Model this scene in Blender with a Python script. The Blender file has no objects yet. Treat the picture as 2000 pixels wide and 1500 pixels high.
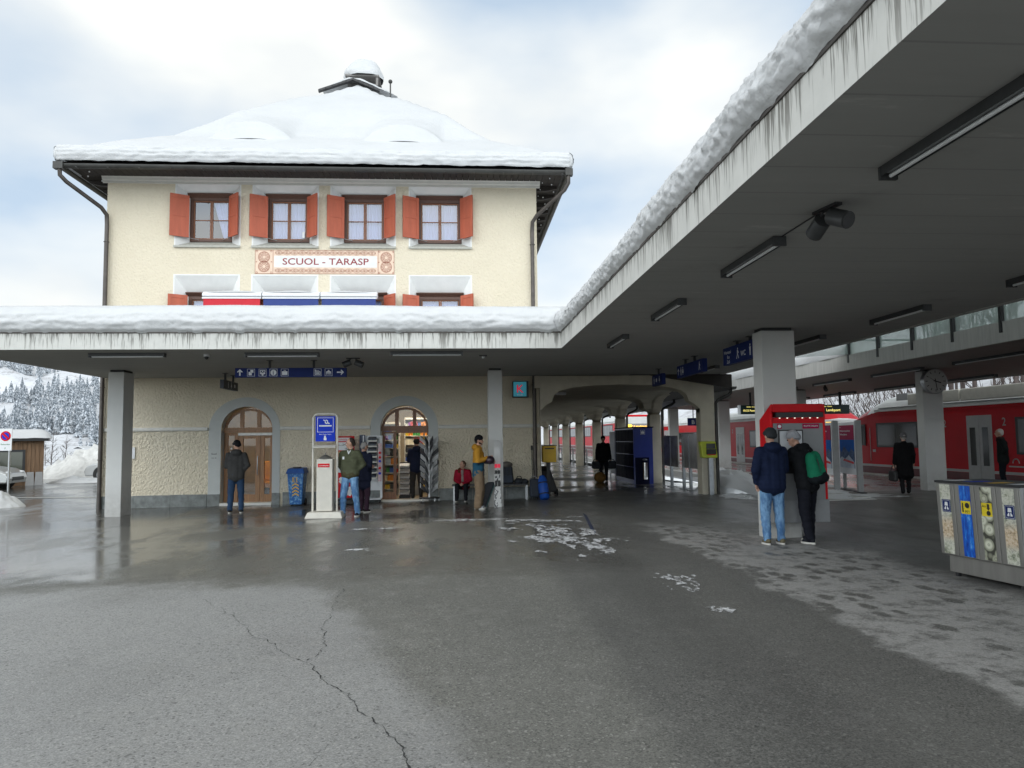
import bpy, bmesh, math, random
from mathutils import Vector, Matrix, noise
from math import sin, cos, pi, radians, sqrt, atan2
random.seed(7)
SC = bpy.context.scene
COL = SC.collection

# ------------------------------------------------------------------ camera
HC = 1.63
F_PX = 1450.0
yaw = math.atan2(102, F_PX); pitch = math.atan2(107, F_PX); roll = 0.0115
fw = Vector((sin(yaw)*cos(pitch), cos(yaw)*cos(pitch), sin(pitch)))
rt = Vector((cos(yaw), -sin(yaw), 0)); up = rt.cross(fw)
r2 = rt*cos(roll) - up*sin(roll); u2 = rt*sin(roll) + up*cos(roll)
cam_d = bpy.data.cameras.new('camera'); cam = bpy.data.objects.new('camera', cam_d); COL.objects.link(cam)
mw = Matrix((r2, u2, -fw)).transposed().to_4x4(); mw.translation = Vector((0, 0, HC))
cam.matrix_world = mw
cam_d.sensor_width = 36; cam_d.lens = F_PX/2000*36; cam_d.clip_end = 6000; cam_d.clip_start = 0.05
SC.camera = cam

# ------------------------------------------------------------------ sky, sun, exposure
W = bpy.data.worlds.new('World'); SC.world = W; W.use_nodes = True
nt = W.node_tree; nt.nodes.clear()
def wn(t, **k):
    n = nt.nodes.new(t)
    for a, b in k.items(): setattr(n, a, b)
    return n
SUN_EL, SUN_AZ = radians(42), radians(215)      # azimuth clockwise from +Y: behind and left of the camera
wo = wn('ShaderNodeOutputWorld'); bg = wn('ShaderNodeBackground'); sky = wn('ShaderNodeTexSky')
sky.sky_type = 'NISHITA'; sky.sun_disc = False; sky.sun_elevation = SUN_EL; sky.sun_rotation = SUN_AZ
sky.altitude = 1200
tc = wn('ShaderNodeTexCoord'); sep = wn('ShaderNodeSeparateXYZ')
nt.links.new(tc.outputs['Generated'], sep.inputs[0])
mp = wn('ShaderNodeMapping'); mp.inputs['Scale'].default_value = (1.0, 1.0, 2.1); mp.inputs['Location'].default_value = (5.5, 3.3, 0.9)
nt.links.new(tc.outputs['Generated'], mp.inputs[0])
n1 = wn('ShaderNodeTexNoise'); n1.inputs['Scale'].default_value = 2.3; n1.inputs['Detail'].default_value = 5; n1.inputs['Roughness'].default_value = 0.45
nt.links.new(mp.outputs[0], n1.inputs['Vector'])
cr = wn('ShaderNodeValToRGB'); cr.color_ramp.elements[0].position = 0.34; cr.color_ramp.elements[1].position = 0.60
nt.links.new(n1.outputs['Fac'], cr.inputs[0])
# clear-sky light, scaled to the brief's strength
sk = wn('ShaderNodeMix', data_type='RGBA', blend_type='MULTIPLY'); sk.inputs[0].default_value = 1.0
nt.links.new(sky.outputs[0], sk.inputs[6]); sk.inputs[7].default_value = (0.10, 0.10, 0.10, 1)
thin = wn('ShaderNodeMix', data_type='RGBA'); thin.inputs[0].default_value = 0.72      # thin veil in the blue gaps
nt.links.new(sk.outputs[2], thin.inputs[6]); thin.inputs[7].default_value = (0.56, 0.68, 0.80, 1)
# cloud layer: grey-white
n2 = wn('ShaderNodeTexNoise'); n2.inputs['Scale'].default_value = 3.6; n2.inputs['Detail'].default_value = 4
nt.links.new(mp.outputs[0], n2.inputs['Vector'])
cc = wn('ShaderNodeValToRGB')
cc.color_ramp.elements[0].position = 0.34; cc.color_ramp.elements[0].color = (0.74, 0.765, 0.765, 1)
cc.color_ramp.elements[1].position = 0.66; cc.color_ramp.elements[1].color = (0.93, 0.925, 0.87, 1)
nt.links.new(n2.outputs['Fac'], cc.inputs[0])
mx = wn('ShaderNodeMix', data_type='RGBA')
nt.links.new(cr.outputs[0], mx.inputs[0]); nt.links.new(thin.outputs[2], mx.inputs[6]); nt.links.new(cc.outputs[0], mx.inputs[7])
# sky behind the camera boosted as added fill for the facade, zenith dimmed
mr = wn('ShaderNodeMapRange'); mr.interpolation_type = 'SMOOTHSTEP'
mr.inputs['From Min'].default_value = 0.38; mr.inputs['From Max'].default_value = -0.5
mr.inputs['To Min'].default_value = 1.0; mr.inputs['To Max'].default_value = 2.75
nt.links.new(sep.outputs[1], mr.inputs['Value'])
mz = wn('ShaderNodeMapRange'); mz.interpolation_type = 'SMOOTHSTEP'
mz.inputs['From Min'].default_value = 0.50; mz.inputs['From Max'].default_value = 0.85
mz.inputs['To Min'].default_value = 1.0; mz.inputs['To Max'].default_value = 0.40
nt.links.new(sep.outputs[2], mz.inputs['Value'])
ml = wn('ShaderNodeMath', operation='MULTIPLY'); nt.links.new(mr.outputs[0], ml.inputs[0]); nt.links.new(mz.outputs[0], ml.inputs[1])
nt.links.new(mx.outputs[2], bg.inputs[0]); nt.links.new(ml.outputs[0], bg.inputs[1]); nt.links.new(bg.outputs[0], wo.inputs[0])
sun_d = bpy.data.lights.new('sun', 'SUN'); sun_d.energy = 0.5; sun_d.angle = radians(35); sun_d.color = (1.0, 0.96, 0.9)
sun = bpy.data.objects.new('sun', sun_d); COL.objects.link(sun)
sdir = Vector((sin(SUN_AZ)*cos(SUN_EL), cos(SUN_AZ)*cos(SUN_EL), sin(SUN_EL)))
sun.rotation_euler = sdir.to_track_quat('Z', 'Y').to_euler(); sun.location = (0, 0, 40)
SC.view_settings.view_transform = 'Standard'; SC.view_settings.look = 'None'
SC.view_settings.exposure = 0.34; SC.view_settings.gamma = 1.0; SC.view_settings.use_curve_mapping = False
SC.render.engine = 'CYCLES'
SC.cycles.use_denoising = True; SC.cycles.max_bounces = 8; SC.cycles.diffuse_bounces = 5; SC.cycles.glossy_bounces = 4
SC.cycles.transmission_bounces = 6; SC.cycles.transparent_max_bounces = 12
SC.cycles.sample_clamp_indirect = 6.0; SC.cycles.caustics_reflective = False; SC.cycles.caustics_refractive = False

# ------------------------------------------------------------------ helpers
ORG = {}
def V(*a): return Vector(a)
def gz(x): return 0.008*max(-25.0, min(14.0, x))      # the plaza tilts very slightly

class MB:
    """collects geometry in world space (optionally through a transform) and links it as ONE mesh"""
    def __init__(s, loc=(0, 0, 0), rot=0.0, scale=1.0):
        s.v = []; s.f = []; s.m = []; s.sm = []
        s.M = Matrix.Translation(Vector(loc)) @ Matrix.Rotation(rot, 4, 'Z') @ Matrix.Scale(scale, 4)
    def add(s, vs, fs, m=0, smooth=False):
        b = len(s.v)
        s.v += [s.M @ Vector(p) for p in vs]
        for f in fs:
            s.f.append([b+i for i in f]); s.m.append(m); s.sm.append(smooth)
        return s
    def box(s, x0, y0, z0, x1, y1, z1, m=0):
        vs = [(x, y, z) for z in (z0, z1) for y in (y0, y1) for x in (x0, x1)]
        return s.add(vs, [(0,2,3,1),(4,5,7,6),(0,1,5,4),(2,6,7,3),(0,4,6,2),(1,3,7,5)], m)
    def hexa(s, lo, hi, m=0):
        """lo, hi: 4 points each, ccw seen from above"""
        return s.add(list(lo)+list(hi), [(3,2,1,0),(4,5,6,7),(0,1,5,4),(1,2,6,5),(2,3,7,6),(3,0,4,7)], m)
    def quad(s, *p, m=0): return s.add(p, [tuple(range(len(p)))], m)
    def cyl(s, p, q, r0, r1=None, n=12, m=0, caps=True, smooth=True):
        r1 = r0 if r1 is None else r1
        p = Vector(p); q = Vector(q); d = (q-p).normalized()
        a = d.orthogonal().normalized(); b = d.cross(a)
        vs = [c + (a*cos(2*pi*i/n)+b*sin(2*pi*i/n))*r for c, r in ((p, r0), (q, r1)) for i in range(n)]
        fs = [(i, (i+1) % n, n+(i+1) % n, n+i) for i in range(n)]
        s.add(vs, fs, m, smooth)
        if caps: s.add(vs, [tuple(range(n))[::-1], tuple(range(n, 2*n))], m)
        return s
    def tube(s, pts, r, n=8, m=0, closed=False):
        pts = [Vector(p) for p in pts]; k = len(pts); vs = []; a = None
        rs = r if isinstance(r, (list, tuple)) else [r]*k
        for i, p in enumerate(pts):
            q = pts[(i+1) % k] if (closed or i < k-1) else p
            o = pts[i-1] if (closed or i > 0) else p
            d = (q-o).normalized()
            a = d.orthogonal().normalized() if a is None else (a - d*a.dot(d)).normalized()
            b = d.cross(a)
            vs += [p+(a*cos(2*pi*j/n)+b*sin(2*pi*j/n))*rs[i] for j in range(n)]
        fs = []
        for i in range(k if closed else k-1):
            i2 = (i+1) % k
            fs += [(i*n+j, i*n+(j+1) % n, i2*n+(j+1) % n, i2*n+j) for j in range(n)]
        s.add(vs, fs, m, True)
        if not closed: s.add(vs, [tuple(range(n))[::-1], tuple(range((k-1)*n, k*n))], m)
        return s
    def prism(s, poly, axis, t0, t1, m=0):
        """poly of (a,b); axis 'x': (t,a,b)  'y': (a,t,b)  'z': (a,b,t)"""
        f = {'x': lambda a, b, t: (t, a, b), 'y': lambda a, b, t: (a, t, b), 'z': lambda a, b, t: (a, b, t)}[axis]
        n = len(poly); vs = [f(a, b, t0) for a, b in poly]+[f(a, b, t1) for a, b in poly]
        return s.add(vs, [tuple(range(n)), tuple(range(n, 2*n))[::-1]]+[(i, n+i, n+(i+1) % n, (i+1) % n) for i in range(n)], m)
    def grid(s, fn, nu, nv, m=0, smooth=True):
        vs = [fn(i/nu, j/nv) for j in range(nv+1) for i in range(nu+1)]
        fs = [(j*(nu+1)+i, j*(nu+1)+i+1, (j+1)*(nu+1)+i+1, (j+1)*(nu+1)+i) for j in range(nv) for i in range(nu)]
        return s.add(vs, fs, m, smooth)
    def ell(s, c, r, n=12, k=8, m=0):
        c = Vector(c)
        if not hasattr(r, '__len__'): r = (r, r, r)
        vs = [c+Vector((r[0]*sin(pi*j/k)*cos(2*pi*i/n), r[1]*sin(pi*j/k)*sin(2*pi*i/n), r[2]*cos(pi*j/k))) for j in range(1, k) for i in range(n)]
        vs += [c+Vector((0, 0, r[2])), c-Vector((0, 0, r[2]))]
        fs = [((j*n+i), (j+1)*n+i, (j+1)*n+(i+1) % n, j*n+(i+1) % n) for j in range(k-2) for i in range(n)]
        t = (k-1)*n
        fs += [(t, i, (i+1) % n) for i in range(n)]+[(t+1, (k-2)*n+(i+1) % n, (k-2)*n+i) for i in range(n)]
        return s.add(vs, fs, m, True)
    def text(s, txt, o, rx, uy, size, m=0, width=None, align='c', off=0.0):
        """flat lettering: o = anchor point, rx / uy = directions of writing and of up"""
        vs, fs, w, h = text_geo(txt)
        rx = Vector(rx).normalized(); uy = Vector(uy).normalized(); o = Vector(o)+rx.cross(uy)*off
        kx = size if width is None else width/w
        x0 = {'c': -w/2, 'l': 0, 'r': -w}[align]
        return s.add([o+rx*((x+x0)*kx)+uy*((y)*size) for x, y in vs], fs, m)
    def shape(s, polys, o, rx, uy, size, m=0, off=0.0):
        rx = Vector(rx).normalized(); uy = Vector(uy).normalized(); o = Vector(o)+rx.cross(uy)*off
        for poly in polys:
            s.add([o+rx*(x*size)+uy*(y*size) for x, y in poly], [tuple(range(len(poly)))], m)
        return s
    def build(s, name, mats, parent=None, loc=None, bevel=0.0, fixn=True):
        me = bpy.data.meshes.new(name)
        org = ORG[parent] if parent is not None else Vector(loc if loc is not None else (0, 0, 0))
        me.from_pydata([p-org for p in s.v], [], s.f)
        for mt in (mats if isinstance(mats, (list, tuple)) else [mats]): me.materials.append(mt)
        me.polygons.foreach_set('material_index', s.m); me.polygons.foreach_set('use_smooth', s.sm)
        if fixn:
            b = bmesh.new(); b.from_mesh(me); bmesh.ops.recalc_face_normals(b, faces=b.faces); b.to_mesh(me); b.free()
        o = bpy.data.objects.new(name, me); COL.objects.link(o)
        if parent is not None: o.parent = parent
        else: o.location = org
        ORG[o] = org
        if bevel:
            bv = o.modifiers.new('bevel', 'BEVEL'); bv.width = bevel; bv.segments = 2; bv.limit_method = 'ANGLE'; bv.angle_limit = radians(40)
        return o

_TG = {}
def text_geo(txt):
    if txt not in _TG:
        c = bpy.data.curves.new('t', 'FONT'); c.body = txt; c.size = 1.0; c.resolution_u = 3; c.offset = 0.012
        o = bpy.data.objects.new('t', c); COL.objects.link(o)
        dg = bpy.context.evaluated_depsgraph_get(); me = o.evaluated_get(dg).to_mesh()
        vs = [(v.co.x, v.co.y) for v in me.vertices]; fs = [tuple(p.vertices) for p in me.polygons]
        o.evaluated_get(dg).to_mesh_clear(); bpy.data.objects.remove(o); bpy.data.curves.remove(c)
        x0 = min(p[0] for p in vs); vs = [(x-x0, y) for x, y in vs]
        _TG[txt] = (vs, fs, max(p[0] for p in vs), max(p[1] for p in vs))
    return _TG[txt]

def tag(o, label=None, cat=None, group=None, kind=None):
    if label: o['label'] = label
    if cat: o['category'] = cat
    if group: o['group'] = group
    if kind: o['kind'] = kind
    return o
def thing(name, label, cat, loc, group=None):
    e = bpy.data.objects.new(name, None); COL.objects.link(e); e.location = loc; e.empty_display_size = 0.2
    ORG[e] = Vector(loc)
    return tag(e, label, cat, group)
def dup(root, loc, label=None, rot=None):
    r = root.copy(); COL.objects.link(r); r.location = loc
    if rot is not None: r.rotation_euler = (0, 0, rot)
    if label: r['label'] = label
    ORG[r] = Vector(loc)
    def rec(a, b):
        for ch in [c for c in KIDS.get(a, [])]:
            d = ch.copy(); COL.objects.link(d); d.parent = b; KIDS.setdefault(b, []).append(d); rec(ch, d)
    rec(root, r)
    return r
KIDS = {}
def kids_scan():
    KIDS.clear()
    for o in COL.objects:
        if o.parent is not None: KIDS.setdefault(o.parent, []).append(o)
def struct(mb, name, mats, **k): return tag(mb.build(name, mats, **k), kind='structure')
def fbm(x, y, z=0.0, o=4): return noise.fractal(Vector((x, y, z)), 0.9, 2.0, o)
def arc(cx, cz, r, a0, a1, n): return [(cx+r*cos(a0+(a1-a0)*i/n), cz+r*sin(a0+(a1-a0)*i/n)) for i in range(n+1)]

# ------------------------------------------------------------------ materials
def mat(name, col=(0.5, 0.5, 0.5), rough=0.6, metal=0.0, var=0.0, vscale=6.0, bump=0.0, bscale=40.0, spec=0.5, emit=None, estr=1.0, trans=0.0, alpha=1.0, coat=0.0, stretch=None, sheen=0.0):
    m = bpy.data.materials.new(name); m.use_nodes = True; t = m.node_tree; b = t.nodes['Principled BSDF']
    b.inputs['Base Color'].default_value = (*col, 1); b.inputs['Roughness'].default_value = rough; b.inputs['Metallic'].default_value = metal
    b.inputs['Specular IOR Level'].default_value = spec
    b.inputs['Transmission Weight'].default_value = trans; b.inputs['Alpha'].default_value = alpha; b.inputs['Coat Weight'].default_value = coat
    b.inputs['Sheen Weight'].default_value = sheen
    if emit: b.inputs['Emission Color'].default_value = (*emit, 1); b.inputs['Emission Strength'].default_value = estr
    if var or bump:
        tc = t.nodes.new('ShaderNodeTexCoord'); src = tc.outputs['Object']
        if stretch:
            mp = t.nodes.new('ShaderNodeMapping'); mp.inputs['Scale'].default_value = stretch; t.links.new(src, mp.inputs[0]); src = mp.outputs[0]
    if var:
        n = t.nodes.new('ShaderNodeTexNoise'); n.inputs['Scale'].default_value = vscale; n.inputs['Detail'].default_value = 5; n.inputs['Roughness'].default_value = 0.6
        t.links.new(src, n.inputs['Vector'])
        r = t.nodes.new('ShaderNodeValToRGB'); r.color_ramp.elements[0].position = 0.3; r.color_ramp.elements[1].position = 0.7
        r.color_ramp.elements[0].color = (*[c*(1-var) for c in col], 1); r.color_ramp.elements[1].color = (*[min(1, c*(1+var)) for c in col], 1)
        t.links.new(n.outputs['Fac'], r.inputs[0]); t.links.new(r.outputs[0], b.inputs['Base Color'])
    if bump:
        n = t.nodes.new('ShaderNodeTexNoise'); n.inputs['Scale'].default_value = bscale; n.inputs['Detail'].default_value = 4
        t.links.new(src, n.inputs['Vector'])
        bp = t.nodes.new('ShaderNodeBump'); bp.inputs['Strength'].default_value = bump; bp.inputs['Distance'].default_value = 0.02
        t.links.new(n.outputs['Fac'], bp.inputs['Height']); t.links.new(bp.outputs[0], b.inputs['Normal'])
    return m
class NT:
    """small node-graph writer on top of a fresh principled material"""
    def __init__(s, m): s.t = m.node_tree; s.b = s.t.nodes['Principled BSDF']
    def n(s, ty, **k):
        x = s.t.nodes.new(ty)
        for a, b in k.items(): setattr(x, a, b)
        return x
    def link(s, a, b): s.t.links.new(a, b)
    def pos(s): return s.n('ShaderNodeNewGeometry').outputs['Position']
    def map(s, src, scale=(1, 1, 1), loc=(0, 0, 0)):
        m = s.n('ShaderNodeMapping'); m.inputs['Scale'].default_value = scale; m.inputs['Location'].default_value = loc; s.link(src, m.inputs[0]); return m.outputs[0]
    def noise(s, src, scale, detail=4, rough=0.55, out='Fac'):
        n = s.n('ShaderNodeTexNoise'); n.inputs['Scale'].default_value = scale; n.inputs['Detail'].default_value = detail; n.inputs['Roughness'].default_value = rough
        s.link(src, n.inputs['Vector']); return n.outputs[out]
    def voro(s, src, scale, feature='F1', out='Distance'):
        n = s.n('ShaderNodeTexVoronoi', feature=feature); n.inputs['Scale'].default_value = scale; s.link(src, n.inputs['Vector']); return n.outputs[out]
    def math(s, op, a, b=None, c=None, clamp=False):
        n = s.n('ShaderNodeMath', operation=op, use_clamp=clamp)
        for i, x in enumerate((a, b, c)):
            if x is None: continue
            if isinstance(x, (int, float)): n.inputs[i].default_value = x
            else: s.link(x, n.inputs[i])
        return n.outputs[0]
    def ramp(s, fac, stops):
        r = s.n('ShaderNodeValToRGB'); e = r.color_ramp.elements
        while len(e) < len(stops): e.new(0.5)
        for el, (p, c) in zip(e, stops):
            el.position = p; el.color = (*c, 1) if hasattr(c, '__len__') else (c, c, c, 1)
        s.link(fac, r.inputs[0]); return r.outputs[0]
    def step(s, v, a, b, smooth=True):
        n = s.n('ShaderNodeMapRange'); n.interpolation_type = 'SMOOTHSTEP' if smooth else 'LINEAR'
        n.inputs['From Min'].default_value = a; n.inputs['From Max'].default_value = b; s.link(v, n.inputs['Value']); return n.outputs[0]
    def mix(s, fac, a, b, blend='MIX'):
        n = s.n('ShaderNodeMix', data_type='RGBA', blend_type=blend)
        for i, x in ((0, fac), (6, a), (7, b)):
            if isinstance(x, (int, float)): n.inputs[i].default_value = x if i == 0 else (x, x, x, 1)
            elif hasattr(x, '__len__'): n.inputs[i].default_value = (*x, 1)
            else: s.link(x, n.inputs[i])
        return n.outputs[2]
    def xyz(s, src):
        x = s.n('ShaderNodeSeparateXYZ'); s.link(src, x.inputs[0]); return x.outputs
    def bump(s, h, strength, dist=0.02, prev=None):
        b = s.n('ShaderNodeBump'); b.inputs['Distance'].default_value = dist
        if isinstance(strength, (int, float)): b.inputs['Strength'].default_value = strength
        else: s.link(strength, b.inputs['Strength'])
        s.link(h, b.inputs['Height'])
        if prev is not None: s.link(prev, b.inputs['Normal'])
        return b.outputs[0]
    def set(s, k, v): s.link(v, s.b.inputs[k])

# stucco: fine upstairs, coarse rough-cast on the ground floor (below 3.4 m), coarsest under the string course
M_STUCCO = mat('stucco', (0.62, 0.53, 0.36), 0.9, spec=0.2); g = NT(M_STUCCO); P = g.pos()
xyz = g.xyz(P)
c1 = g.noise(P, 0.9, 5); c2 = g.noise(P, 14, 4)
col = g.mix(c1, (0.635, 0.575, 0.45), (0.745, 0.68, 0.55)); col = g.mix(g.math('MULTIPLY', c2, 0.35), col, (0.50, 0.43, 0.31))
g.set('Base Color', col)
coarse = g.ramp(g.voro(g.map(P, (1, 1, 0.8)), 23.0, 'SMOOTH_F1'), [(0.0, 1.0), (0.75, 0.0)])
h = g.math('ADD', g.math('MULTIPLY', coarse, 0.8), g.math('MULTIPLY', g.noise(P, 24, 4), 0.6))
b1 = g.bump(h, g.math('ADD', g.math('MULTIPLY', g.math('LESS_THAN', xyz[2], 2.0), 0.45), 0.45), 0.035)
g.set('Normal', b1)
M_WHITE = mat('white_plaster', (0.74, 0.75, 0.74), 0.85, var=0.05, vscale=3, bump=0.1, bscale=60, spec=0.2)
M_GREYPL = mat('grey_painted_plaster', (0.50, 0.52, 0.51), 0.85, var=0.05, vscale=3, bump=0.1, bscale=60, spec=0.2)
M_CORN = mat('cornice_paint', (0.66, 0.65, 0.61), 0.8, var=0.06, vscale=5)
M_STONE = mat('plinth_stone', (0.17, 0.185, 0.18), 0.55, var=0.35, vscale=7, bump=0.15, bscale=30)
M_SILL = mat('sill_stone', (0.38, 0.38, 0.34), 0.7, var=0.12, vscale=12)
M_DKWOOD = mat('dark_wood', (0.022, 0.017, 0.014), 0.65, var=0.3, vscale=9)
M_BROWN = mat('brown_window_wood', (0.09, 0.042, 0.028), 0.5, var=0.2, vscale=20)
M_BROWN2 = mat('reddish_window_wood', (0.20, 0.075, 0.032), 0.45, var=0.2, vscale=20)
M_SHUT = mat('shutter_paint', (0.42, 0.10, 0.052), 0.6, var=0.12, vscale=7, bump=0.1, bscale=30, stretch=(1, 1, 0.2))
M_GUT = mat('gutter_metal', (0.055, 0.055, 0.052), 0.5, metal=0.4, var=0.2, vscale=4)
M_PIPE = mat('pipe_metal', (0.085, 0.075, 0.068), 0.45, metal=0.5, var=0.25, vscale=5)
M_TILE = mat('roof_tile', (0.05, 0.05, 0.052), 0.7, var=0.3, vscale=8, bump=0.3, bscale=25)
M_CURT = mat('curtain', (0.66, 0.68, 0.72), 0.9, spec=0.1)
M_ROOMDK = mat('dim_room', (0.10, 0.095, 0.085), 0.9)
M_DOORW = mat('door_oak', (0.27, 0.135, 0.055), 0.42, var=0.28, vscale=10, bump=0.05, bscale=60, stretch=(4, 4, 0.35))
M_DOORW2 = mat('kiosk_door_wood', (0.20, 0.088, 0.04), 0.45, var=0.25, vscale=10, stretch=(4, 4, 0.35))
def glass(name, tint=(0.9, 0.95, 0.97), mixf=0.72):
    m = bpy.data.materials.new(name); m.use_nodes = True; t = m.node_tree; t.nodes.clear()
    o = t.nodes.new('ShaderNodeOutputMaterial'); a = t.nodes.new('ShaderNodeBsdfTransparent'); g_ = t.nodes.new('ShaderNodeBsdfGlossy'); x = t.nodes.new('ShaderNodeMixShader')
    lw = t.nodes.new('ShaderNodeFresnel'); lw.inputs[0].default_value = 1.5
    ad = t.nodes.new('ShaderNodeMath'); ad.operation = 'ADD'; ad.inputs[1].default_value = (1-mixf); ad.use_clamp = True
    nz = t.nodes.new('ShaderNodeTexNoise'); nz.inputs['Scale'].default_value = 2.0; bp = t.nodes.new('ShaderNodeBump'); bp.inputs['Strength'].default_value = 0.02
    t.links.new(nz.outputs[0], bp.inputs['Height']); t.links.new(bp.outputs[0], g_.inputs['Normal'])
    a.inputs[0].default_value = (*tint, 1); g_.inputs[0].default_value = (0.95, 0.97, 1, 1); g_.inputs[1].default_value = 0.02
    t.links.new(lw.outputs[0], ad.inputs[0]); t.links.new(ad.outputs[0], x.inputs[0]); t.links.new(a.outputs[0], x.inputs[1]); t.links.new(g_.outputs[0], x.inputs[2]); t.links.new(x.outputs[0], o.inputs[0])
    return m
M_GLASS = glass('window_glass', (0.72, 0.78, 1.0), 0.91)  # blue tint put into the glass for the sky reflected in the panes
M_DGLASS = glass('door_glass', (0.80, 0.80, 0.76), 0.99)
M_CGLASS = mat('canopy_glass', (0.55, 0.66, 0.63), 0.35, alpha=0.60, var=0.15, vscale=1.5)
M_TGLASS = mat('train_glass', (0.028, 0.030, 0.028), 0.08, spec=0.30)
# concrete
M_CONC = mat('concrete_column', (0.34, 0.345, 0.335), 0.85, spec=0.25); g = NT(M_CONC); P = g.pos()
cn = g.noise(P, 2.2, 6, 0.65); low = g.step(g.xyz(P)[2], 0.9, 0.05)
col = g.mix(cn, (0.52, 0.53, 0.52), (0.63, 0.635, 0.62)); col = g.mix(g.math('MULTIPLY', g.math('MULTIPLY', low, g.noise(P, 9, 5)), 0.6), col, (0.16, 0.14, 0.12))
g.set('Base Color', col); g.set('Normal', g.bump(g.noise(P, 45, 4), 0.15, 0.01))
M_SOFF = mat('concrete_soffit', (0.20, 0.20, 0.195), 0.85, spec=0.2); g = NT(M_SOFF); P = g.pos()
bn = g.noise(g.map(P, (0.35, 2.6, 1)), 1.6, 7, 0.75); cn = g.noise(P, 0.6, 4)
col = g.mix(bn, (0.34, 0.34, 0.33), (0.46, 0.46, 0.445)); col = g.mix(g.math('MULTIPLY', cn, 0.5), col, (0.31, 0.31, 0.30))
st_ = g.step(g.noise(g.map(P, (0.8, 3.5, 1), (4, 2, 0)), 1.3, 6, 0.75), 0.60, 0.72); col = g.mix(g.math('MULTIPLY', st_, 0.55), col, (0.52, 0.52, 0.50)); dk_ = g.step(g.noise(g.map(P, (1, 1, 1), (9, 2, 0)), 0.9, 6, 0.7), 0.56, 0.74); col = g.mix(g.math('MULTIPLY', dk_, 0.45), col, (0.20, 0.195, 0.185))
pl = g.math('LESS_THAN', g.math('FRACT', g.math('MULTIPLY', g.xyz(P)[1], 2.0)), 0.035)
col = g.mix(g.math('MULTIPLY', pl, 0.25), col, (0.1, 0.1, 0.1)); g.set('Base Color', col); g.set('Normal', g.bump(bn, 0.12, 0.02))
def fascia_mat(name, axis):
    m = mat(name, (0.5, 0.5, 0.48), 0.85, spec=0.2); g = NT(m); P = g.pos(); x = g.xyz(P)
    z = g.step(x[2], 3.34, 3.66, False)
    sc = (1, 0.02, 0.05) if axis == 'x' else (0.02, 1, 0.05)
    a = g.noise(g.map(P, sc), 13, 3, 0.75); b = g.noise(g.map(P, tuple(c*2.6 for c in sc)), 15, 3, 0.75); w = g.noise(g.map(P, sc), 1.3, 3)
    k = g.math('ADD', g.math('MULTIPLY', a, 0.5), g.math('MULTIPLY', b, 0.5))
    thr = g.math('SUBTRACT', g.math('ADD', k, g.math('MULTIPLY', z, 0.075)), g.math('MULTIPLY', w, 0.14))
    st = g.math('MULTIPLY', g.step(thr, 0.462, 0.552), g.math('ADD', 0.45, g.math('MULTIPLY', z, 0.55)))
    base = g.mix(g.noise(P, 5, 5), (0.50, 0.505, 0.48), (0.64, 0.64, 0.61))
    g.set('Base Color', g.mix(g.math('MULTIPLY', st, 0.88), base, (0.085, 0.08, 0.068))); g.set('Normal', g.bump(g.noise(P, 40, 3), 0.15, 0.01))
    return m
M_FASX = fascia_mat('stained_fascia', 'x'); M_FASY = fascia_mat('stained_fascia_side', 'y')
# snow
M_SNOW = mat('snow', (0.83, 0.85, 0.87), 0.65, spec=0.25); g = NT(M_SNOW); P = g.pos()
g.set('Base Color', g.mix(g.noise(P, 1.4, 5), (0.54, 0.555, 0.565), (0.62, 0.63, 0.64)))
g.set('Normal', g.bump(g.noise(P, 9, 6, 0.6), 0.35, 0.04, g.bump(g.noise(P, 60, 3), 0.2, 0.01)))
M_DSNOW = mat('dirty_snow', (0.66, 0.66, 0.64), 0.8, var=0.18, vscale=3, bump=0.6, bscale=6, spec=0.2)
# metals, plastics, paints
M_FIX = mat('lamp_housing', (0.06, 0.063, 0.065), 0.45, metal=0.3, var=0.15, vscale=8)
M_REFL = mat('lamp_reflector', (0.55, 0.57, 0.58), 0.25, metal=0.6)
M_TUBE = mat('lamp_tube', (0.75, 0.77, 0.78), 0.3)
M_DARK = mat('dark_metal', (0.025, 0.026, 0.028), 0.5, metal=0.2, var=0.15)
M_STEEL = mat('steel', (0.36, 0.37, 0.38), 0.35, metal=0.85, var=0.12, vscale=10)
M_BRUSH = mat('brushed_steel', (0.30, 0.295, 0.28), 0.42, metal=0.8, var=0.12, vscale=10, stretch=(1, 1, 0.1))
M_BLACK = mat('black_plastic', (0.014, 0.014, 0.015), 0.5)
M_RUBBER = mat('rubber', (0.02, 0.02, 0.02), 0.8)
M_SBLUE = mat('sign_blue', (0.010, 0.022, 0.115), 0.55, var=0.1, spec=0.15)
M_BBLUE = mat('bright_sign_blue', (0.008, 0.04, 0.50), 0.55, var=0.08, spec=0.15)
M_SWHITE = mat('sign_white', (0.72, 0.74, 0.76), 0.5)
M_PINK = mat('sgraffito_ground', (0.72, 0.56, 0.44), 0.85, var=0.08, vscale=6)
M_ORN = mat('sgraffito_line', (0.30, 0.085, 0.05), 0.85)
M_LETT = mat('letter_red', (0.25, 0.035, 0.045), 0.7)
M_RED = mat('bright_red_paint', (0.56, 0.006, 0.012), 0.45, var=0.08, spec=0.16)
M_TRED = mat('train_red', (0.46, 0.004, 0.012), 0.40, var=0.12, vscale=0.8, spec=0.14)
M_TDRED = mat('train_dark_red', (0.10, 0.006, 0.010), 0.4, var=0.25, vscale=2)
M_TGREY = mat('train_grey', (0.36, 0.37, 0.37), 0.4, var=0.08)
M_TROOF = mat('train_roof', (0.62, 0.64, 0.63), 0.5, var=0.1, vscale=1.5)
M_YEL = mat('post_yellow', (0.72, 0.44, 0.012), 0.45, var=0.08)
M_LIME = mat('lime_yellow', (0.42, 0.48, 0.02), 0.45, var=0.1)
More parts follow.
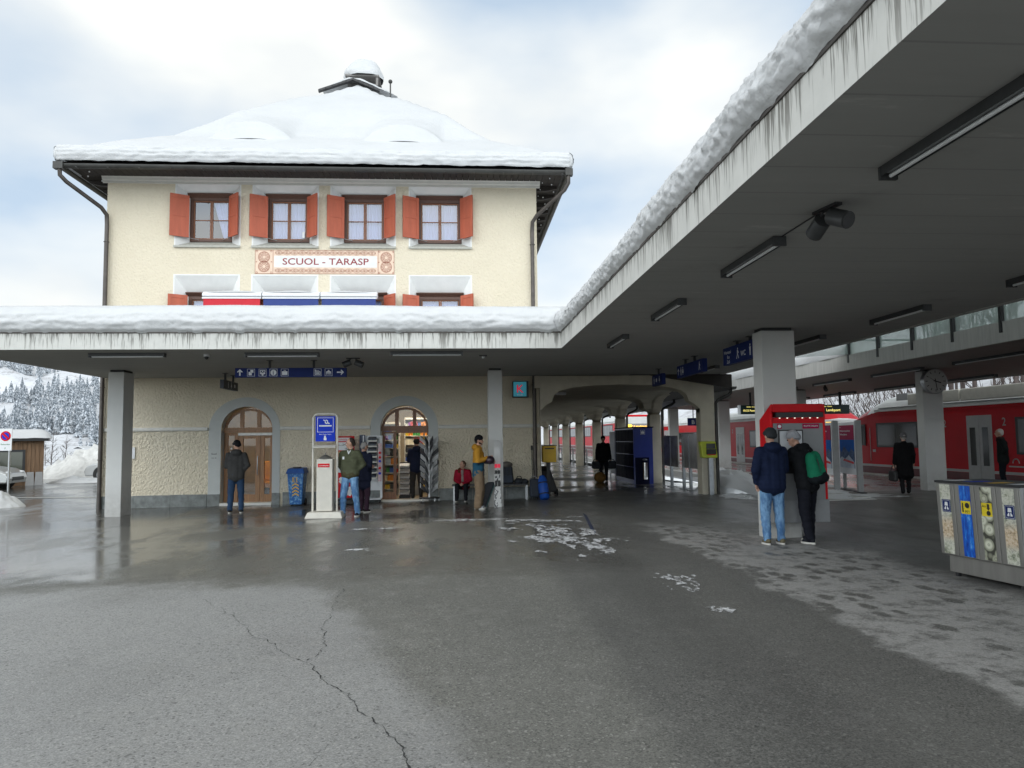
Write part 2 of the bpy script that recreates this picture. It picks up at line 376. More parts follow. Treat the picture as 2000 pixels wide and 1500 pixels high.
M_BINB = mat('bin_blue', (0.010, 0.075, 0.30), 0.45, var=0.2)
M_OFFW = mat('offwhite_paint', (0.58, 0.56, 0.50), 0.55, var=0.08, vscale=6)
M_MGREY = mat('mid_grey_paint', (0.24, 0.245, 0.25), 0.5, var=0.08)
M_SCREEN = mat('screen', (0.20, 0.21, 0.22), 0.15, emit=(0.5, 0.55, 0.6), estr=0.12)
M_LED = mat('led_yellow', (0.9, 0.8, 0.2), 0.5, emit=(1.0, 0.85, 0.25), estr=0.9)
M_LEDO = mat('led_orange', (0.9, 0.5, 0.05), 0.5, emit=(1.0, 0.55, 0.05), estr=1.8)
M_LEDW = mat('led_white', (0.8, 0.8, 0.75), 0.5, emit=(0.9, 0.95, 0.8), estr=1.0)
M_LEDBG = mat('led_panel', (0.008, 0.035, 0.032), 0.3)
M_LAMPON = mat('lit_lamp', (0.9, 0.9, 0.85), 0.4, emit=(1.0, 0.93, 0.8), estr=60.0)
M_LAMPWARM = mat('warm_lamp', (0.9, 0.8, 0.5), 0.4, emit=(1.0, 0.72, 0.3), estr=40.0)
M_PAPER = mat('paper', (0.72, 0.71, 0.66), 0.7)
M_PAPER2 = mat('newsprint', (0.50, 0.51, 0.52), 0.8, var=0.35, vscale=40)
M_MAG = mat('magenta', (0.34, 0.012, 0.07), 0.6, spec=0.1)
M_TEAL = mat('kiosk_teal', (0.04, 0.30, 0.40), 0.35, emit=(0.04, 0.3, 0.4), estr=0.25)
M_KRED = mat('kiosk_red', (0.7, 0.01, 0.05), 0.35, emit=(0.7, 0.01, 0.05), estr=0.35)
M_CHROME = mat('chrome', (0.7, 0.7, 0.7), 0.12, metal=1.0)
M_ARC = mat('arcade_plaster', (0.52, 0.48, 0.39), 0.9, var=0.12, vscale=2.5, bump=0.25, bscale=40, spec=0.2)
M_ARCIN = mat('arcade_vault_plaster', (0.48, 0.45, 0.37), 0.9, var=0.10, vscale=2, bump=0.15, bscale=30, spec=0.2)
# ================================================================== ground
M_ASPH = mat('wet_asphalt', (0.07, 0.07, 0.07), 0.4, spec=0.42); g = NT(M_ASPH); P = g.pos(); x = g.xyz(P); X_, Y_ = x[0], x[1]
big = g.noise(P, 0.22, 5, 0.6); med = g.noise(g.map(P, (1, 0.45, 1)), 0.9, 5, 0.6); n3 = g.noise(P, 3.0, 6, 0.7)
vn = g.n('ShaderNodeTexVoronoi'); vn.inputs['Scale'].default_value = 125; g.link(P, vn.inputs['Vector']); stone = g.xyz(vn.outputs['Color'])
vf_ = g.n('ShaderNodeTexVoronoi'); vf_.inputs['Scale'].default_value = 75; g.link(P, vf_.inputs['Vector']); grit = g.xyz(vf_.outputs['Color'])
agg = g.math('ADD', g.math('MULTIPLY', stone[0], 0.62), g.math('MULTIPLY', g.noise(P, 38, 4, 0.75), 0.38))
def wob(seed, sc, amp): return g.math('MULTIPLY', g.math('SUBTRACT', g.noise(g.map(P, (1, 1, 1), (seed, seed*1.7, 0)), sc, 6, 0.68), 0.5), amp)
# three ages of paving: pale worn asphalt left of the crack, darker pitted asphalt right of it, black wet band before the station
pale = g.math('MULTIPLY', g.step(g.math('ADD', g.math('ADD', X_, g.math('MULTIPLY', Y_, 0.36)), wob(3, 0.8, 0.9)), 1.70, 1.34), g.step(g.math('ADD', Y_, wob(5, 0.7, 2.6)), 9.5, 8.4))
band = g.math('MULTIPLY', g.step(g.math('ADD', Y_, wob(5, 0.7, 2.6)), 8.6, 9.4), g.step(g.math('ADD', X_, wob(9, 0.4, 1.5)), 2.6, 1.2))
c_pale = g.mix(agg, (0.15, 0.15, 0.146), (0.40, 0.40, 0.387)); c_dark = g.mix(agg, (0.07, 0.07, 0.064), (0.28, 0.277, 0.25)); c_band = g.mix(agg, (0.06, 0.059, 0.052), (0.20, 0.195, 0.17))
base = g.mix(pale, c_dark, c_pale); base = g.mix(g.math('MULTIPLY', band, 0.85), base, c_band)
base = g.mix(g.math('MULTIPLY', g.step(big, 0.42, 0.66), 0.35), base, g.mix(agg, (0.035, 0.035, 0.032), (0.14, 0.14, 0.13)))
base = g.mix(g.math('MULTIPLY', g.step(n3, 0.50, 0.72), 0.30), base, (0.30, 0.295, 0.275))
base = g.mix(g.math('MULTIPLY', g.step(grit[1], 0.955, 0.965), 0.40), base, (0.46, 0.45, 0.42))
base = g.mix(g.math('MULTIPLY', g.step(grit[2], 0.95, 0.96), 0.5), base, (0.025, 0.025, 0.025))
newer = g.math('MULTIPLY', g.step(g.math('ADD', X_, wob(14, 1.2, 0.25)), 0.95, 1.25), g.step(g.math('ADD', X_, wob(15, 0.6, 1.2)), 8.0, 6.0)); base = g.mix(g.math('MULTIPLY', newer, 0.42), base, g.mix(agg, (0.03, 0.03, 0.03), (0.13, 0.13, 0.128)))
# scuffs and dried salt streaks
sk_ = g.step(g.noise(g.map(P, (5.5, 0.8, 1), (2, 4, 0)), 1.7, 6, 0.78), 0.60, 0.74); base = g.mix(g.math('MULTIPLY', sk_, 0.30), base, (0.36, 0.355, 0.335))
# drip line under the canopy edges
dl = g.math('ADD', g.math('ABSOLUTE', g.math('SUBTRACT', g.math('ADD', X_, wob(11, 0.9, 0.35)), 1.95)), g.math('MULTIPLY', g.step(Y_, 13.5, 14.2), 5.0)); drip = g.step(dl, 0.55, 0.1)
dl2 = g.math('ADD', g.math('ABSOLUTE', g.math('SUBTRACT', g.math('ADD', Y_, wob(12, 0.9, 0.5)), 14.0)), g.math('MULTIPLY', g.step(X_, 1.7, 2.1), 5.0)); drip = g.math('MAXIMUM', drip, g.step(dl2, 0.6, 0.15))
base = g.mix(g.math('MULTIPLY', drip, 0.16), base, (0.035, 0.035, 0.034))
# the strip that dries under the canopy: light grey, ragged, trodden with wet footprints
e1 = g.math('ADD', X_, wob(1, 1.1, 1.5)); e2 = g.math('ADD', X_, wob(2, 0.7, 2.2)); yy = g.math('ADD', Y_, wob(6, 0.8, 4.0))
dry = g.math('MULTIPLY', g.math('MULTIPLY', g.step(e1, 3.18, 3.36), g.step(e2, 5.8, 5.1)), g.step(yy, 14.5, 12.0))
pv = g.map(P, (1, 0.55, 1)); wv = g.math('MULTIPLY', g.math('SUBTRACT', g.noise(P, 17, 5, 0.75), 0.5), 0.75)
vo = g.math('ADD', g.voro(pv, 5.2), wv); vsel = g.xyz(g.voro(pv, 5.2, out='Color'))[0]; cl_ = g.noise(P, 1.3, 4, 0.6)
foot = g.math('MULTIPLY', g.step(vo, 0.44, 0.30), g.step(g.math('ADD', g.math('MULTIPLY', vsel, 0.6), g.math('MULTIPLY', cl_, 0.8)), 0.52, 0.62))
mott = g.step(g.noise(g.map(P, (1, 1, 1), (1, 5, 2)), 3.4, 7, 0.78), 0.36, 0.54)
dry = g.math('MULTIPLY', g.math('MULTIPLY', dry, g.math('SUBTRACT', 1.0, g.math('MULTIPLY', foot, 1.0))), g.math('ADD', 0.25, g.math('MULTIPLY', mott, 0.75)))
dcol = g.mix(agg, (0.25, 0.25, 0.24), (0.41, 0.405, 0.385))
wetu = g.math('MULTIPLY', g.step(e2, 4.9, 6.0), g.step(Y_, 24, 20)); base = g.mix(g.math('MULTIPLY', wetu, 0.6), base, (0.085, 0.085, 0.084))
rep = g.math('MULTIPLY', g.step(g.math('ADD', Y_, g.math('MULTIPLY', g.noise(P, 0.5, 3), 1.6)), 16.3, 16.6), g.math('LESS_THAN', X_, 1.6)); base = g.mix(g.math('MULTIPLY', rep, 0.6), base, (0.036, 0.035, 0.034))
g.set('Base Color', g.mix(dry, base, dcol))
pud = g.step(g.math('ADD', g.math('MULTIPLY', med, 0.6), g.math('MULTIPLY', big, 0.4)), 0.42, 0.58)
left = g.step(X_, -3.0, -9.0); far = g.step(g.math('ADD', Y_, wob(7, 0.8, 2.8)), 8.8, 10.0)
wet = g.math('MULTIPLY', g.math('MULTIPLY', far, g.math('ADD', 0.50, g.math('MULTIPLY', pud, 0.50))), g.math('SUBTRACT', 1.0, g.math('MULTIPLY', g.math('MULTIPLY', g.step(e2, 1.6, 3.0), g.step(yy, 23, 19)), 0.45)))
wet = g.math('MAXIMUM', wet, g.math('MULTIPLY', pud, 0.28)); wet = g.math('MAXIMUM', wet, g.math('MULTIPLY', drip, 0.22))
wet = g.math('MULTIPLY', g.math('ADD', wet, g.math('MULTIPLY', g.math('MULTIPLY', left, far), 0.2), clamp=True), g.math('SUBTRACT', 1.0, dry))
ro = g.n('ShaderNodeMapRange'); g.link(wet, ro.inputs['Value']); ro.inputs['To Min'].default_value = 0.62; ro.inputs['To Max'].default_value = 0.12
ro2 = g.math('ADD', g.math('ADD', ro.outputs[0], g.math('MULTIPLY', dry, 0.25)), g.math('MULTIPLY', g.math('SUBTRACT', stone[1], 0.5), 0.16), clamp=True); g.set('Roughness', ro2)
bs = g.math('SUBTRACT', 0.40, g.math('MULTIPLY', wet, 0.36))
g.set('Normal', g.bump(agg, bs, 0.005))
g.set('Specular IOR Level', g.math('ADD', 0.22, g.math('MULTIPLY', wet, 0.38)))

def gdrop(x, y): return -7.0*min(1, max(0, (y-47)/110.0))*min(1, max(0, (-8-x)/10.0))
xs = [-2500, -900, -300, -120, -60, -25, -18, -12, -8, -6, 0, 3, 6, 7.35, 9.75, 12, 14, 15.9, 21.5, 40, 900]
ys = [-300, -30, 0, 5, 10, 14, 17.5, 20, 25, 40, 47, 70, 100, 140, 157, 400, 3000]
b = MB()
for i in range(len(xs)-1):
    for j in range(len(ys)-1):
        x0, x1, y0, y1 = xs[i], xs[i+1], ys[j], ys[j+1]
        if x0 >= 7.35 and x1 <= 9.75 and y0 >= 17.5 and y1 <= 140: continue
        if x0 >= 15.9 and x1 <= 21.5 and y1 <= 140: continue
        b.quad(*[(x, y, gz(x)+gdrop(x, y)) for x, y in ((x0, y0), (x1, y0), (x1, y1), (x0, y1))])
struct(b, 'ground', M_ASPH)
# track beds: snow-filled siding between the platforms, gravel under the far track
M_BALL = mat('track_ballast', (0.10, 0.09, 0.08), 0.9, var=0.4, vscale=30, bump=0.6, bscale=40)
b = MB()
def bed(u, v):
    X = 7.35+2.4*u; Y = 17.5+60*v**1.8
    e = min(u, 1-u)*2
    heap = 0.46*math.exp(-((X-7.9)/0.6)**2-((Y-21.2)/1.5)**2)+0.3*math.exp(-((X-8.3)/0.7)**2-((Y-25)/2.2)**2)+0.55*math.exp(-((X-8.8)/0.35)**2-((Y-24.6)/0.7)**2)
    edge = 1-min(1, (Y-17.5)/1.2)
    z = -0.20*min(1, u*3)*(1-edge)+heap*1.1+0.04*fbm(X*1.3, Y*1.3)
    near = 0.27*(1-u)**2
    return (X, Y, gz(X)-0.02+(z if u > 0 else min(z, 0.02))+near*min(1, (Y-17.4)/2)*0.6)
b.grid(bed, 14, 70)
struct(b, 'snowy_track_bed', M_SNOW)
b = MB(); b.quad((15.9, -300, -0.45), (21.5, -300, -0.45), (21.5, 140, -0.45), (15.9, 140, -0.45)); struct(b, 'track_bed', M_BALL)
b = MB()
for X in (17.15, 18.15): b.box(X-0.03, -60, -0.44, X+0.03, 139, -0.32)
tag(b.build('railway_track', mat('rail_steel', (0.12, 0.09, 0.075), 0.4, metal=0.7), loc=(17.65, 0, -0.44)), 'steel rails under the red train on the far track', 'rails', kind='structure')
# platform kerbs
b = MB()
b.box(9.55, 17.6, -0.4, 9.95, 80, gz(9.9)+0.035); b.box(7.2, 17.3, gz(7)-0.25, 9.95, 17.5, gz(9)+0.015)
struct(b, 'platform_kerb', M_CONC)
b = MB(); b.box(15.62, -20, -0.5, 15.96, 75, gz(14)+0.04); struct(b, 'platform_edge', M_CONC)
# snow lying on the far platform's edge and by the end of the track
def snow_sheet(name, cx, cy, rx, ry, h, seed, rag=0.45, rot=0.0, cut=0.30):
    """a thin irregular sheet of slush lying on the asphalt, broken up at its edges"""
    b = MB(); n = int(max(36, min(90, max(rx, ry)*48))); keep = {}
    def hh(u, v):
        r = sqrt(u*u+v*v); q = rag*fbm(u*2.3+seed, v*2.3+seed*1.7, seed, 6); return (1-r)+q+(0.30*fbm(u*rx*9+seed, v*ry*9, 2, 4) if h < 0.04 else 0)
    for j in range(n+1):
        for i in range(n+1):
            u = -1.15+2.3*i/n; v = -1.15+2.3*j/n; k = hh(u, v)
            X = cx+rx*u*cos(rot)-ry*v*sin(rot); Y = cy+rx*u*sin(rot)+ry*v*cos(rot)
            keep[i, j] = (k, (X, Y, gz(X)+0.006+h*max(0, min(1, (k-cut)*1.6))*(0.6+0.5*abs(fbm(X*7, Y*7, 3)))))
    for j in range(n):
        for i in range(n):
            c = [(i, j), (i+1, j), (i+1, j+1), (i, j+1)]; g_ = [q for q in c if keep[q][0] > cut]
            if len(g_) >= 3: b.quad(*[keep[q][1] for q in g_])
    b.sm = [True]*len(b.f)
    return b
M_SLUSH = mat('slush', (0.5, 0.5, 0.5), 0.6, spec=0.3); g = NT(M_SLUSH); P = g.pos()
sf_ = g.noise(g.map(P, (0.7, 0.45, 1)), 17, 7, 0.8); g.set('Alpha', g.step(sf_, 0.42, 0.54)); g.set('Base Color', g.mix(g.noise(P, 6, 5), (0.48, 0.485, 0.49), (0.74, 0.75, 0.76))); g.set('Normal', g.bump(sf_, 0.8, 0.02))
def slush(cx, cy, rx, ry, h, seed, **k):
    return tag(snow_sheet('slush', cx, cy, rx, ry, h, seed, **k).build('slush_patch', M_SLUSH if h < 0.04 else M_SNOW, loc=(cx, cy, gz(cx))), kind='stuff')
slush(1.55, 12.6, 0.95, 2.0, 0.012, 3, rag=1.0, rot=0.1, cut=0.52)
slush(1.95, 11.1, 0.6, 1.2, 0.012, 9, rag=1.2, cut=0.6)
slush(1.6, 14.6, 0.95, 0.7, 0.012, 15, rag=1.2, cut=0.55)
slush(0.2, 15.2, 0.95, 0.22, 0.012, 21, rag=0.9, cut=0.38)
slush(-1.55, 11.45, 0.26, 0.13, 0.012, 5, rag=0.8)
slush(-1.85, 14.1, 0.24, 0.12, 0.01, 8, rag=0.8); slush(-1.35, 14.1, 0.22, 0.13, 0.01, 11, rag=0.8)
slush(2.45, 8.3, 0.22, 0.55, 0.01, 31, rag=1.2, cut=0.4); slush(2.42, 6.9, 0.13, 0.16, 0.01, 33, rag=0.8)
slush(-13.6, 21.3, 0.7, 0.25, 0.03, 17, rag=0.8)
slush(9.2, 18.3, 2.2, 0.9, 0.05, 41, rag=0.5, cut=0.2); slush(7.3, 18.9, 0.6, 1.2, 0.08, 44, rag=0.4, cut=0.15)
slush(9.85, 19.6, 0.8, 1.0, 0.10, 47, rag=0.6, cut=0.2)
slush(11.0, 23.5, 0.6, 3.0, 0.05, 49, rag=0.6, cut=0.2)
# cracks: thin dark jagged strips in the asphalt
M_CRACK = mat('crack', (0.03, 0.03, 0.03), 0.9)
def crack(pts, w0, w1, seed):
    rnd = random.Random(seed); path = []
    for (ax, ay), (bx, by) in zip(pts, pts[1:]):
        L = sqrt((bx-ax)**2+(by-ay)**2); n = max(3, int(L/0.035))
        for i in range(n):
            t = i/n; k = 0.050*(fbm(ax+t*(bx-ax), (ay+t*(by-ay))*3.1, seed, 6))
            path.append((ax+(bx-ax)*t+k+rnd.uniform(-.011, .011), ay+(by-ay)*t+k*0.7))
    b = MB(); n = len(path)
    for i in range(n-1):
        (ax, ay), (bx, by) = path[i], path[i+1]
        w = 0.62*(w0+(w1-w0)*i/n)*(0.15+1.5*abs(fbm(ax*9, ay*9, seed+2)))
        b.quad((ax-w, ay, gz(ax)+0.004), (ax+w, ay, gz(ax)+0.004), (bx+w, by, gz(bx)+0.004), (bx-w, by, gz(bx)+0.004))
    struct(b, 'asphalt_crack', M_CRACK)
crack([(-3.02, 8.65), (-2.29, 7.55), (-1.48, 6.11), (-1.14, 5.73), (-0.81, 5.07), (-0.56, 4.63), (-0.49, 4.42), (-0.36, 4.12), (-0.25, 3.86), (-0.1, 3.3)], 0.003, 0.012, 1)
crack([(-1.30, 8.5), (-1.25, 7.5), (-1.2, 6.7), (-1.07, 6.2), (-1.15, 5.76)], 0.004, 0.009, 5)
crack([(-7.2, 14.2), (-6.2, 13.0), (-4.9, 11.4), (-4.2, 10.9)], 0.003, 0.007, 8)
crack([(-4.3, 11.1), (-3.4, 12.0), (-2.9, 13.2)], 0.003, 0.006, 11)
crack([(-0.81, 5.07), (-0.55, 5.35), (-0.32, 5.5)], 0.002, 0.003, 13)
crack([(-1.48, 6.11), (-1.75, 6.0), (-2.1, 6.2)], 0.002, 0.003, 17)
crack([(-0.49, 4.42), (-0.7, 4.2), (-0.78, 3.9)], 0.002, 0.003, 19)
# tactile guide strips and worn paint
M_WPAINT = mat('worn_white_paint', (0.42, 0.42, 0.40), 0.7, var=0.3, vscale=12)
M_BPAINT = mat('worn_blue_paint', (0.035, 0.045, 0.085), 0.6, var=0.4, vscale=9)
b = MB()
for i in range(26):
    X = 2.3+i*0.058
    b.quad((X, 19.62, gz(X)+0.005), (X+0.03, 19.62, gz(X)+0.005), (X+0.05, 20.1, gz(X)+0.005), (X+0.02, 20.1, gz(X)+0.005))
b.quad((3.85, 19.8, gz(4)+0.005), (6.6, 19.7, gz(6.6)+0.005), (6.6, 19.76, gz(6.6)+0.005), (3.85, 19.87, gz(4)+0.005))
struct(b, 'pavement_marking', M_WPAINT)
b = MB(); b.quad((2.22, 12.6, gz(2)+0.005), (2.29, 12.6, gz(2)+0.005), (2.71, 16.3, gz(2)+0.005), (2.66, 16.3, gz(2)+0.005)); struct(b, 'pavement_marking', M_BPAINT)
b = MB(); b.quad((-30, 28.6, gz(-25)+0.006), (-11, 24.6, gz(-11)+0.006), (-11, 24.8, gz(-11)+0.006), (-30, 29.0, gz(-25)+0.006)); struct(b, 'road_line', M_WPAINT)

# ================================================================== hills
M_HILL = mat('snowy_hillside', (0.80, 0.82, 0.85), 0.8, spec=0.15); g = NT(M_HILL); P = g.pos()
sc = g.step(g.noise(g.map(P, (1, 1, 2.5)), 0.045, 7, 0.75), 0.44, 0.60); sc2 = g.step(g.noise(P, 0.30, 6, 0.75), 0.42, 0.62)
g.set('Base Color', g.mix(g.math('MULTIPLY', g.math('MULTIPLY', sc, sc2), 0.8), (0.66, 0.68, 0.71), (0.30, 0.29, 0.30)))
def hill_h(X, Y):
    n = fbm(X*0.012, Y*0.012, 1.5, 5)
    a = -7+max(0, Y-330)*0.185+(n*14+8*fbm(X*0.02+5, Y*0.02, 0, 4))*min(1, max(0, Y-330)/120)
    r = max(0, X-22.5)*0.52+max(0, min(1, (X-22.5)/6))*(1.2*fbm(X*0.12, Y*0.12, 4, 4))
    r = min(r, 60+n*6)
    return max(a, r)-0.25
b = MB()
def hill(u, v):
    X = -1100+1700*u; Y = 30+1650*v**1.7
    return (X, Y, hill_h(X, Y))
b.grid(hill, 150, 110)
def hillr(u, v):
    X = 21.8+60*u; Y = -40+72*v
    return (X, Y, hill_h(X, Y))
b.grid(hillr, 30, 24)
struct(b, 'hillside', M_HILL)
# snowfield between the car park and the foot of the hill
b = MB()
def sf(u, v):
    X = -420+414*u; Y = 43.5+300*v**1.5+1.5*fbm(X*0.1, 0, 9)
    return (X, Y, gz(X)+gdrop(X, Y)+0.03+0.25*min(1, v*9)+0.10*fbm(X*0.3, Y*0.3, 2))
b.grid(sf, 90, 60); struct(b, 'snowfield', M_SNOW)
# far forest: snow-dusted conifers, one mass, colour paled further to stand in for haze
M_CONI = mat('hazed_snowy_conifer', (0.16, 0.185, 0.21), 0.9, spec=0.1); g = NT(M_CONI); P = g.pos(); nrm = g.n('ShaderNodeNewGeometry').outputs['Normal']
sn = g.step(g.math('ADD', g.noise(P, 1.1, 4, 0.7), g.math('MULTIPLY', g.xyz(nrm)[2], 0.22)), 0.46, 0.66)
g.set('Base Color', g.mix(sn, (0.15, 0.175, 0.20), (0.66, 0.69, 0.73)))
def conifer(b, X, Y, Z, H, rnd, tiers=5, m=0):
    R = H*rnd.uniform(0.17, 0.23)
    for k in range(tiers):
        z0 = Z+H*(0.06+0.80*k/tiers); z1 = Z+H*min(1.0, 0.06+0.80*k/tiers+0.36); r = R*(1-0.80*k/tiers); n = 9; a0 = rnd.uniform(0, 6)
        ring = []
        for i in range(2*n):
            rr = r*(rnd.uniform(0.85, 1.15) if i % 2 else rnd.uniform(0.45, 0.65)); a = a0+pi*i/n
            ring.append((X+rr*cos(a), Y+rr*sin(a), z0+(0 if i % 2 else H*0.045)-rnd.uniform(0, 0.03)*H))
        b.add(ring+[(X, Y, z1)], [(i, (i+1) % (2*n), 2*n) for i in range(2*n)], m)
def wood(X, Y):
    """where the wood stands: clearings stay open"""
    return fbm(X*0.016+2.2, Y*0.011+7.7, 3.3, 3)+0.25*fbm(X*0.06, Y*0.06, 1, 2)
rnd = random.Random(5); b = MB(); cnt = 0
while cnt < 2200:
    Y = 350+1050*rnd.random()**1.2; X = -Y*rnd.uniform(0.43, 0.70)
    if wood(X*0.45, Y*0.45) < (-0.12 if Y < 900 else -0.35): continue
    conifer(b, X, Y, hill_h(X, Y)-0.4, rnd.uniform(5, 16)*(0.7+0.6*rnd.random()), rnd, 3); cnt += 1
tag(b.build('forest', M_CONI, loc=(-150, 250, 20)), 'snow-dusted conifer forest on the far hillside', 'forest', kind='stuff')
# ================================================================== station building
FY = 20.3; BX0, BX1 = -9.45, 2.17; BY1 = 32.6; ZT = 8.66
st = thing('station_building', 'cream stucco station building with red shutters and a thick snow-covered hipped roof', 'building', (-3.6, FY, 0))
def holed(outer, holes, to3, m=0, b=None):
    """flat sheet with holes; outer/holes are 2D loops"""
    bm = bmesh.new(); es = []
    for lp in [outer]+holes:
        vs = [bm.verts.new((p[0], p[1], 0)) for p in lp]
        es += [bm.edges.new((vs[i], vs[(i+1) % len(vs)])) for i in range(len(vs))]
    bmesh.ops.triangle_fill(bm, use_beauty=True, use_dissolve=False, edges=es)
    bm.verts.ensure_lookup_table(); bm.verts.index_update()
    b = b or MB(); b.add([to3(v.co.x, v.co.y) for v in bm.verts], [tuple(v.index for v in f.verts) for f in bm.faces], m); bm.free(); return b
WIN = [(-7.64, -5.96, -7.34, -6.26), (-5.59, -3.87, -5.24, -4.16), (-3.49, -1.77, -3.17, -2.06), (-1.35, 0.32, -1.12, 0.05)]
DX = [(-6.35, -5.01), (-2.15, -0.86)]; DZ0, DZS = 0.0, 1.97         # doors: jambs, spring height
def arch_loop(x0, x1, z0, zs, rise=None, n=20):
    cx = (x0+x1)/2; r = (x1-x0)/2; k = 1.0 if rise is None else rise/r
    return [(x0, z0)]+[(cx-r*cos(pi*i/n), zs+r*k*sin(pi*i/n)) for i in range(n+1)]+[(x1, z0)]
GX = lambda x: gz(x)-0.12
holes = []
for o0, o1, i0, i1 in WIN:
    holes.append([(o0, 6.94), (o1, 6.94), (o1, 8.63), (o0, 8.63)]); holes.append([(o0, 4.42), (o1, 4.42), (o1, 6.12), (o0, 6.12)])
for x0, x1 in DX: holes.append(arch_loop(x0, x1, 0.02, DZS, 0.60))
b = holed([(BX0, -0.25), (BX1, -0.25), (BX1, ZT), (BX0, ZT)], holes, lambda x, z: (x, FY, z))
b.box(BX0, FY+0.001, -0.25, BX0+0.01, BY1, ZT); b.box(BX1-0.01, FY+0.001, -0.25, BX1, BY1, ZT); b.box(BX0, BY1-0.01, -0.25, BX1, BY1, ZT)
b.build('wall', M_STUCCO, st)
# string course, cornice, plinth
b = MB()
def course(x0, x1):
    b.prism([(FY-0.055, 1.955), (FY-0.055, 2.0), (FY-0.03, 2.03), (FY+0.0, 2.03), (FY+0.0, 1.93), (FY-0.03, 1.93)], 'x', x0, x1)
for a, c in ((BX0-0.02, DX[0][0]-0.34), (DX[0][1]+0.21, DX[1][0]-0.28), (DX[1][1]+0.27, BX1)): course(a, c)
b.build('string_course', M_CORN, st)
b = MB(); b.prism([(FY+0.002, ZT-0.02), (FY-0.03, ZT-0.02), (FY-0.03, ZT+0.04), (FY-0.08, ZT+0.06), (FY-0.10, ZT+0.12), (FY-0.16, ZT+0.17), (FY-0.16, ZT+0.22), (FY+0.002, ZT+0.22)], 'x', BX0-0.12, BX1+0.10)
b.build('cornice', M_CORN, st)
b = MB()
for a, c in ((BX0-0.04, -6.68), (-4.72, -2.45), (-0.58, BX1-0.02)):
    n = max(1, round((c-a)/0.9)); b = MB()
    for i in range(n):
        u0 = a+(c-a)*i/n; u1 = a+(c-a)*(i+1)/n-0.006
        b.box(u0, FY-0.045, -0.3, u1, FY+0.01, gz(u0)+0.32)
    b.build('plinth', M_STONE, st)
b = MB(); b.box(BX0-0.04, FY+0.012, -0.3, BX0+0.01, BY1, gz(BX0)+0.34)
b.build('plinth', M_STONE, st)
# windows: splayed white reveal, sill, casement with glass, curtains, two shutters
def shutter_mesh(hx, zlo, zhi, dx, dy, w):
    """hinged at (hx, FY+.2), leaf runs towards (dx, dy)"""
    b = MB(); d = Vector((dx, dy, 0)).normalized(); nrm = Vector((-d.y, d.x, 0)); o = Vector((hx, FY+0.11, 0)); t = 0.018
    def slab(a0, a1, z0, z1, t0, t1, m=0):
        pts = [o+d*a+nrm*tt+Vector((0, 0, z)) for z in (z0, z1) for a, tt in ((a0, t0), (a1, t0), (a1, t1), (a0, t1))]
        b.hexa(pts[:4], pts[4:], m)
    slab(0.0, w, zlo, zhi, -t*0.45, t*0.45)
    for a0, a1 in ((0, 0.075), (w-0.075, w)): slab(a0, a1, zlo, zhi, -t, t)
    for z0, z1 in ((zlo, zlo+0.09), (zhi-0.09, zhi), (zlo+(zhi-zlo)*0.48, zlo+(zhi-zlo)*0.48+0.08)): slab(0.076, w-0.076, z0, z1, -t*1.02, t*1.02)
    return b
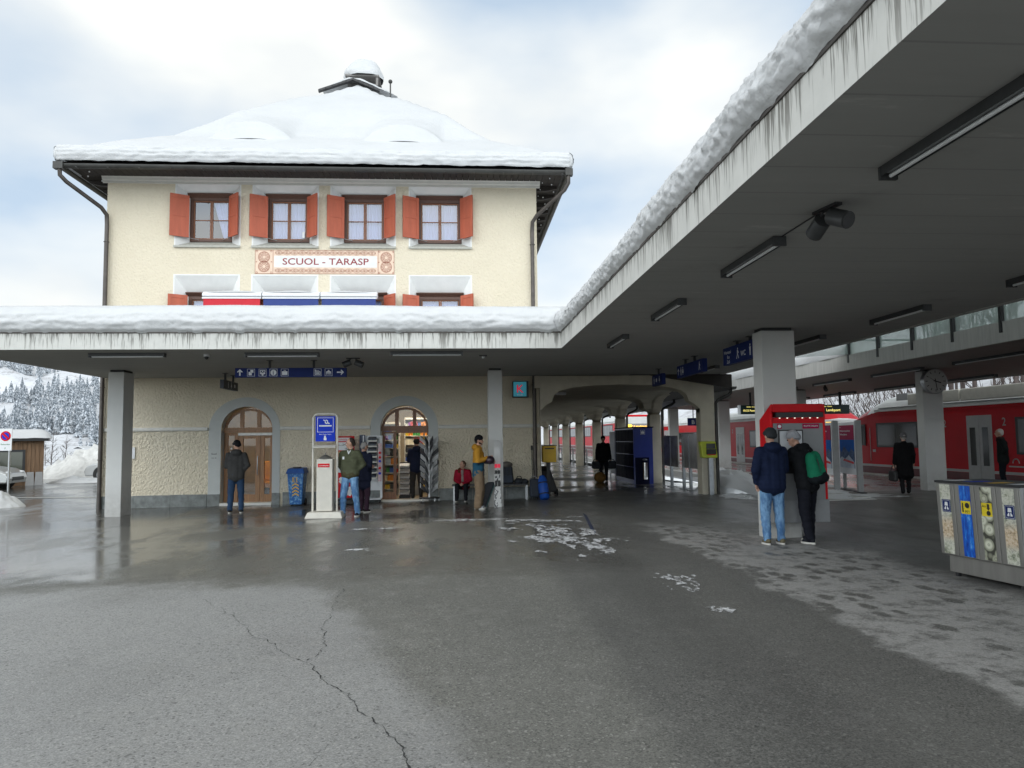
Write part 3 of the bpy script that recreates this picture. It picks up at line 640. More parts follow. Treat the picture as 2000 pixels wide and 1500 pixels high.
def window(o0, o1, i0, i1, zb, zt, ib, it, curt, knob=True):
    D = 0.31; Y0, Y1 = FY-0.004, FY+D
    w = MB()
    O = [(o0, zb), (o1, zb), (o1, zt), (o0, zt)]; I = [(i0, ib), (i1, ib), (i1, it), (i0, it)]
    for k in range(4):
        a, c = O[k], O[(k+1) % 4]; e, f = I[(k+1) % 4], I[k]
        if k == 0: continue
        w.quad((a[0], Y0+0.004, a[1]), (c[0], Y0+0.004, c[1]), (e[0], Y1, e[1]), (f[0], Y1, f[1]))
    # painted border proud of the stucco
    bd = 0.035
    for x0, x1, z0, z1 in ((o0-bd, o0, zb, zt+bd), (o1, o1+bd, zb, zt+bd), (o0, o1, zt, zt+bd)): w.box(x0, Y0-0.003, z0, x1, FY+0.02, z1)
    wr = w.build('window_reveal', M_WHITE, st)
    s = MB(); s.hexa([(o0-0.04, FY-0.06, zb-0.055), (o1+0.04, FY-0.06, zb-0.055), (o1, FY+0.02, zb-0.055), (o0, FY+0.02, zb-0.055)], [(o0-0.04, FY-0.06, zb), (o1+0.04, FY-0.06, zb), (o1, FY+0.02, zb+0.006), (o0, FY+0.02, zb+0.006)])
    s.quad((o0, FY+0.02, zb+0.006), (o1, FY+0.02, zb+0.006), (i1, Y1, ib), (i0, Y1, ib))
    s.build('window_sill', M_SILL, st)
    f = MB(); t = 0.062
    f.box(i0-0.02, Y1-0.05, ib, i0+t, Y1+0.06, it); f.box(i1-t, Y1-0.05, ib, i1+0.02, Y1+0.06, it)
    f.box(i0+t, Y1-0.05, ib, i1-t, Y1+0.06, ib+0.065); f.box(i0+t, Y1-0.05, it-0.10, i1-t, Y1+0.06, it)
    f.prism([(Y1-0.05, it-0.02), (Y1-0.16, it+0.06), (Y1-0.16, it+0.08), (Y1+0.06, it+0.08), (Y1+0.06, it-0.02)], 'x', i0-0.07, i1+0.07)
    wo_ = f.build('window', M_BROWN, st)
    c = MB(); cx = (i0+i1)/2
    a0, a1, z0, z1 = i0+t, i1-t, ib+0.065, it-0.10
    for x0, x1 in ((a0, cx-0.004), (cx+0.004, a1)):
        c.box(x0, Y1-0.01, z0, x0+0.036, Y1+0.035, z1); c.box(x1-0.036, Y1-0.01, z0, x1, Y1+0.035, z1)
        c.box(x0+0.036, Y1-0.008, z0, x1-0.036, Y1+0.033, z0+0.04); c.box(x0+0.036, Y1-0.008, z1-0.034, x1-0.036, Y1+0.033, z1)
        zm = (z0+z1)/2; c.box(x0+0.036, Y1-0.004, zm-0.011, x1-0.036, Y1+0.03, zm+0.013)
    c.box(cx-0.02, Y1-0.03, (z0+z1)/2-0.05, cx+0.02, Y1-0.011, (z0+z1)/2+0.03)
    c.build('casement', M_BROWN2, wo_)
    p = MB(); p.quad((a0+0.03, Y1+0.012, z0+0.02), (a1-0.03, Y1+0.012, z0+0.02), (a1-0.03, Y1+0.012, z1-0.02), (a0+0.03, Y1+0.012, z1-0.02)); p.build('pane', M_GLASS, wo_)
    q = MB()
    for x0, x1, cut in curt:
        n = 40
        def cf(u, v, x0=x0, x1=x1, cut=cut):
            xe0 = x0+(cut*(1-v) if cut > 0 else 0); X = xe0+(x1-xe0)*u
            return (X, Y1+0.10+0.018*sin((x0+(x1-x0)*u)*95)+0.012*sin(u*17), z0-0.05+(z1-z0+0.1)*v)
        q.grid(cf, n, 6)
    q.build('curtain', M_CURT, wo_)
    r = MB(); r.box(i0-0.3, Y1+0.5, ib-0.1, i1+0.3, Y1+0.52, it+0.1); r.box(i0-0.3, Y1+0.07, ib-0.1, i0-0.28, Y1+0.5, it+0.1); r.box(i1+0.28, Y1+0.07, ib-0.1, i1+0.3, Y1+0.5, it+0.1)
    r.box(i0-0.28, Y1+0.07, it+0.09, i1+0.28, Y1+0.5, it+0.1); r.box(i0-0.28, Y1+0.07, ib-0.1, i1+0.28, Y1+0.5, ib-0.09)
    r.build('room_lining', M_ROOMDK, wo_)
    for sgn in (-1, 1):
        hx = i0+0.005 if sgn < 0 else i1-0.005
        dx, dy = (-0.46, -0.27) if sgn < 0 else (0.36, -0.40)
        sh = shutter_mesh(hx, ib+0.07, it-0.02, dx, dy, 0.49).build('shutter', M_SHUT, st)
        a = MB(); e = Vector((hx, FY+0.11, 0))+Vector((dx, dy, 0)).normalized()*0.3
        a.tube([(hx+sgn*(-0.22), Y1-0.06, ib+0.045), (e.x, e.y+0.02, ib+0.10)], 0.008, 6); a.build('shutter_stay', M_STEEL, sh)
for k, (o0, o1, i0, i1) in enumerate(WIN):
    cx = (i0+i1)/2
    if k == 0: cu = [(cx+0.0, i1, 0.33)]
    else: cu = [(i0, cx-0.02, 0), (cx-0.02, i1, 0.0 if k != 1 else 0.0)]
    window(o0, o1, i0, i1, 6.94, 8.63, 7.12, 8.37, cu)
    window(o0, o1, i0, i1, 4.42, 6.12, 4.60, 5.62, [(i0, cx-0.02, 0), (cx-0.02, i1, 0)])
# small thermometer box in the second window
b = MB(); b.box(-4.33, FY+0.27, 7.24, -4.27, FY+0.295, 7.42); b.build('thermometer', M_SWHITE, st)
# painted name panel in sgraffito
M_SIGNW = mat('name_panel_white', (0.70, 0.70, 0.68), 0.85, var=0.05)
x0, x1, z0, z1 = -5.53, -1.78, 6.175, 6.835; Y = FY-0.006
b = MB(); b.box(x0, Y, z0, x1, FY-0.001, z1, 0)
b.box(-5.02, Y-0.003, 6.355, -2.25, Y-0.0005, 6.675, 1)
def line(p, q, w=0.009, yo=0.0045, m=2):
    p = Vector((p[0], p[1])); q = Vector((q[0], q[1])); d = (q-p).normalized(); n = Vector((-d.y, d.x))*w/2; p = p-d*w*0.4; q = q+d*w*0.4
    b.quad(*[(a.x, Y-yo, a.y) for a in (p-n, q-n, q+n, p+n)], m=m)
def ring(cx, cz, r, w, n=28, yo=0.0045):
    P0 = [(cx+(r-w/2)*cos(2*pi*i/n), cz+(r-w/2)*sin(2*pi*i/n)) for i in range(n)]; P1 = [(cx+(r+w/2)*cos(2*pi*i/n), cz+(r+w/2)*sin(2*pi*i/n)) for i in range(n)]
    b.add([(p[0], Y-yo, p[1]) for p in P0+P1], [(i, (i+1) % n, n+(i+1) % n, n+i) for i in range(n)], 2)
for zz in (z0+0.006, z1-0.006): line((x0, zz), (x1, zz))
for xx in (x0+0.006, x1-0.006, -5.05, -2.22): line((xx, z0), (xx, z1))
for cz in (6.755, 6.265):
    n = 13; L = 2.72; st0 = -5.0; per = L/n
    for ph in (0, pi):
        for off in (-0.014, 0.014):
            prev = None
            for i in range(n*10+1):
                X = st0+L*i/(n*10); Z = cz+0.047*sin(ph+pi*(X-st0)/per)+off
                if prev: line(prev, (X, Z), 0.006, 0.0045+(0.0006 if ph else 0))
                prev = (X, Z)
    for i in range(n): ring(st0+per*(i+0.5), cz, 0.020, 0.009, 14, 0.0056)
for cx in (-5.29, -2.0):
    for cz in (6.635, 6.375):
        for r, w in ((0.195, 0.010), (0.165, 0.007), (0.085, 0.007), (0.055, 0.010)): ring(cx, cz, r if r < 0.19 else 0.150, w) if r != 0.165 else ring(cx, cz, 0.130, w)
        for i in range(10):
            a = 2*pi*i/10; ring(cx+0.107*cos(a), cz+0.107*sin(a), 0.018, 0.006, 10, 0.005)
    for sx in (-1, 1):
        for cz in (6.80, 6.21): ring(cx+sx*0.19, cz, 0.022, 0.008, 12)
        ring(cx+sx*0.2, 6.505, 0.012, 0.008, 10)
b.text('SCUOL - TARASP', (-3.635, Y-0.0042, 6.43), (1, 0, 0), (0, 0, 1), 0.255, m=3, width=2.32)
tag(b.build('painted_name_panel', [M_PINK, M_SIGNW, M_ORN, M_LETT], st))
# doors
def surround(x0, x1, l, r, top, zs, m):
    """painted band round the arched door, 4 mm proud"""
    n = 24; cx = (x0+x1)/2; hw = (x1-x0)/2; b = MB()
    inn = [(x0, 0.0)]+[(cx-hw*cos(pi*i/n), zs+0.60*sin(pi*i/n)) for i in range(n+1)]+[(x1, 0.0)]
    out = [(x0-l, 0.0)]+[(cx-(hw+(l if i < n/2 else r))*cos(pi*i/n), zs+(0.60+top)*sin(pi*i/n)) for i in range(n+1)]+[(x1+r, 0.0)]
    k = len(inn); Yf = FY-0.012
    b.add([(a, Yf, z) for a, z in inn]+[(a, Yf, z) for a, z in out], [(i, i+1, k+i+1, k+i) for i in range(k-1)], 0)
    b.add([(a, Yf, z) for a, z in out]+[(a, FY+0.004, z) for a, z in out], [(i, i+1, k+i+1, k+i) for i in range(k-1)], 0)
    b.add([(a, Yf, z) for a, z in inn]+[(a, FY+0.34, z) for a, z in inn], [(i, i+1, k+i+1, k+i) for i in range(k-1)], 0)
    b.build('door_surround', m, st)
surround(DX[0][0], DX[0][1], 0.32, 0.20, 0.25, DZS, M_GREYPL); surround(DX[1][0], DX[1][1], 0.27, 0.26, 0.26, DZS, M_GREYPL)
b = MB()
for a, c in ((-6.675, -6.36), (-5.0, -4.80), (-2.43, -2.16), (-0.85, -0.59)): b = MB(); b.box(a, FY-0.05, -0.25, c, FY-0.013, gz(a)+0.31); b.build('door_plinth', M_STONE, st)
def fanlight(x0, x1, zs, ys, mw, name_mat, posts):
    """half-round head of the door with three panes"""
    cx = (x0+x1)/2; hw = (x1-x0)/2; n = 24; b = MB(); t = 0.065
    o = [(cx-hw*cos(pi*i/n), zs+0.6*sin(pi*i/n)) for i in range(n+1)]; k = len(o)
    i_ = [(cx-(hw-t)*cos(pi*i/n), zs+(0.6-t)*sin(pi*i/n)) for i in range(n+1)]
    for yy in (ys, ys+0.06): b.add([(a, yy, z) for a, z in o]+[(a, yy, z) for a, z in i_], [(i, i+1, k+i+1, k+i) for i in range(k-1)])
    b.add([(a, ys, z) for a, z in i_]+[(a, ys+0.06, z) for a, z in i_], [(i, i+1, k+i+1, k+i) for i in range(k-1)])
    for px in posts:
        zt = zs+(0.6-t*0.5)*sqrt(max(0, 1-((px-cx)/(hw-t*0.5))**2)); b.box(px-0.05, ys-0.004, zs+0.09, px+0.05, ys+0.064, zt)
    b.box(x0, ys-0.03, zs-0.05, x1, ys+0.09, zs+0.085)
    b.box(x0, ys-0.045, zs+0.02, x1, ys-0.031, zs+0.06)
    return b
YS = FY+0.24
d1 = fanlight(DX[0][0], DX[0][1], 1.93, YS, 0.5, None, (-5.88, -5.43)).build('door_head', M_DOORW, st)
gl = MB(); x0, x1 = DX[0]; cx = (x0+x1)/2
gl.add([(cx-(0.62)*cos(pi*i/20), YS+0.03, 2.0+0.55*sin(pi*i/20)) for i in range(21)], [tuple(range(21))]); gl.build('fanlight_pane', M_DGLASS, d1)
def leaf(name, x0, x1, z0, z1, stile, m, gm, parent=None, kick=0.20):
    b = MB(); b.box(x0, YS, z0, x0+stile, YS+0.06, z1); b.box(x1-stile, YS, z0, x1, YS+0.06, z1)
    b.box(x0+stile, YS+0.001, z0, x1-stile, YS+0.059, z0+kick); b.box(x0+stile, YS+0.001, z1-stile*0.7, x1-stile, YS+0.059, z1)
    o = b.build(name, m, parent or st, bevel=0.006)
    p = MB(); p.quad((x0+stile, YS+0.03, z0+kick), (x1-stile, YS+0.03, z0+kick), (x1-stile, YS+0.03, z1-stile*0.7), (x0+stile, YS+0.03, z1-stile*0.7)); p.build('pane', gm, o)
    return o
leaf('side_light', -6.34, -5.97, 0.02, 1.87, 0.10, M_DOORW, M_DGLASS); dl = leaf('door', -5.96, -5.39, 0.02, 1.80, 0.12, M_DOORW, M_DGLASS); leaf('door', -5.385, -5.02, 0.02, 1.80, 0.11, M_DOORW, M_DGLASS)
b = MB(); b.box(-5.96, YS-0.05, 1.80, -5.02, YS+0.05, 1.87); b.build('door_closer_rail', M_BRUSH, st)
b = MB(); b.tube([(-5.44, YS-0.05, 0.75), (-5.44, YS-0.07, 0.8), (-5.44, YS-0.07, 1.2), (-5.44, YS-0.05, 1.25)], 0.013); b.build('handle', M_STEEL, dl)
b = MB()
for i, zz in enumerate((1.45, 1.36, 1.27, 1.18)): b.cyl((-6.155, YS+0.025, zz), (-6.155, YS+0.020, zz), 0.028, n=14)
b.build('sticker', M_SWHITE, dl)
d2 = fanlight(DX[1][0], DX[1][1], 1.93, YS, 0.5, None, (-1.73, -1.25)).build('door_head', M_DOORW2, st)
gl = MB(); x0, x1 = DX[1]; cx = (x0+x1)/2
gl.add([(cx-(0.6)*cos(pi*i/20), YS+0.03, 2.0+0.55*sin(pi*i/20)) for i in range(21)], [tuple(range(21))]); gl.build('fanlight_pane', M_DGLASS, d2)
leaf('side_light', -2.14, -1.74, 0.02, 1.87, 0.085, M_DOORW2, M_DGLASS)
b = MB(); b.box(-2.06, YS+0.034, 1.22, -1.92, YS+0.037, 1.42); b.box(-2.03, YS+0.034, 0.95, -1.90, YS+0.037, 1.15, 1); b.build('door_notice', [M_PAPER, M_SWHITE], st)
b = MB(); b.box(-1.735, YS-0.06, 1.82, -0.87, YS+0.02, 1.88); b.build('sliding_door_rail', M_DOORW2, st)
for q in ((-6.35, -5.01, 0.02), (-2.15, -0.86, 0.025)): b = MB(); b.box(q[0], FY-0.06, -0.05, q[1], FY+0.33, q[2]); b.build('threshold', M_CORN, st)
# waiting room and kiosk interiors
M_INT = mat('interior_wall', (0.34, 0.28, 0.20), 0.8, var=0.1); M_INTF = mat('interior_floor', (0.24, 0.19, 0.12), 0.45, var=0.2)
def room(name, x0, x1, zc, d):
    b = MB(); y0, y1 = FY+0.36, FY+d
    b.quad((x0, y0, 0.0), (x1, y0, 0), (x1, y1, 0), (x0, y1, 0), m=1); b.quad((x0, y1, 0), (x1, y1, 0), (x1, y1, zc), (x0, y1, zc))
    b.quad((x0, y0, 0), (x0, y1, 0), (x0, y1, zc), (x0, y0, zc)); b.quad((x1, y0, 0), (x1, y1, 0), (x1, y1, zc), (x1, y0, zc)); b.quad((x0, y0, zc), (x1, y0, zc), (x1, y1, zc), (x0, y1, zc))
    return b.build(name, [M_INT, M_INTF], st)
room('waiting_room', -7.6, -3.9, 3.2, 4.5); room('kiosk_room', -3.0, 1.6, 3.2, 5.0)
b = MB(); b.box(-1.9, FY+1.2, 3.02, -0.7, FY+1.28, 3.06); b.box(-2.1, FY+2.6, 3.02, -0.5, FY+2.68, 3.06); b.build('kiosk_ceiling_lamp', M_LAMPON, st)
b = MB(); b.box(-6.5, FY+1.6, 3.0, -6.2, FY+1.9, 3.06); b.box(-5.2, FY+1.6, 3.0, -4.9, FY+1.9, 3.06); b.build('waiting_room_lamp', M_LAMPWARM, st)
# eaves, gutter, downpipes
EX0, EX1, EY0, EY1 = -10.14, 2.90, 19.28, 33.7; EZ = 8.78
M_SOFFW = mat('eaves_boards', (0.03, 0.025, 0.022), 0.8, var=0.35, vscale=6)
b = MB(); w = 0.17
for k in range(int((EX1-EX0)/w)):
    X = EX0+0.05+k*w; b.box(X, EY0+0.05, EZ+0.02, X+w*0.94, FY+0.02, EZ+0.05)
b.box(EX0, FY+0.0, EZ+0.02, BX0, EY1, EZ+0.05); b.box(BX1, FY+0.0, EZ+0.02, EX1, EY1, EZ+0.05); b.box(BX0, FY+0.05, EZ+0.06, BX1, EY1, EZ+0.09)
b.build('eaves_soffit', M_SOFFW, st)
b = MB()
for k in range(18):
    Yk = FY+0.3+k*0.75; b = MB()
    b.prism([(BX1, EZ-0.13), (BX1+0.3, EZ-0.13), (EX1-0.1, EZ-0.06), (EX1-0.1, EZ+0.02), (BX1, EZ+0.02)], 'y', Yk-0.05, Yk+0.05); b.build('rafter', M_DKWOOD, st); b = MB()
    b.prism([(BX0, EZ-0.13), (BX0-0.3, EZ-0.13), (EX0+0.1, EZ-0.06), (EX0+0.1, EZ+0.02), (BX0, EZ+0.02)], 'y', Yk-0.05, Yk+0.05); b.build('rafter', M_DKWOOD, st)
b = MB()
def gut(p, q, r=0.075):
    p = Vector(p); q = Vector(q); d = (q-p).normalized(); s = Vector((-d.y, d.x, 0)); n = 10
    vs = []; 
    for c in (p, q):
        for rr in (r, r-0.008):
            vs += [c+s*(rr*cos(pi+pi*i/n))+Vector((0, 0, rr*sin(pi+pi*i/n)*1.25)) for i in range(n+1)]
    k = n+1; fs = [(i, i+1, 2*k+i+1, 2*k+i) for i in range(n)]+[(k+i, k+i+1, 3*k+i+1, 3*k+i) for i in range(n)]+[(0, k, 3*k, 2*k), (n, k+n, 3*k+n, 2*k+n)]+[tuple(list(range(k))+list(range(2*k-1, k-1, -1)))]
    b.add(vs, fs)
gut((EX0-0.02, EY0-0.03, EZ-0.02), (EX1+0.06, EY0-0.03, EZ-0.02)); gut((EX1+0.05, EY0-0.1, EZ-0.02), (EX1+0.05, EY1, EZ-0.02)); gut((EX0-0.05, EY1, EZ-0.02), (EX0-0.05, EY0-0.1, EZ-0.02))
b.box(EX0-0.02, EY0+0.06, EZ-0.09, EX1, EY0+0.09, EZ+0.05)
for k in range(17):
    X = EX0+0.4+k*0.78; b.box(X, EY0-0.11, EZ-0.115, X+0.03, EY0+0.05, EZ-0.10)
b.box(EX0-0.14, EY0-0.14, EZ-0.16, EX0+0.10, EY0+0.02, EZ+0.02); b.box(EX1-0.06, EY0-0.14, EZ-0.16, EX1+0.14, EY0+0.02, EZ+0.02)
b.build('gutter', M_GUT, st)
b = MB(); b.tube([(EX0-0.01, EY0-0.05, EZ-0.15), (EX0-0.01, EY0-0.03, EZ-0.30), (EX0+0.10, EY0+0.08, EZ-0.44), (BX0-0.02, FY-0.28, EZ-0.90), (BX0+0.05, FY-0.12, EZ-1.05), (BX0+0.055, FY-0.10, EZ-1.3), (BX0+0.055, FY-0.10, -0.1)], 0.055, 10)
for zz in (7.0, 5.2, 3.1, 1.2): b.tube([(BX0+0.055+0.062*cos(a), FY-0.10+0.062*sin(a), zz) for a in [2*pi*i/12 for i in range(12)]], 0.012, 6, closed=True)
b.build('downpipe', M_PIPE, st)
b = MB(); b.tube([(EX1+0.03, EY0-0.05, EZ-0.15), (EX1+0.03, EY0-0.03, EZ-0.34), (EX1-0.06, EY0+0.06, EZ-0.50), (BX1-0.02, FY-0.26, EZ-1.0), (BX1-0.13, FY-0.12, EZ-1.15), (BX1-0.14, FY-0.10, EZ-1.4), (BX1-0.14, FY-0.10, 0.05)], 0.055, 10)
for zz in (7.0, 5.2, 3.1, 1.5, 0.8): b.tube([(BX1-0.14+0.062*cos(a), FY-0.10+0.062*sin(a), zz) for a in [2*pi*i/12 for i in range(12)]], 0.012, 6, closed=True)
b.build('downpipe', M_PIPE, st)
# fairy lights strung under the right-hand eaves
b = MB(); rnd = random.Random(3)
for k in range(22):
    Yk = 19.6+k*0.55; b.ell((BX1+0.30+0.12*(k % 3), Yk, EZ-0.10+0.02*(k % 2)), 0.02, 8, 6); b.ell((BX1+0.12, Yk+0.2, EZ-0.16), 0.014, 8, 6)
for k in range(4): b.ell((BX0-0.15-0.2*(k % 2), 19.6+k*0.35, EZ-0.08), 0.022, 8, 6)
b.build('fairy_light_string', M_SWHITE, st)
# roof: tiles under a deep snow blanket with two eyebrow dormers
PR = [(0.0, 8.86), (0.06, 9.05), (0.12, 9.35), (0.29, 10.05), (0.40, 10.75), (0.50, 11.48), (0.72, 12.78), (0.82, 13.25), (0.95, 14.08), (1.0, 14.36)]
def prof(u):
    for (a, za), (c, zc) in zip(PR, PR[1:]):
        if u <= c: return za+(zc-za)*(u-a)/(c-a)
    return PR[-1][1]
HX = (EX1-EX0)/2; MXc = (EX0+EX1)/2; HYd = (EY1-EY0)/2; MYc = (EY0+EY1)/2
def roof_u(X, Y): return max(0.0, min(1.0, 1-max(abs(X-MXc)/HX, abs(Y-MYc)/HYd)))
b = MB()
def rf(u, v):
    X = EX0+(EX1-EX0)*u; Y = EY0+(EY1-EY0)*v; return (X, Y, prof(roof_u(X, Y))-0.02)
b.grid(rf, 40, 40, smooth=False); b.build('roof', M_TILE, st)
b = MB()
for k in range(26):      # tile verge on the right side, seen from below
    Yk = EY0+0.1+k*0.55; b.cyl((EX1-0.02, Yk, EZ+0.06), (EX1-0.02, Yk+0.5, EZ+0.05), 0.06, 0.075, n=10)
b.build('verge_tiles', M_TILE, st)
DOR = [(-5.86, 20.85), (-1.6, 20.85)]
def ss(t): t = max(0, min(1, t)); return t*t*(3-2*t)
def snow_z(X, Y):
    u = roof_u(X, Y); dx = min(X-EX0, EX1-X); dy = min(Y-EY0, EY1-Y)
    # soften the hips a little
    a = 1-abs(X-MXc)/HX; c = 1-abs(Y-MYc)/HYd; k = 0.02; h = max(k-abs(a-c), 0)/k; us = min(a, c)-h*h*k*0.25
    z = prof(max(0, min(1, us)))
    th = 0.40*(1-0.42*ss((u-0.5)/0.5))
    for cx, cy in DOR:
        e = ((X-cx)/1.12)**2
        if e < 1:
            w = (1-e)**0.85; t = (Y-cy)
            if t >= 0: z += w*0.50*ss(t/0.05)*(1-ss((t-0.25)/2.1))
    z += 0.025*fbm(X*0.5, Y*0.5, 2, 4)+0.012*fbm(X*2, Y*2, 5, 3)
    return z+th
b = MB(); NX = 150; ysn = [EY0-0.06+1.4*i/26 for i in range(27)]
cuts = sorted(set([round(EY0-0.06+0.05*i, 3) for i in range(24)]+[20.80, 20.83, 20.86, 20.89, 20.92]+[round(20.5+0.12*i, 3) for i in range(20)]+[22.9+0.35*i for i in range(32)]))
cuts = [y for y in cuts if y <= EY1]
def snr(u, v):
    X = EX0-0.05+(EX1-EX0+0.1)*u; j = int(round(v*(len(cuts)-1))); Y = cuts[j]
    d = max(0, min(X-(EX0-0.05), EX1+0.05-X, Y-(EY0-0.06), EY1-Y))
    lip = 1-(1-min(1, d/0.26))**2
    zb = prof(roof_u(X, Y))+0.0; zt = snow_z(X, Y)
    return (X, Y, zb+(zt-zb)*(0.30+0.70*sqrt(max(0, lip))))
b.grid(snr, NX, len(cuts)-1)
# rounded, layered front lip hanging over the gutter
def lip(path, outs):
    def f(u, v):
        i = u*(len(path)-1); k = min(int(i), len(path)-2); t = i-k; p = Vector(path[k]).lerp(Vector(path[k+1]), t); o = Vector(outs[k])
        a = v; zb, ztp = 8.84, 9.27
        bul = 0.13*max(0, sin(pi*min(1, a*0.96+0.06)))**0.5+0.014*sin(a*24+2.5*fbm(p.x*0.7, p.y*0.7, 1))*(0.6+0.4*fbm(p.x*2, p.y*2, 9))+0.03*fbm(p.x*4+p.y*4, a*3, 5, 4)
        q = p+o*bul; return (q.x, q.y, zb+(ztp-zb)*a+0.02*fbm(p.x*1.2+p.y, 0, 3)*(1 if v < 0.1 else 0.5)+0.015*fbm(q.x*3, a*4, 2))
    return f
X0, X1, Y0 = EX0-0.05, EX1+0.05, EY0-0.06
b.grid(lip([(X0, Y0+0.0, 0), (X1, Y0, 0)], [(0, -1, 0)]), 170, 14); b.grid(lip([(X1, Y0, 0), (X1, EY1, 0)], [(1, 0, 0)]), 90, 12); b.grid(lip([(X0, EY1, 0), (X0, Y0, 0)], [(-1, 0, 0)]), 90, 12)
b.ell((X1, Y0, 9.03), (0.11, 0.11, 0.2)); b.ell((X0, Y0, 9.03), (0.11, 0.11, 0.2))
b.build('roof_snow', M_SNOW, st)
# dark slits of the eyebrow dormers
b = MB()
for cx, cy in DOR:
    zb = snow_z(cx, cy-0.06); b.add([(cx-0.62*cos(pi*i/14), cy-0.03, zb-0.03+0.075*sin(pi*i/14)) for i in range(15)], [tuple(range(15))])
b.build('dormer_window', M_DARK, st)
# gablet at the top, chimney with a snow cap, lightning rod
b = MB(); GY = 26.3; ap = Vector((-3.78, GY, 14.70))
GL = [(-5.0, 14.25), (-2.86, 14.30)]
for ex, ez in GL:
    e = Vector((ex, GY, ez)); d = (e-ap)
    for k in range(5):
        a = ap+d*(k/5); c = ap+d*((k+1.06)/5); t = 0.075
        b.hexa([a+V(0, -0.06, -t), c+V(0, -0.06, -t), c+V(0, 0.10, -t), a+V(0, 0.10, -t)], [a+V(0, -0.06, 0.0), c+V(0, -0.06, 0.0), c+V(0, 0.10, 0.0), a+V(0, 0.10, 0.0)])
b.build('gablet_tiles', M_TILE, st)
b = MB()
def cap(u, v):
    side = -1 if u < 0.5 else 1; t = abs(u-0.5)*2; ex, ez = (-4.9, 14.27) if side < 0 else (-2.2, 14.05)
    p = ap.lerp(Vector((ex, GY, ez)), t); return (p.x, GY+0.9*v, p.z+0.17*sqrt(max(0, 1-(t*0.98)**2))*(1-(1-min(1, v*5+0.15))**2)*(0.4+0.6*min(1, t*6+0.1))+0.02*fbm(p.x*4, v*3, 1))
b.grid(cap, 40, 10); b.build('ridge_snow', M_SNOW, st)
ch = MB(); CYc = 27.2; ch.box(-3.99, CYc-0.4, 13.6, -3.02, CYc+0.4, 14.68); ch.box(-4.05, CYc-0.46, 14.66, -2.96, CYc+0.46, 14.72); ch.box(-4.14, CYc-0.5, 15.0, -2.90, CYc+0.5, 15.06)
for cx in (-4.02, -2.98):
    for cy in (CYc-0.42, CYc+0.42): ch.box(cx-0.04, cy-0.03, 14.70, cx+0.04, cy+0.03, 15.0)
cho = ch.build('chimney', [mat('chimney_render', (0.22, 0.21, 0.2), 0.85, var=0.2)], st)
b = MB()
def cs(u, v):
    a = 2*pi*u; r = sqrt(max(0, 1-v**2.6)); z = 15.05+0.78*v
    w = 1+0.10*fbm(cos(a)*1.5, sin(a)*1.5, v*2)+0.04*sin(v*9)
    return (-3.51+0.70*r*w*cos(a)+0.06*(1-v)*(1 if cos(a) > 0 else 0), CYc+0.62*r*w*sin(a), z)
b.grid(cs, 28, 14); b.build('snow_cap', M_SNOW, cho)
b = MB(); b.cyl((-2.42, 26, 13.9), (-2.42, 26, 14.42), 0.025, n=8); b.ell((-2.42, 26, 14.46), 0.075); b.build('lightning_rod', M_GUT, st)
# notices on the wall
b = MB(); b.box(-8.70, FY-0.03, 1.22, -8.55, FY-0.012, 1.52); b.build('wall_notice', M_SWHITE, st)
b = MB(); b.text('Scuol', (-6.52, FY-0.016, 1.30), (1, 0, 0), (0, 0, 1), 0.065); b.text('Gep. Ski', (-6.52, FY-0.016, 1.20), (1, 0, 0), (0, 0, 1), 0.04); b.build('lettering', M_DARK, st)

# ------------------------------------------------------------------ kiosk shelves
rnd = random.Random(11)
PCOL = [mat('packet_'+n, c, 0.45) for n, c in (('red', (0.45, 0.02, 0.02)), ('yellow', (0.6, 0.4, 0.02)), ('cream', (0.6, 0.55, 0.42)), ('blue', (0.03, 0.1, 0.4)), ('green', (0.05, 0.25, 0.06)), ('purple', (0.15, 0.03, 0.22)), ('white', (0.65, 0.65, 0.62)), ('orange', (0.6, 0.2, 0.02)), ('dark', (0.03, 0.03, 0.035)))]
def shelf_unit(name, label, x0, x1, y0, y1, rows, z0=0.15, dz=0.28, face=-1):
    t = thing(name, label, 'shelf', ((x0+x1)/2, (y0+y1)/2, 0.0))
    f = MB(); f.box(x0, y1-0.03, 0, x1, y1, z0+rows*dz+0.05)
    for x in (x0, x1-0.02): f.box(x, y0, 0, x+0.02, y1-0.03, z0+rows*dz+0.05)
    for r in range(rows+1): f.box(x0+0.02, y0, z0+r*dz-0.02, x1-0.02, y1-0.03, z0+r*dz)
    f.build('shelf_frame', M_OFFW, t)
    p = MB()
    for r in range(rows):
        x = x0+0.03
        while x < x1-0.08:
            w = rnd.uniform(0.04, 0.11); h = rnd.uniform(0.10, dz-0.06); k = rnd.randrange(len(PCOL))
            for c in range(rnd.randint(1, 3)):
                if x+w > x1-0.03: break
                p.box(x, y0+0.01+rnd.uniform(0, 0.03), z0+r*dz, x+w-0.008, y1-0.06, z0+r*dz+h, k); x += w
    tag(p.build('packets', PCOL, t), kind='stuff')
    return t
shelf_unit('shop_shelf', 'tall kiosk shelf of sweets and cigarettes seen through the open shop door', -1.72, -0.95, 23.2, 23.6, 8, 0.2, 0.26)
shelf_unit('shop_shelf', 'kiosk shelf behind the narrow side glass of the shop door', -2.45, -1.8, 22.2, 22.6, 8, 0.2, 0.24)
shelf_unit('shop_shelf', 'kiosk shelf of coloured packets at the right of the shop interior', -0.85, 0.1, 22.6, 23.0, 8, 0.2, 0.26)
t = thing('magazine_stand', 'low stand of folded newspapers just inside the kiosk doorway', 'stand', (-1.55, 21.3, 0.0))
b = MB(); b.box(-1.72, 21.2, 0, -1.42, 21.5, 0.06); b.box(-1.72, 21.44, 0.06, -1.42, 21.48, 1.0); b.build('stand_frame', M_DARK, t)
p = MB()
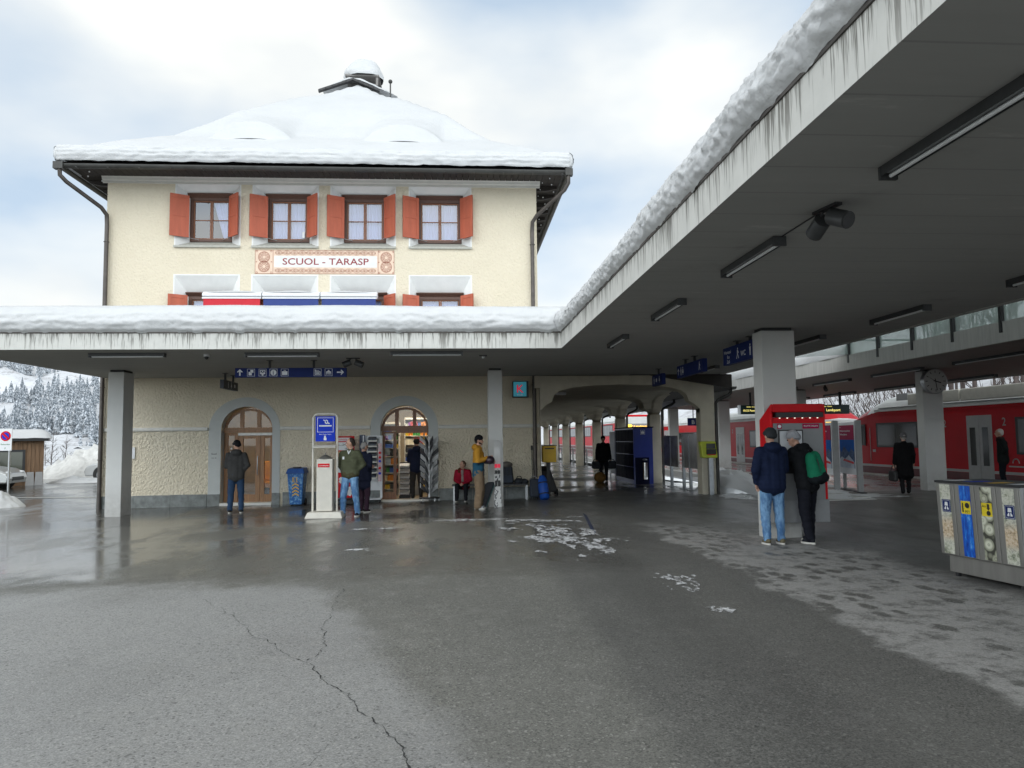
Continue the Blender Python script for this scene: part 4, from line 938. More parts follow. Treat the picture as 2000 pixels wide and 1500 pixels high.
for k in range(6):
    z = 0.1+k*0.15; p.hexa([(-1.71, 21.2, z), (-1.44, 21.2, z), (-1.44, 21.4, z+0.06), (-1.71, 21.4, z+0.06)], [(-1.71, 21.2, z+0.05), (-1.44, 21.2, z+0.05), (-1.44, 21.4, z+0.12), (-1.71, 21.4, z+0.12)])
p.build('newspaper_pile', M_PAPER2, t)
t = thing('shop_fridge', 'tall grey drinks fridge inside the kiosk behind the standing customer', 'fridge', (-1.15, 22.4, 0.0))
b = MB(); b.box(-1.36, 22.1, 0.02, -1.18, 22.5, 1.35); b.build('cabinet', M_MGREY, t, bevel=0.01)
b = MB(); b.box(-1.17, 22.12, 0.1, -0.9, 22.14, 1.3); b.build('fridge_door', M_BLACK, t)
b = MB()
for k in range(4):
    for i in range(4): b.cyl((-1.13+i*0.06, 22.11, 0.16+k*0.28), (-1.13+i*0.06, 22.11, 0.36+k*0.28), 0.022, 0.018, n=8, m=(i+k) % 9)
tag(b.build('bottles', PCOL, t), kind='stuff')
# orange armchair glimpsed in the waiting room
t = thing('orange_lounge_seat', 'yellow-orange upholstered seat inside the waiting room behind the left door', 'seat', (-5.2, 22.3, 0.0))
M_ORG = mat('orange_fabric', (0.62, 0.28, 0.01), 0.8, var=0.1)
b = MB(); b.box(-5.9, 22.0, 0.30, -4.3, 22.6, 0.48); b.build('seat', M_ORG, t, bevel=0.05)
b = MB(); b.hexa([(-5.9, 22.55, 0.48), (-4.3, 22.55, 0.48), (-4.3, 22.7, 0.48), (-5.9, 22.7, 0.48)], [(-5.9, 22.65, 1.05), (-4.3, 22.65, 1.12), (-4.3, 22.78, 1.12), (-5.9, 22.78, 1.05)]); b.build('backrest', M_ORG, t, bevel=0.04)
b = MB(); b.box(-5.85, 22.05, 0, -4.35, 22.55, 0.30); b.build('base', M_DARK, t)
# ================================================================== awnings above the lower windows
M_AWR = mat('awning_red', (0.50, 0.02, 0.035), 0.8, var=0.06); M_AWB = mat('awning_blue', (0.028, 0.05, 0.20), 0.8, var=0.08)
def awning(x0, x1, m, label):
    t = thing('awning', label, 'awning', ((x0+x1)/2, 20.1, 5.4))
    b = MB(); b.prism([(20.29, 5.47), (20.02, 5.47), (19.96, 5.51), (19.96, 5.57), (20.05, 5.63), (20.29, 5.66)], 'x', x0, x1); b.build('cassette', M_SWHITE, t)
    b = MB(); b.box(x0, 19.955, 5.43, x1, 19.985, 5.465); b.build('front_bar', M_SWHITE, t)
    b = MB(); b.hexa([(x0+0.03, 19.96, 4.5), (x1-0.03, 19.96, 4.5), (x1-0.03, 19.98, 4.5), (x0+0.03, 19.98, 4.5)], [(x0+0.03, 19.975, 5.45), (x1-0.03, 19.975, 5.45), (x1-0.03, 19.99, 5.45), (x0+0.03, 19.99, 5.45)]); b.build('fabric', m, t)
    b = MB()
    def sc(u, v):
        X = x0+0.05+(x1-x0-0.1)*u; w = max(0, sin(pi*u))**0.6*(0.8+0.3*fbm(X, 0, 3)); return (X, 19.98+0.29*v, 5.575+0.06*v+0.09*w*sin(pi*(0.15+0.7*v)))
    b.grid(sc, 24, 6); b.build('snow', M_SNOW, t)
awning(-6.80, -5.27, M_AWR, 'red fabric awning with white cassette above the canopy, leftmost and only red one')
awning(-5.24, -3.74, M_AWB, 'blue fabric awning directly beside the red awning under the name panel')
awning(-3.71, -2.22, M_AWB, 'blue fabric awning at the right-hand end of the awning row')

# ================================================================== concrete platform canopy (one L-shaped roof on columns)
ZC = 3.35; FYC = 14.03; FXC = 1.94; CX0 = -9.35; CX1 = 7.28; CYN = -6.0; CYB = 20.28; TH = 0.31
cp = thing('platform_canopy', 'L-shaped concrete platform canopy with stained fascia and thick snow on top', 'canopy', (1.94, 14.03, 0))
b = MB()
b.quad((CX0, FYC, ZC), (FXC, FYC, ZC), (FXC, CYB, ZC), (CX0, CYB, ZC)); b.quad((FXC, CYN, ZC), (CX1, CYN, ZC), (CX1, CYB, ZC), (FXC, CYB, ZC))
b.box(CX0, FYC+0.12, ZC+0.05, FXC+0.1, CYB, ZC+TH-0.01); b.box(FXC+0.12, CYN, ZC+0.05, CX1-0.02, CYB-0.01, ZC+TH-0.012)
b.build('roof_slab', M_SOFF, cp)
b = MB(); b.box(CX0, FYC, ZC+0.001, FXC, FYC+0.11, ZC+TH); b.box(CX0-0.002, FYC+0.111, ZC+0.001, CX0+0.1, CYB, ZC+TH-0.002); b.build('front_fascia', M_FASX, cp)
b = MB(); b.box(FXC, CYN, ZC+0.001, FXC+0.11, FYC-0.0, ZC+TH); b.box(CX1-0.1, CYN, ZC-0.01, CX1, CYB, ZC+0.22); b.build('side_fascia', M_FASY, cp)
# metal flashing
b = MB(); b.box(CX0, FYC-0.012, ZC+TH-0.012, FXC-0.012, FYC+0.1, ZC+TH+0.012); b.box(FXC-0.012, CYN, ZC+TH-0.012, FXC+0.1, FYC+0.1, ZC+TH+0.0125); b.build('flashing', M_PIPE, cp)
# snow: swept along the L-shaped edge, then flat
OFK = [(-0.02, 0.0), (-0.09, 0.05), (-0.13, 0.12), (-0.14, 0.19), (-0.13, 0.26), (-0.10, 0.33), (-0.05, 0.40), (0.02, 0.455), (0.11, 0.50), (0.24, 0.535), (0.42, 0.555), (0.7, 0.57), (1.1, 0.58)]
OFF = []
for k in range(len(OFK)-1):
    m_ = 3 if k < 8 else 1
    for i in range(m_): OFF.append((OFK[k][0]+(OFK[k+1][0]-OFK[k][0])*i/m_, OFK[k][1]+(OFK[k+1][1]-OFK[k][1])*i/m_, k+i/m_))
OFF.append((1.1, 0.58, 12))
NF = 300
stn = [(CX0+(FXC-CX0)*i/NF, FYC) for i in range(NF+1)]+[(FXC, FYC-(FYC-CYN)*(i/700)) for i in range(1, 701)]
def csn(u, v):
    i = int(round(u*(len(stn)-1))); j = int(round(v*(len(OFF)-1))); X, Y = stn[i]; o, z, kk = OFF[j]; s_ = X-Y
    side = max(0, min(1, (i-NF)/30))
    big_ = 0.028*fbm(s_*1.6, z*4, 1.7, 3)
    cl = 0.022*(abs(fbm(s_*5.5, z*7, 4.1, 4)))+0.017*fbm(s_*13, z*16, 7.7, 4)+0.016*fbm(s_*30, z*34, 2.2, 2)
    lay = 0.007*sin(z*44+3*fbm(s_, 0, 2))*(1-side)
    lump = (big_+cl*(0.55+0.6*side)+lay)*(0.30+0.70*min(1, kk/2.0))*(1 if kk < 8 else 0.4 if kk < 10 else 0.15)
    droop = -0.05*max(0, fbm(s_*4, 2.0, 8, 4))*(1 if kk < 1.2 else 0)
    hs = 1+0.05*fbm(s_*0.35, 3.3, 0, 3)-0.30*side; o = o*(1-0.35*side) if o < 0 else o
    oo = o-(lump if kk < 9 else 0)*(1-0.0*side); zz = z*hs+(lump*0.5 if kk >= 7 else 0)+droop
    if i < NF: q = (min(X, FXC+oo), FYC+oo)
    elif i == NF: q = (FXC+oo, FYC+oo)
    else: q = (FXC+oo, min(Y, FYC+oo))
    return (q[0], q[1], ZC+TH+0.012+zz)
b = MB(); b.grid(csn, len(stn)-1, len(OFF)-1)
zt = ZC+TH+0.58
def flat(x0, x1, y0, y1):
    def f(u, v):
        X = x0+(x1-x0)*u; Y = y0+(y1-y0)*v; return (X, Y, zt+0.025*fbm(X*0.6, Y*0.6, 1)+0.005)
    return f
b.grid(flat(CX0, FXC+1.05, FYC+1.05, CYB-0.02), 40, 20); b.grid(flat(FXC+1.05, CX1-0.1, CYN, CYB-0.02), 20, 50)
b.quad((CX0, FYC, ZC+TH), (CX0, CYB, ZC+TH), (CX0, CYB, zt), (CX0, FYC+1.0, zt)); b.quad((CX1-0.1, CYN, ZC+TH), (CX1-0.1, CYB, ZC+TH), (CX1-0.1, CYB, zt), (CX1-0.1, CYN, zt))
b.build('roof_snow', M_SNOW, cp)
def column(x0, y0, x1, y1, z1, par):
    b = MB(); b.box(x0, y0, gz(x0)-0.15, x1, y1, z1-0.05); o = b.build('column', M_CONC, par, bevel=0.012)
    c = MB(); c.box(x0+0.03, y0+0.03, z1-0.05, x1-0.03, y1-0.03, z1+0.02); c.build('bearing_pad', M_DARK, o); return o
column(-8.22, 17.95, -7.86, 18.5, ZC, cp); column(0.68, 18.0, 1.03, 18.5, ZC, cp); column(4.77, 11.4, 5.32, 11.75, ZC, cp)
column(4.72, -1.2, 5.28, -0.8, ZC, cp)

# ------------------------------------------------------------------ strip lights
def strip_light(loc, axis, L=1.28, label='',  group='strip lights under the near canopy'):
    t = thing('strip_light', label, 'light', loc, group)
    x, y, z = loc; b = MB(loc, 0 if axis == 'x' else pi/2)
    b.box(-L/2, -0.055, -0.030, L/2, 0.055, 0.0); b.box(-L/2, -0.055, -0.062, L/2, -0.049, -0.030); b.box(-L/2, 0.049, -0.062, L/2, 0.055, -0.030)
    b.build('housing', M_FIX, t)
    b = MB(loc, 0 if axis == 'x' else pi/2); b.hexa([(-L/2+0.03, -0.046, -0.050), (L/2-0.03, -0.046, -0.050), (L/2-0.03, 0.046, -0.050), (-L/2+0.03, 0.046, -0.050)], [(-L/2+0.03, -0.02, -0.031), (L/2-0.03, -0.02, -0.031), (L/2-0.03, 0.02, -0.031), (-L/2+0.03, 0.02, -0.031)]); b.build('reflector', M_REFL, t)
    b = MB(loc, 0 if axis == 'x' else pi/2); b.cyl((-L/2+0.03, 0, -0.066), (L/2-0.03, 0, -0.066), 0.013, n=10); b.build('tube', M_TUBE, t)
    for s in (-1, 1): b = MB(loc, 0 if axis == 'x' else pi/2); b.box(s*L/2-0.014, -0.058, -0.084, s*L/2+0.014, 0.058, 0.0); b.build('end_cap', M_FIX, t)
    return t
sx = strip_light((-6.35, 14.62, ZC-0.002), 'x', 1.38, 'unlit strip light under the front edge of the canopy above the left column')
sy = strip_light((2.76, 3.85, ZC-0.002), 'y', 1.28, 'unlit strip light on the canopy ceiling nearest the camera at the top right')
kids_scan()
dup(sx, (-3.44, 14.62, ZC-0.002), 'unlit strip light behind the blue pictogram sign at the front edge of the canopy'); dup(sx, (-0.64, 14.5, ZC-0.002), 'unlit strip light under the front canopy edge between the loudspeakers and the inner corner')
for k, (Y, lb) in enumerate([(6.77, 'unlit strip light just beyond the large twin loudspeaker on the canopy ceiling'), (9.60, 'unlit strip light second beyond the large twin loudspeaker, in the row by the fascia'), (12.75, 'small far strip light in the ceiling row by the fascia, near the inner corner')]):
    dup(sy, (2.76, Y, ZC-0.002), lb)
for Y, lb in [(7.2, 'unlit strip light of the right ceiling row, nearest the camera'), (10.0, 'unlit strip light on the canopy ceiling right of the big column, above the glass roof'), (12.85, 'unlit strip light on the ceiling just right of the top of the big column'), (15.7, 'unlit strip light half hidden by the big column under the blue toilets sign'), (18.1, 'unlit strip light right beside the blue sign with walking figures')]:
    dup(sy, (6.2, Y, ZC-0.002), lb)
# ------------------------------------------------------------------ loudspeakers, camera, detector
def speaker(loc, rot, label, sc=1.0):
    t = thing('loudspeaker', label, 'loudspeaker', loc, 'twin loudspeakers under the canopies')
    b = MB(loc, rot, sc); b.box(-0.14, -0.03, -0.02, 0.14, 0.03, 0.0); b.tube([(-0.05, 0, -0.02), (-0.09, 0, -0.07)], 0.012, 6); b.tube([(0.05, 0, -0.02), (0.09, 0, -0.07)], 0.012, 6); b.build('bracket', M_DARK, t)
    for s in (-1, 1):
        b = MB(loc, rot, sc); d = Vector((s*0.9, -0.15, -0.42)).normalized(); c = Vector((s*0.05, 0, -0.085)); b.cyl(c, c+d*0.17, 0.066, n=16); b.cyl(c+d*0.17, c+d*0.175, 0.058, n=16); b.build('horn', M_FIX, t)
    return t
sp = speaker((-2.22, 15.6, ZC), 0, 'dark twin loudspeaker under the canopy right of the blue pictogram sign')
sp2 = speaker((2.78, 5.33, ZC), radians(100), 'large dark twin loudspeaker close to the camera on the canopy ceiling', 0.98)
t = thing('security_camera', 'white dome security camera under the canopy left of the pictogram sign', 'camera', (-4.95, 14.85, ZC))
b = MB(); b.cyl((-4.95, 14.85, ZC-0.045), (-4.95, 14.85, ZC), 0.055, n=16); b.build('mount', M_SWHITE, t)
b = MB(); b.ell((-4.95, 14.85, ZC-0.055), (0.042, 0.042, 0.05)); b.build('dome', M_BLACK, t)
t = thing('detector', 'small white detector on the canopy ceiling left of the slim column', 'detector', (0.48, 15.2, ZC))
b = MB(); b.box(0.40, 15.16, ZC-0.02, 0.56, 15.24, ZC-0.001); b.build('base', M_FIX, t); b = MB(); b.cyl((0.48, 15.2, ZC-0.06), (0.48, 15.2, ZC-0.02), 0.03, n=12); b.build('head', M_SWHITE, t)
b = MB(); b.tube([(2.78, 6.15, ZC-0.006), (2.78, 5.5, ZC-0.006)], 0.006, 6); tag(b.build('cable', M_DARK, loc=(2.78, 6, ZC)), 'thin cable on the ceiling between strip light and loudspeaker', 'cable')

# ------------------------------------------------------------------ hanging signs
def pict(kind):
    """white pictograms as lists of convex polygons in a unit square"""
    R = lambda x0, y0, x1, y1: [(x0, y0), (x1, y0), (x1, y1), (x0, y1)]
    C = lambda cx, cy, r, n=16: [(cx+r*cos(2*pi*i/n), cy+r*sin(2*pi*i/n)) for i in range(n)]
    fr = [R(.02, .02, .98, .06), R(.02, .94, .98, .98), R(.02, .06, .06, .94), R(.94, .06, .98, .94)]
    if kind == 'up': return [R(.42, .1, .58, .72), [(.5, .95), (.13, .58), (.27, .53), (.5, .76)], [(.5, .95), (.5, .76), (.73, .53), (.87, .58)]]
    if kind == 'right': return [R(.05, .42, .72, .58), [(.95, .5), (.58, .87), (.53, .73), (.76, .5)], [(.95, .5), (.76, .5), (.53, .27), (.58, .13)]]
    if kind == 'ticket': return fr+[R(.42, .48, .80, .86), R(.2, .16, .6, .46), R(.2, .46, .40, .6)]
    if kind == 'meet': return fr+[R(.16, .74, .84, .82), R(.16, .56, .26, .74), R(.74, .56, .84, .74), C(.5, .64, .09), C(.3, .42, .13), C(.7, .42, .13), C(.5, .22, .13), [(.36, .32), (.64, .32), (.5, .5)]]
    if kind == 'info': return fr+[C(.5, .5, .37, 24)]
    if kind == 'case': return fr+[R(.16, .18, .84, .66), R(.38, .66, .44, .78), R(.56, .66, .62, .78), R(.38, .76, .62, .82)]
    if kind == 'locker': return fr+[R(.16, .18, .86, .26), R(.16, .54, .86, .62), R(.16, .26, .24, .54), R(.78, .26, .86, .54), R(.3, .32, .72, .48), R(.16, .66, .3, .84), R(.3, .68, .7, .74)]
    if kind == 'shop': return fr+[R(.18, .44, .82, .6), R(.18, .18, .24, .44), R(.4, .18, .46, .44), R(.56, .18, .62, .44), R(.76, .18, .82, .44), R(.18, .30, .82, .35), [(.3, .6), (.7, .6), (.5, .84)]]
    if kind == 'walk': return [C(.55, .86, .09), [(.42, .76), (.62, .76), (.60, .42), (.42, .42)], [(.42, .42), (.52, .42), (.34, .06), (.22, .06)], [(.50, .42), (.60, .42), (.80, .06), (.68, .06)], [(.60, .74), (.80, .52), (.74, .46), (.56, .64)]]
    if kind == 'man': return [C(.5, .86, .1), [(.32, .72), (.68, .72), (.62, .38), (.38, .38)], R(.38, .05, .48, .38), R(.52, .05, .62, .38)]
    if kind == 'woman': return [C(.5, .86, .1), [(.4, .74), (.6, .74), (.76, .28), (.24, .28)], R(.4, .05, .47, .28), R(.53, .05, .6, .28)]
    if kind == 'bus': return [R(.1, .2, .9, .8), R(.2, .1, .32, .2), R(.68, .1, .8, .2)]
    return fr
def pole_hangers(t, pts, z0, z1, m=None):
    for x, y in pts: b = MB(); b.box(x-0.022, y-0.022, z0, x+0.022, y+0.022, z1); b.box(x-0.06, y-0.06, z1-0.012, x+0.06, y+0.06, z1-0.002); b.build('hanger', m or M_DARK, t)
t = thing('direction_sign', 'long blue hanging sign with eight white pictograms and arrows facing the square', 'sign', (-3.67, 16.0, 3.05), 'hanging blue signs')
x0, x1, z0, z1, Y = -4.73, -2.41, 2.985, 3.185, 16.0
b = MB(); b.box(x0, Y-0.04, z0, x1, Y+0.04, z1); b.build('panel', M_SBLUE, t, bevel=0.004)
b = MB(); s = 0.165
for k, (kx, kd) in enumerate([(-4.85, 'up'), (-4.61, 'ticket'), (-4.36, 'meet'), (-4.125, 'info'), (-3.88, 'case'), (-3.165, 'locker'), (-2.925, 'shop'), (-2.665, 'right')]):
    kx = -4.73+(kx+4.87)*0.958; b = MB(); b.shape(pict(kd), (kx, Y-0.0425, z0+0.018), (1, 0, 0), (0, 0, 1), s); b.build('pictogram', M_SWHITE, t)
b = MB(); b.text('i', (-3.9375, Y-0.0455, z0+0.055), (1, 0, 0), (0, 0, 1), 0.125); b.build('letter', M_SBLUE, t)
pole_hangers(t, [(-4.02, Y), (-3.10, Y)], z1, ZC)
def side_sign(name, label, X, y0, y1, z0, z1, icons, texts, hang, th=0.05, m=M_SBLUE):
    """panel in the YZ plane, seen from the left (-X side faces the camera at an angle)"""
    t = thing(name, label, 'sign', (X, (y0+y1)/2, z0), 'hanging blue signs')
    b = MB(); b.box(X-th, y0, z0, X+th, y1, z1); b.build('panel', m, t, bevel=0.004)
    b = MB(); H = z1-z0
    sgn = -1 if X > 0 else 1
    xf = X+sgn*(th+0.003)
    rx = (0, -1, 0) if sgn < 0 else (0, 1, 0)          # reading direction on the visible face
    ys = y1 if sgn < 0 else y0
    for a, kd, s in icons: b = MB(); b.shape(pict(kd), (xf, ys+(-a if sgn < 0 else a), z0+(H-s)/2), rx, (0, 0, 1), s); b.build('pictogram', M_SWHITE, t)
    for a, zz, tx, s in texts: b = MB(); b.text(tx, (xf, ys+(-a if sgn < 0 else a), z0+zz), rx, (0, 0, 1), s, align='l'); b.build('lettering', M_SWHITE, t)
    pole_hangers(t, [(X, h) for h in hang], z1, ZC); return t
side_sign('direction_sign', 'small dark hanging sign turned edge-on beside the left station door', -5.85, 18.7, 19.85, 2.955, 3.17, [(0.25, 'man', 0.17), (0.5, 'woman', 0.17), (0.8, 'bus', 0.13)], [], [18.95, 19.6], m=mat('sign_dark_blue', (0.012, 0.018, 0.035), 0.4))
side_sign('direction_sign', 'smallest blue hanging sign with figures in front of the arcade arch', 5.0, 17.9, 18.8, 2.93, 3.2, [(0.1, 'man', 0.19), (0.35, 'bus', 0.14), (0.6, 'woman', 0.18)], [], [18.35])
side_sign('direction_sign', 'blue hanging sign with lift figures and a walking figure on the canopy ceiling', 5.0, 14.8, 16.6, 2.96, 3.23, [(0.03, 'up', 0.18), (0.22, 'man', 0.2), (0.36, 'woman', 0.2), (1.5, 'walk', 0.2)], [], [15.45, 16.1])
side_sign('direction_sign', 'blue hanging sign lettered WC just left of the big column', 5.0, 11.8, 13.6, 2.95, 3.27, [(0.62, 'walk', 0.22), (1.2, 'man', 0.22), (1.62, 'right', 0.16)], [(0.06, 0.2, 'Wartesaal', 0.085), (0.22, 0.11, 'Bus', 0.085), (0.2, 0.02, 'Zoll', 0.085), (0.88, 0.09, 'WC', 0.13)], [12.4, 13.0])
# kiosk light box
t = thing('kiosk_sign', 'square teal light box with a large red K on the wall beside the downpipe', 'sign', (1.65, 20.15, 2.77))
b = MB(); b.box(1.43, 20.06, 2.75, 1.86, 20.28, 3.19); b.build('case', M_DARK, t, bevel=0.01)
b = MB(); b.box(1.45, 20.05, 2.775, 1.80, 20.058, 3.17); b.build('face', M_TEAL, t)
b = MB(); b.text('K', (1.635, 20.046, 2.88), (1, 0, 0), (0, 0, 1), 0.30); b.build('big_letter', M_KRED, t)
b = MB(); b.text('kiosk', (1.625, 20.046, 2.795), (1, 0, 0), (0, 0, 1), 0.075); b.build('lettering', M_SWHITE, t)
# ================================================================== arcade along the first platform
AX0, AX1, AX2, AY0, AP, AN = 2.18, 6.60, 7.0, 20.05, 5.5, 7
PF = [(0, 2.40), (.035, 2.53), (.07, 2.62), (.085, 2.80), (.12, 2.92), (.2, 3.01), (.32, 3.06), (.5, 3.085)]
def vf(t):
    t = min(t, 1-t); t = max(0, t)
    for (a, za), (c, zc) in zip(PF, PF[1:]):
        if t <= c: return za+(zc-za)*(t-a)/(c-a)
    return PF[-1][1]
TS = sorted(set([p[0] for p in PF]+[1-p[0] for p in PF]+[i/24 for i in range(25)]))
ar = thing('arcade', 'vaulted plaster arcade with slender piers running along the platform behind the canopy', 'arcade', (4.6, AY0, 0))
b = MB()      # front wall with its flat arch
zr = lambda X: min(3.33, 3.33-(X-5.2)*0.165)
top = [(7.0, zr(7.0)), (5.2, 3.33), (2.02, 3.33)]
low = [(AX0+0.002+(AX1-AX0)*t, vf(t)) for t in TS]
for (xa, za), (xb, zb) in zip(low, low[1:]):
    b.add([(xa, AY0, za), (xb, AY0, zb), (xb, AY0, zr(xb)), (xa, AY0, zr(xa)), (xa, AY0+0.35, za), (xb, AY0+0.35, zb), (xb, AY0+0.35, zr(xb)), (xa, AY0+0.35, zr(xa))], [(0, 1, 2, 3), (4, 7, 6, 5), (0, 4, 5, 1)])
b.box(2.03, AY0+0.001, 3.0, AX0, AY0+0.24, 3.33)
b.box(2.172, AY0+0.001, -0.1, AX0+0.002, 20.6, 3.0)
b.hexa([(AX1, AY0, 2.3), (AX2, AY0, 2.3), (AX2, AY0+0.35, 2.3), (AX1, AY0+0.35, 2.3)], [(AX1, AY0, zr(AX1)), (AX2, AY0, zr(AX2)), (AX2, AY0+0.35, zr(AX2)), (AX1, AY0+0.35, zr(AX1))])
b.build('front_arch', M_ARC, ar)
b = MB()
for k in range(AN):
    y0 = AY0+0.2+AP*k
    def vault(u, v):
        i = int(round(u*(len(TS)-1))); j = int(round(v*(len(TS)-1)))
        return (AX0+(AX1+0.1-AX0)*TS[i], y0+AP*TS[j], max(vf(TS[i]), vf(TS[j])))
    b.grid(vault, len(TS)-1, len(TS)-1, smooth=False)
b.build('vault', M_ARCIN, ar)
for k in range(AN):
    y0 = AY0+0.2+AP*k; b = MB()
    for ta, tb in zip(TS, TS[1:]):
        ya, yb, za, zb = y0+AP*ta, y0+AP*tb, vf(ta), vf(tb)
        b.add([(AX1, ya, za), (AX1, yb, zb), (AX1, yb, 3.2), (AX1, ya, 3.2), (AX2, ya, za), (AX2, yb, zb), (AX2, yb, 3.2), (AX2, ya, 3.2)], [(0, 1, 2, 3), (4, 7, 6, 5), (0, 4, 5, 1)])
    b.build('side_arch', M_ARC, ar)
for k in range(AN+1):
    y0 = AY0+AP*k-0.001; b = MB()
    b.box(AX1, y0, gz(AX1)-0.1, AX2, y0+0.40, 2.42); p = b.build('pier', M_ARC, ar, bevel=0.02)
    b = MB(); b.tube([(7.5, y0+0.05, 2.95), (7.5, y0+0.05, 2.84), (7.42, y0+0.05, 2.77), (7.12, y0+0.05, 2.63), (7.06, y0+0.05, 2.55), (7.06, y0+0.05, gz(7))], 0.045, 8); b.build('downpipe', M_GUT, ar)
b = MB()       # lean-to roof, dark verge under the canopy
b.hexa([(2.18, AY0-0.06, 3.42), (5.2, AY0-0.06, 3.335), (5.2, 60, 3.335), (2.18, 60, 3.42)], [(2.18, AY0-0.06, 3.60), (5.2, AY0-0.06, 3.5), (5.2, 60, 3.5), (2.18, 60, 3.6)])
b.hexa([(5.2, AY0-0.06, 3.335), (7.5, AY0-0.06, 2.955), (7.5, 60, 2.955), (5.2, 60, 3.335)], [(5.2, AY0-0.06, 3.5), (7.5, AY0-0.06, 3.34), (7.5, 60, 3.12), (5.2, 60, 3.5)])
b.build('lean_to_roof', M_DKWOOD, ar)
b = MB()
n = 10; r = 0.07
vs = [(7.55+r*cos(pi+pi*i/n), Y, 3.0+r*1.2*sin(pi+pi*i/n)) for Y in (AY0-0.1, 60) for i in range(n+1)]
b.add(vs, [(i, i+1, n+2+i, n+1+i) for i in range(n)]+[tuple(range(n+1)), tuple(range(n+1, 2*n+2))])
b.build('gutter', M_GUT, ar)
b = MB()
def asn(u, v):
    X = 2.2+5.4*u; Y = CYB+0.05+40*v; z = 3.6-(max(0, X-5.2))*0.17; e = sin(pi*min(1, (1-u)*3)/2)**0.6 if u > 0.66 else 1
    return (X, Y, z+0.42*e+0.03*fbm(X*2, Y*1.5, 1)-(0.5 if u > 0.999 else 0))
b.grid(asn, 24, 120); b.build('roof_snow', M_SNOW, ar)
for k in range(4):
    Y = AY0+2.9+5.5*k; b = MB(); b.box(2.6, Y, 2.98, 3.3, Y+0.10, 3.06); b.build('wall_lamp', M_TUBE, ar)

# ================================================================== second platform: canopy, glass link, clock
ZC2 = 3.47
c2 = thing('second_platform_canopy', 'concrete canopy over the far platform with pale fascia, columns and snow', 'canopy', (12.4, 19.45, 0))
b = MB(); b.hexa([(11.0, -6, ZC2), (15.75, -6, ZC2-0.2), (15.75, 46, ZC2-0.2), (11.0, 46, ZC2)], [(11.0, -6, ZC2+0.3), (15.75, -6, ZC2+0.3), (15.75, 46, ZC2+0.3), (11.0, 46, ZC2+0.3)]); b.build('roof_slab', mat('ribbed_soffit', (0.30, 0.27, 0.255), 0.6, var=0.18, vscale=1.2, bump=0.25, bscale=3, stretch=(0.15, 9, 1)), c2)
b = MB(); b.box(10.88, -6, ZC2-0.02, 10.998, 46.0, ZC2+0.40); b.box(15.752, -6, ZC2-0.22, 15.85, 46, ZC2+0.3)
M_FAS2 = mat('pale_fascia', (0.46, 0.46, 0.44), 0.85, var=0.14, vscale=5, stretch=(1, 3, 0.3)); b.build('fascia', M_FAS2, c2)
b = MB()
def c2s(u, v):
    Y = 20.1+25.8*u; j = v; prof2 = [(10.86, 0), (10.83, 0.12), (10.86, 0.26), (10.98, 0.38), (11.3, 0.44), (13, 0.46), (15.7, 0.46)]
    i = int(round(j*6)); x, z = prof2[i]; return (x+0.05*fbm(Y*1.2, z*4, 3)*(i < 4), Y, ZC2+0.40+z+0.03*fbm(Y, x, 3)*(i > 0))
b.grid(c2s, 120, 6); b.quad((10.86, 20.1, ZC2+0.4), (15.7, 20.1, ZC2+0.4), (15.7, 20.1, ZC2+0.8), (11.0, 20.1, ZC2+0.8)); b.build('roof_snow', M_SNOW, c2)
for Y in (3.2, 11.3, 19.45, 27.5, 35.6, 44.2): column(12.63, Y, 13.2, Y+0.32, ZC2-0.07, c2)
gr_ = thing('glass_link_roof', 'greenish glass panels on dark brackets bridging the two canopies', 'glass roof', (9.3, 14, 3.8))
for k in range(11):
    y1 = 20.03-1.48*k; y0 = y1-1.45; b = MB()
    b.hexa([(7.3, y0, 4.02), (11.0, y0, 4.30), (11.0, y1, 4.30), (7.3, y1, 4.02)], [(7.3, y0, 4.035), (11.0, y0, 4.315), (11.0, y1, 4.315), (7.3, y1, 4.035)])
    b.box(10.93, y0, ZC2+0.41, 10.945, y1, 4.28)
    b.build('glass_panel', M_CGLASS, gr_)
for k in range(12):
    y1 = 20.03-1.48*k; b = MB(); b.hexa([(7.3, y1-0.02, 3.97), (11.0, y1-0.02, 4.245), (11.0, y1+0.02, 4.245), (7.3, y1+0.02, 3.97)], [(7.3, y1-0.02, 4.015), (11.0, y1-0.02, 4.295), (11.0, y1+0.02, 4.295), (7.3, y1+0.02, 4.015)]); b.box(10.86, y1-0.04, ZC2+0.18, 10.98, y1+0.04, 4.3); b.build('bracket', M_DARK, gr_)
b = MB(); b.quad((10.9, 20.01, ZC2+0.42), (7.2, 20.01, 3.66), (7.2, 20.01, 4.0), (10.9, 20.01, 4.3)); b.build('end_pane', M_CGLASS, gr_)
l2 = strip_light((12.3, 16.4, ZC2-0.057), 'y', 2.4, 'unlit strip light on the far canopy right of the platform clock', 'strip lights under the far canopy')
kids_scan()
for X, Y, lb in [(12.3, 20.1, 'unlit strip light on the far canopy just left of the platform clock'), (12.3, 23.8, 'unlit strip light on the far canopy above the right train nose'), (12.3, 27.6, 'unlit strip light of the far canopy right beside the top of the big column'), (15.1, 17.4, 'unlit strip light of the far canopy at the right picture edge'), (15.1, 21.1, 'unlit strip light under the far canopy edge, right behind the clock column'), (15.1, 24.8, 'unlit strip light under the far canopy edge, left behind the clock column'), (15.1, 28.6, 'small unlit strip light at the far canopy edge above the red cab'), (15.1, 32.4, 'small strip light at the far canopy edge over the ticket machine'), (12.3, 36.0, 'small strip light of the far canopy left of the big column'), (12.3, 40.5, 'tiny strip light of the far canopy above the arcade opening')]:
    dup(l2, (X, Y, ZC2-0.002-(X-11)*0.0421), lb)
speaker((12.9, 25.4, ZC2-0.08), radians(60), 'small twin loudspeaker under the far canopy over the ticket machine')
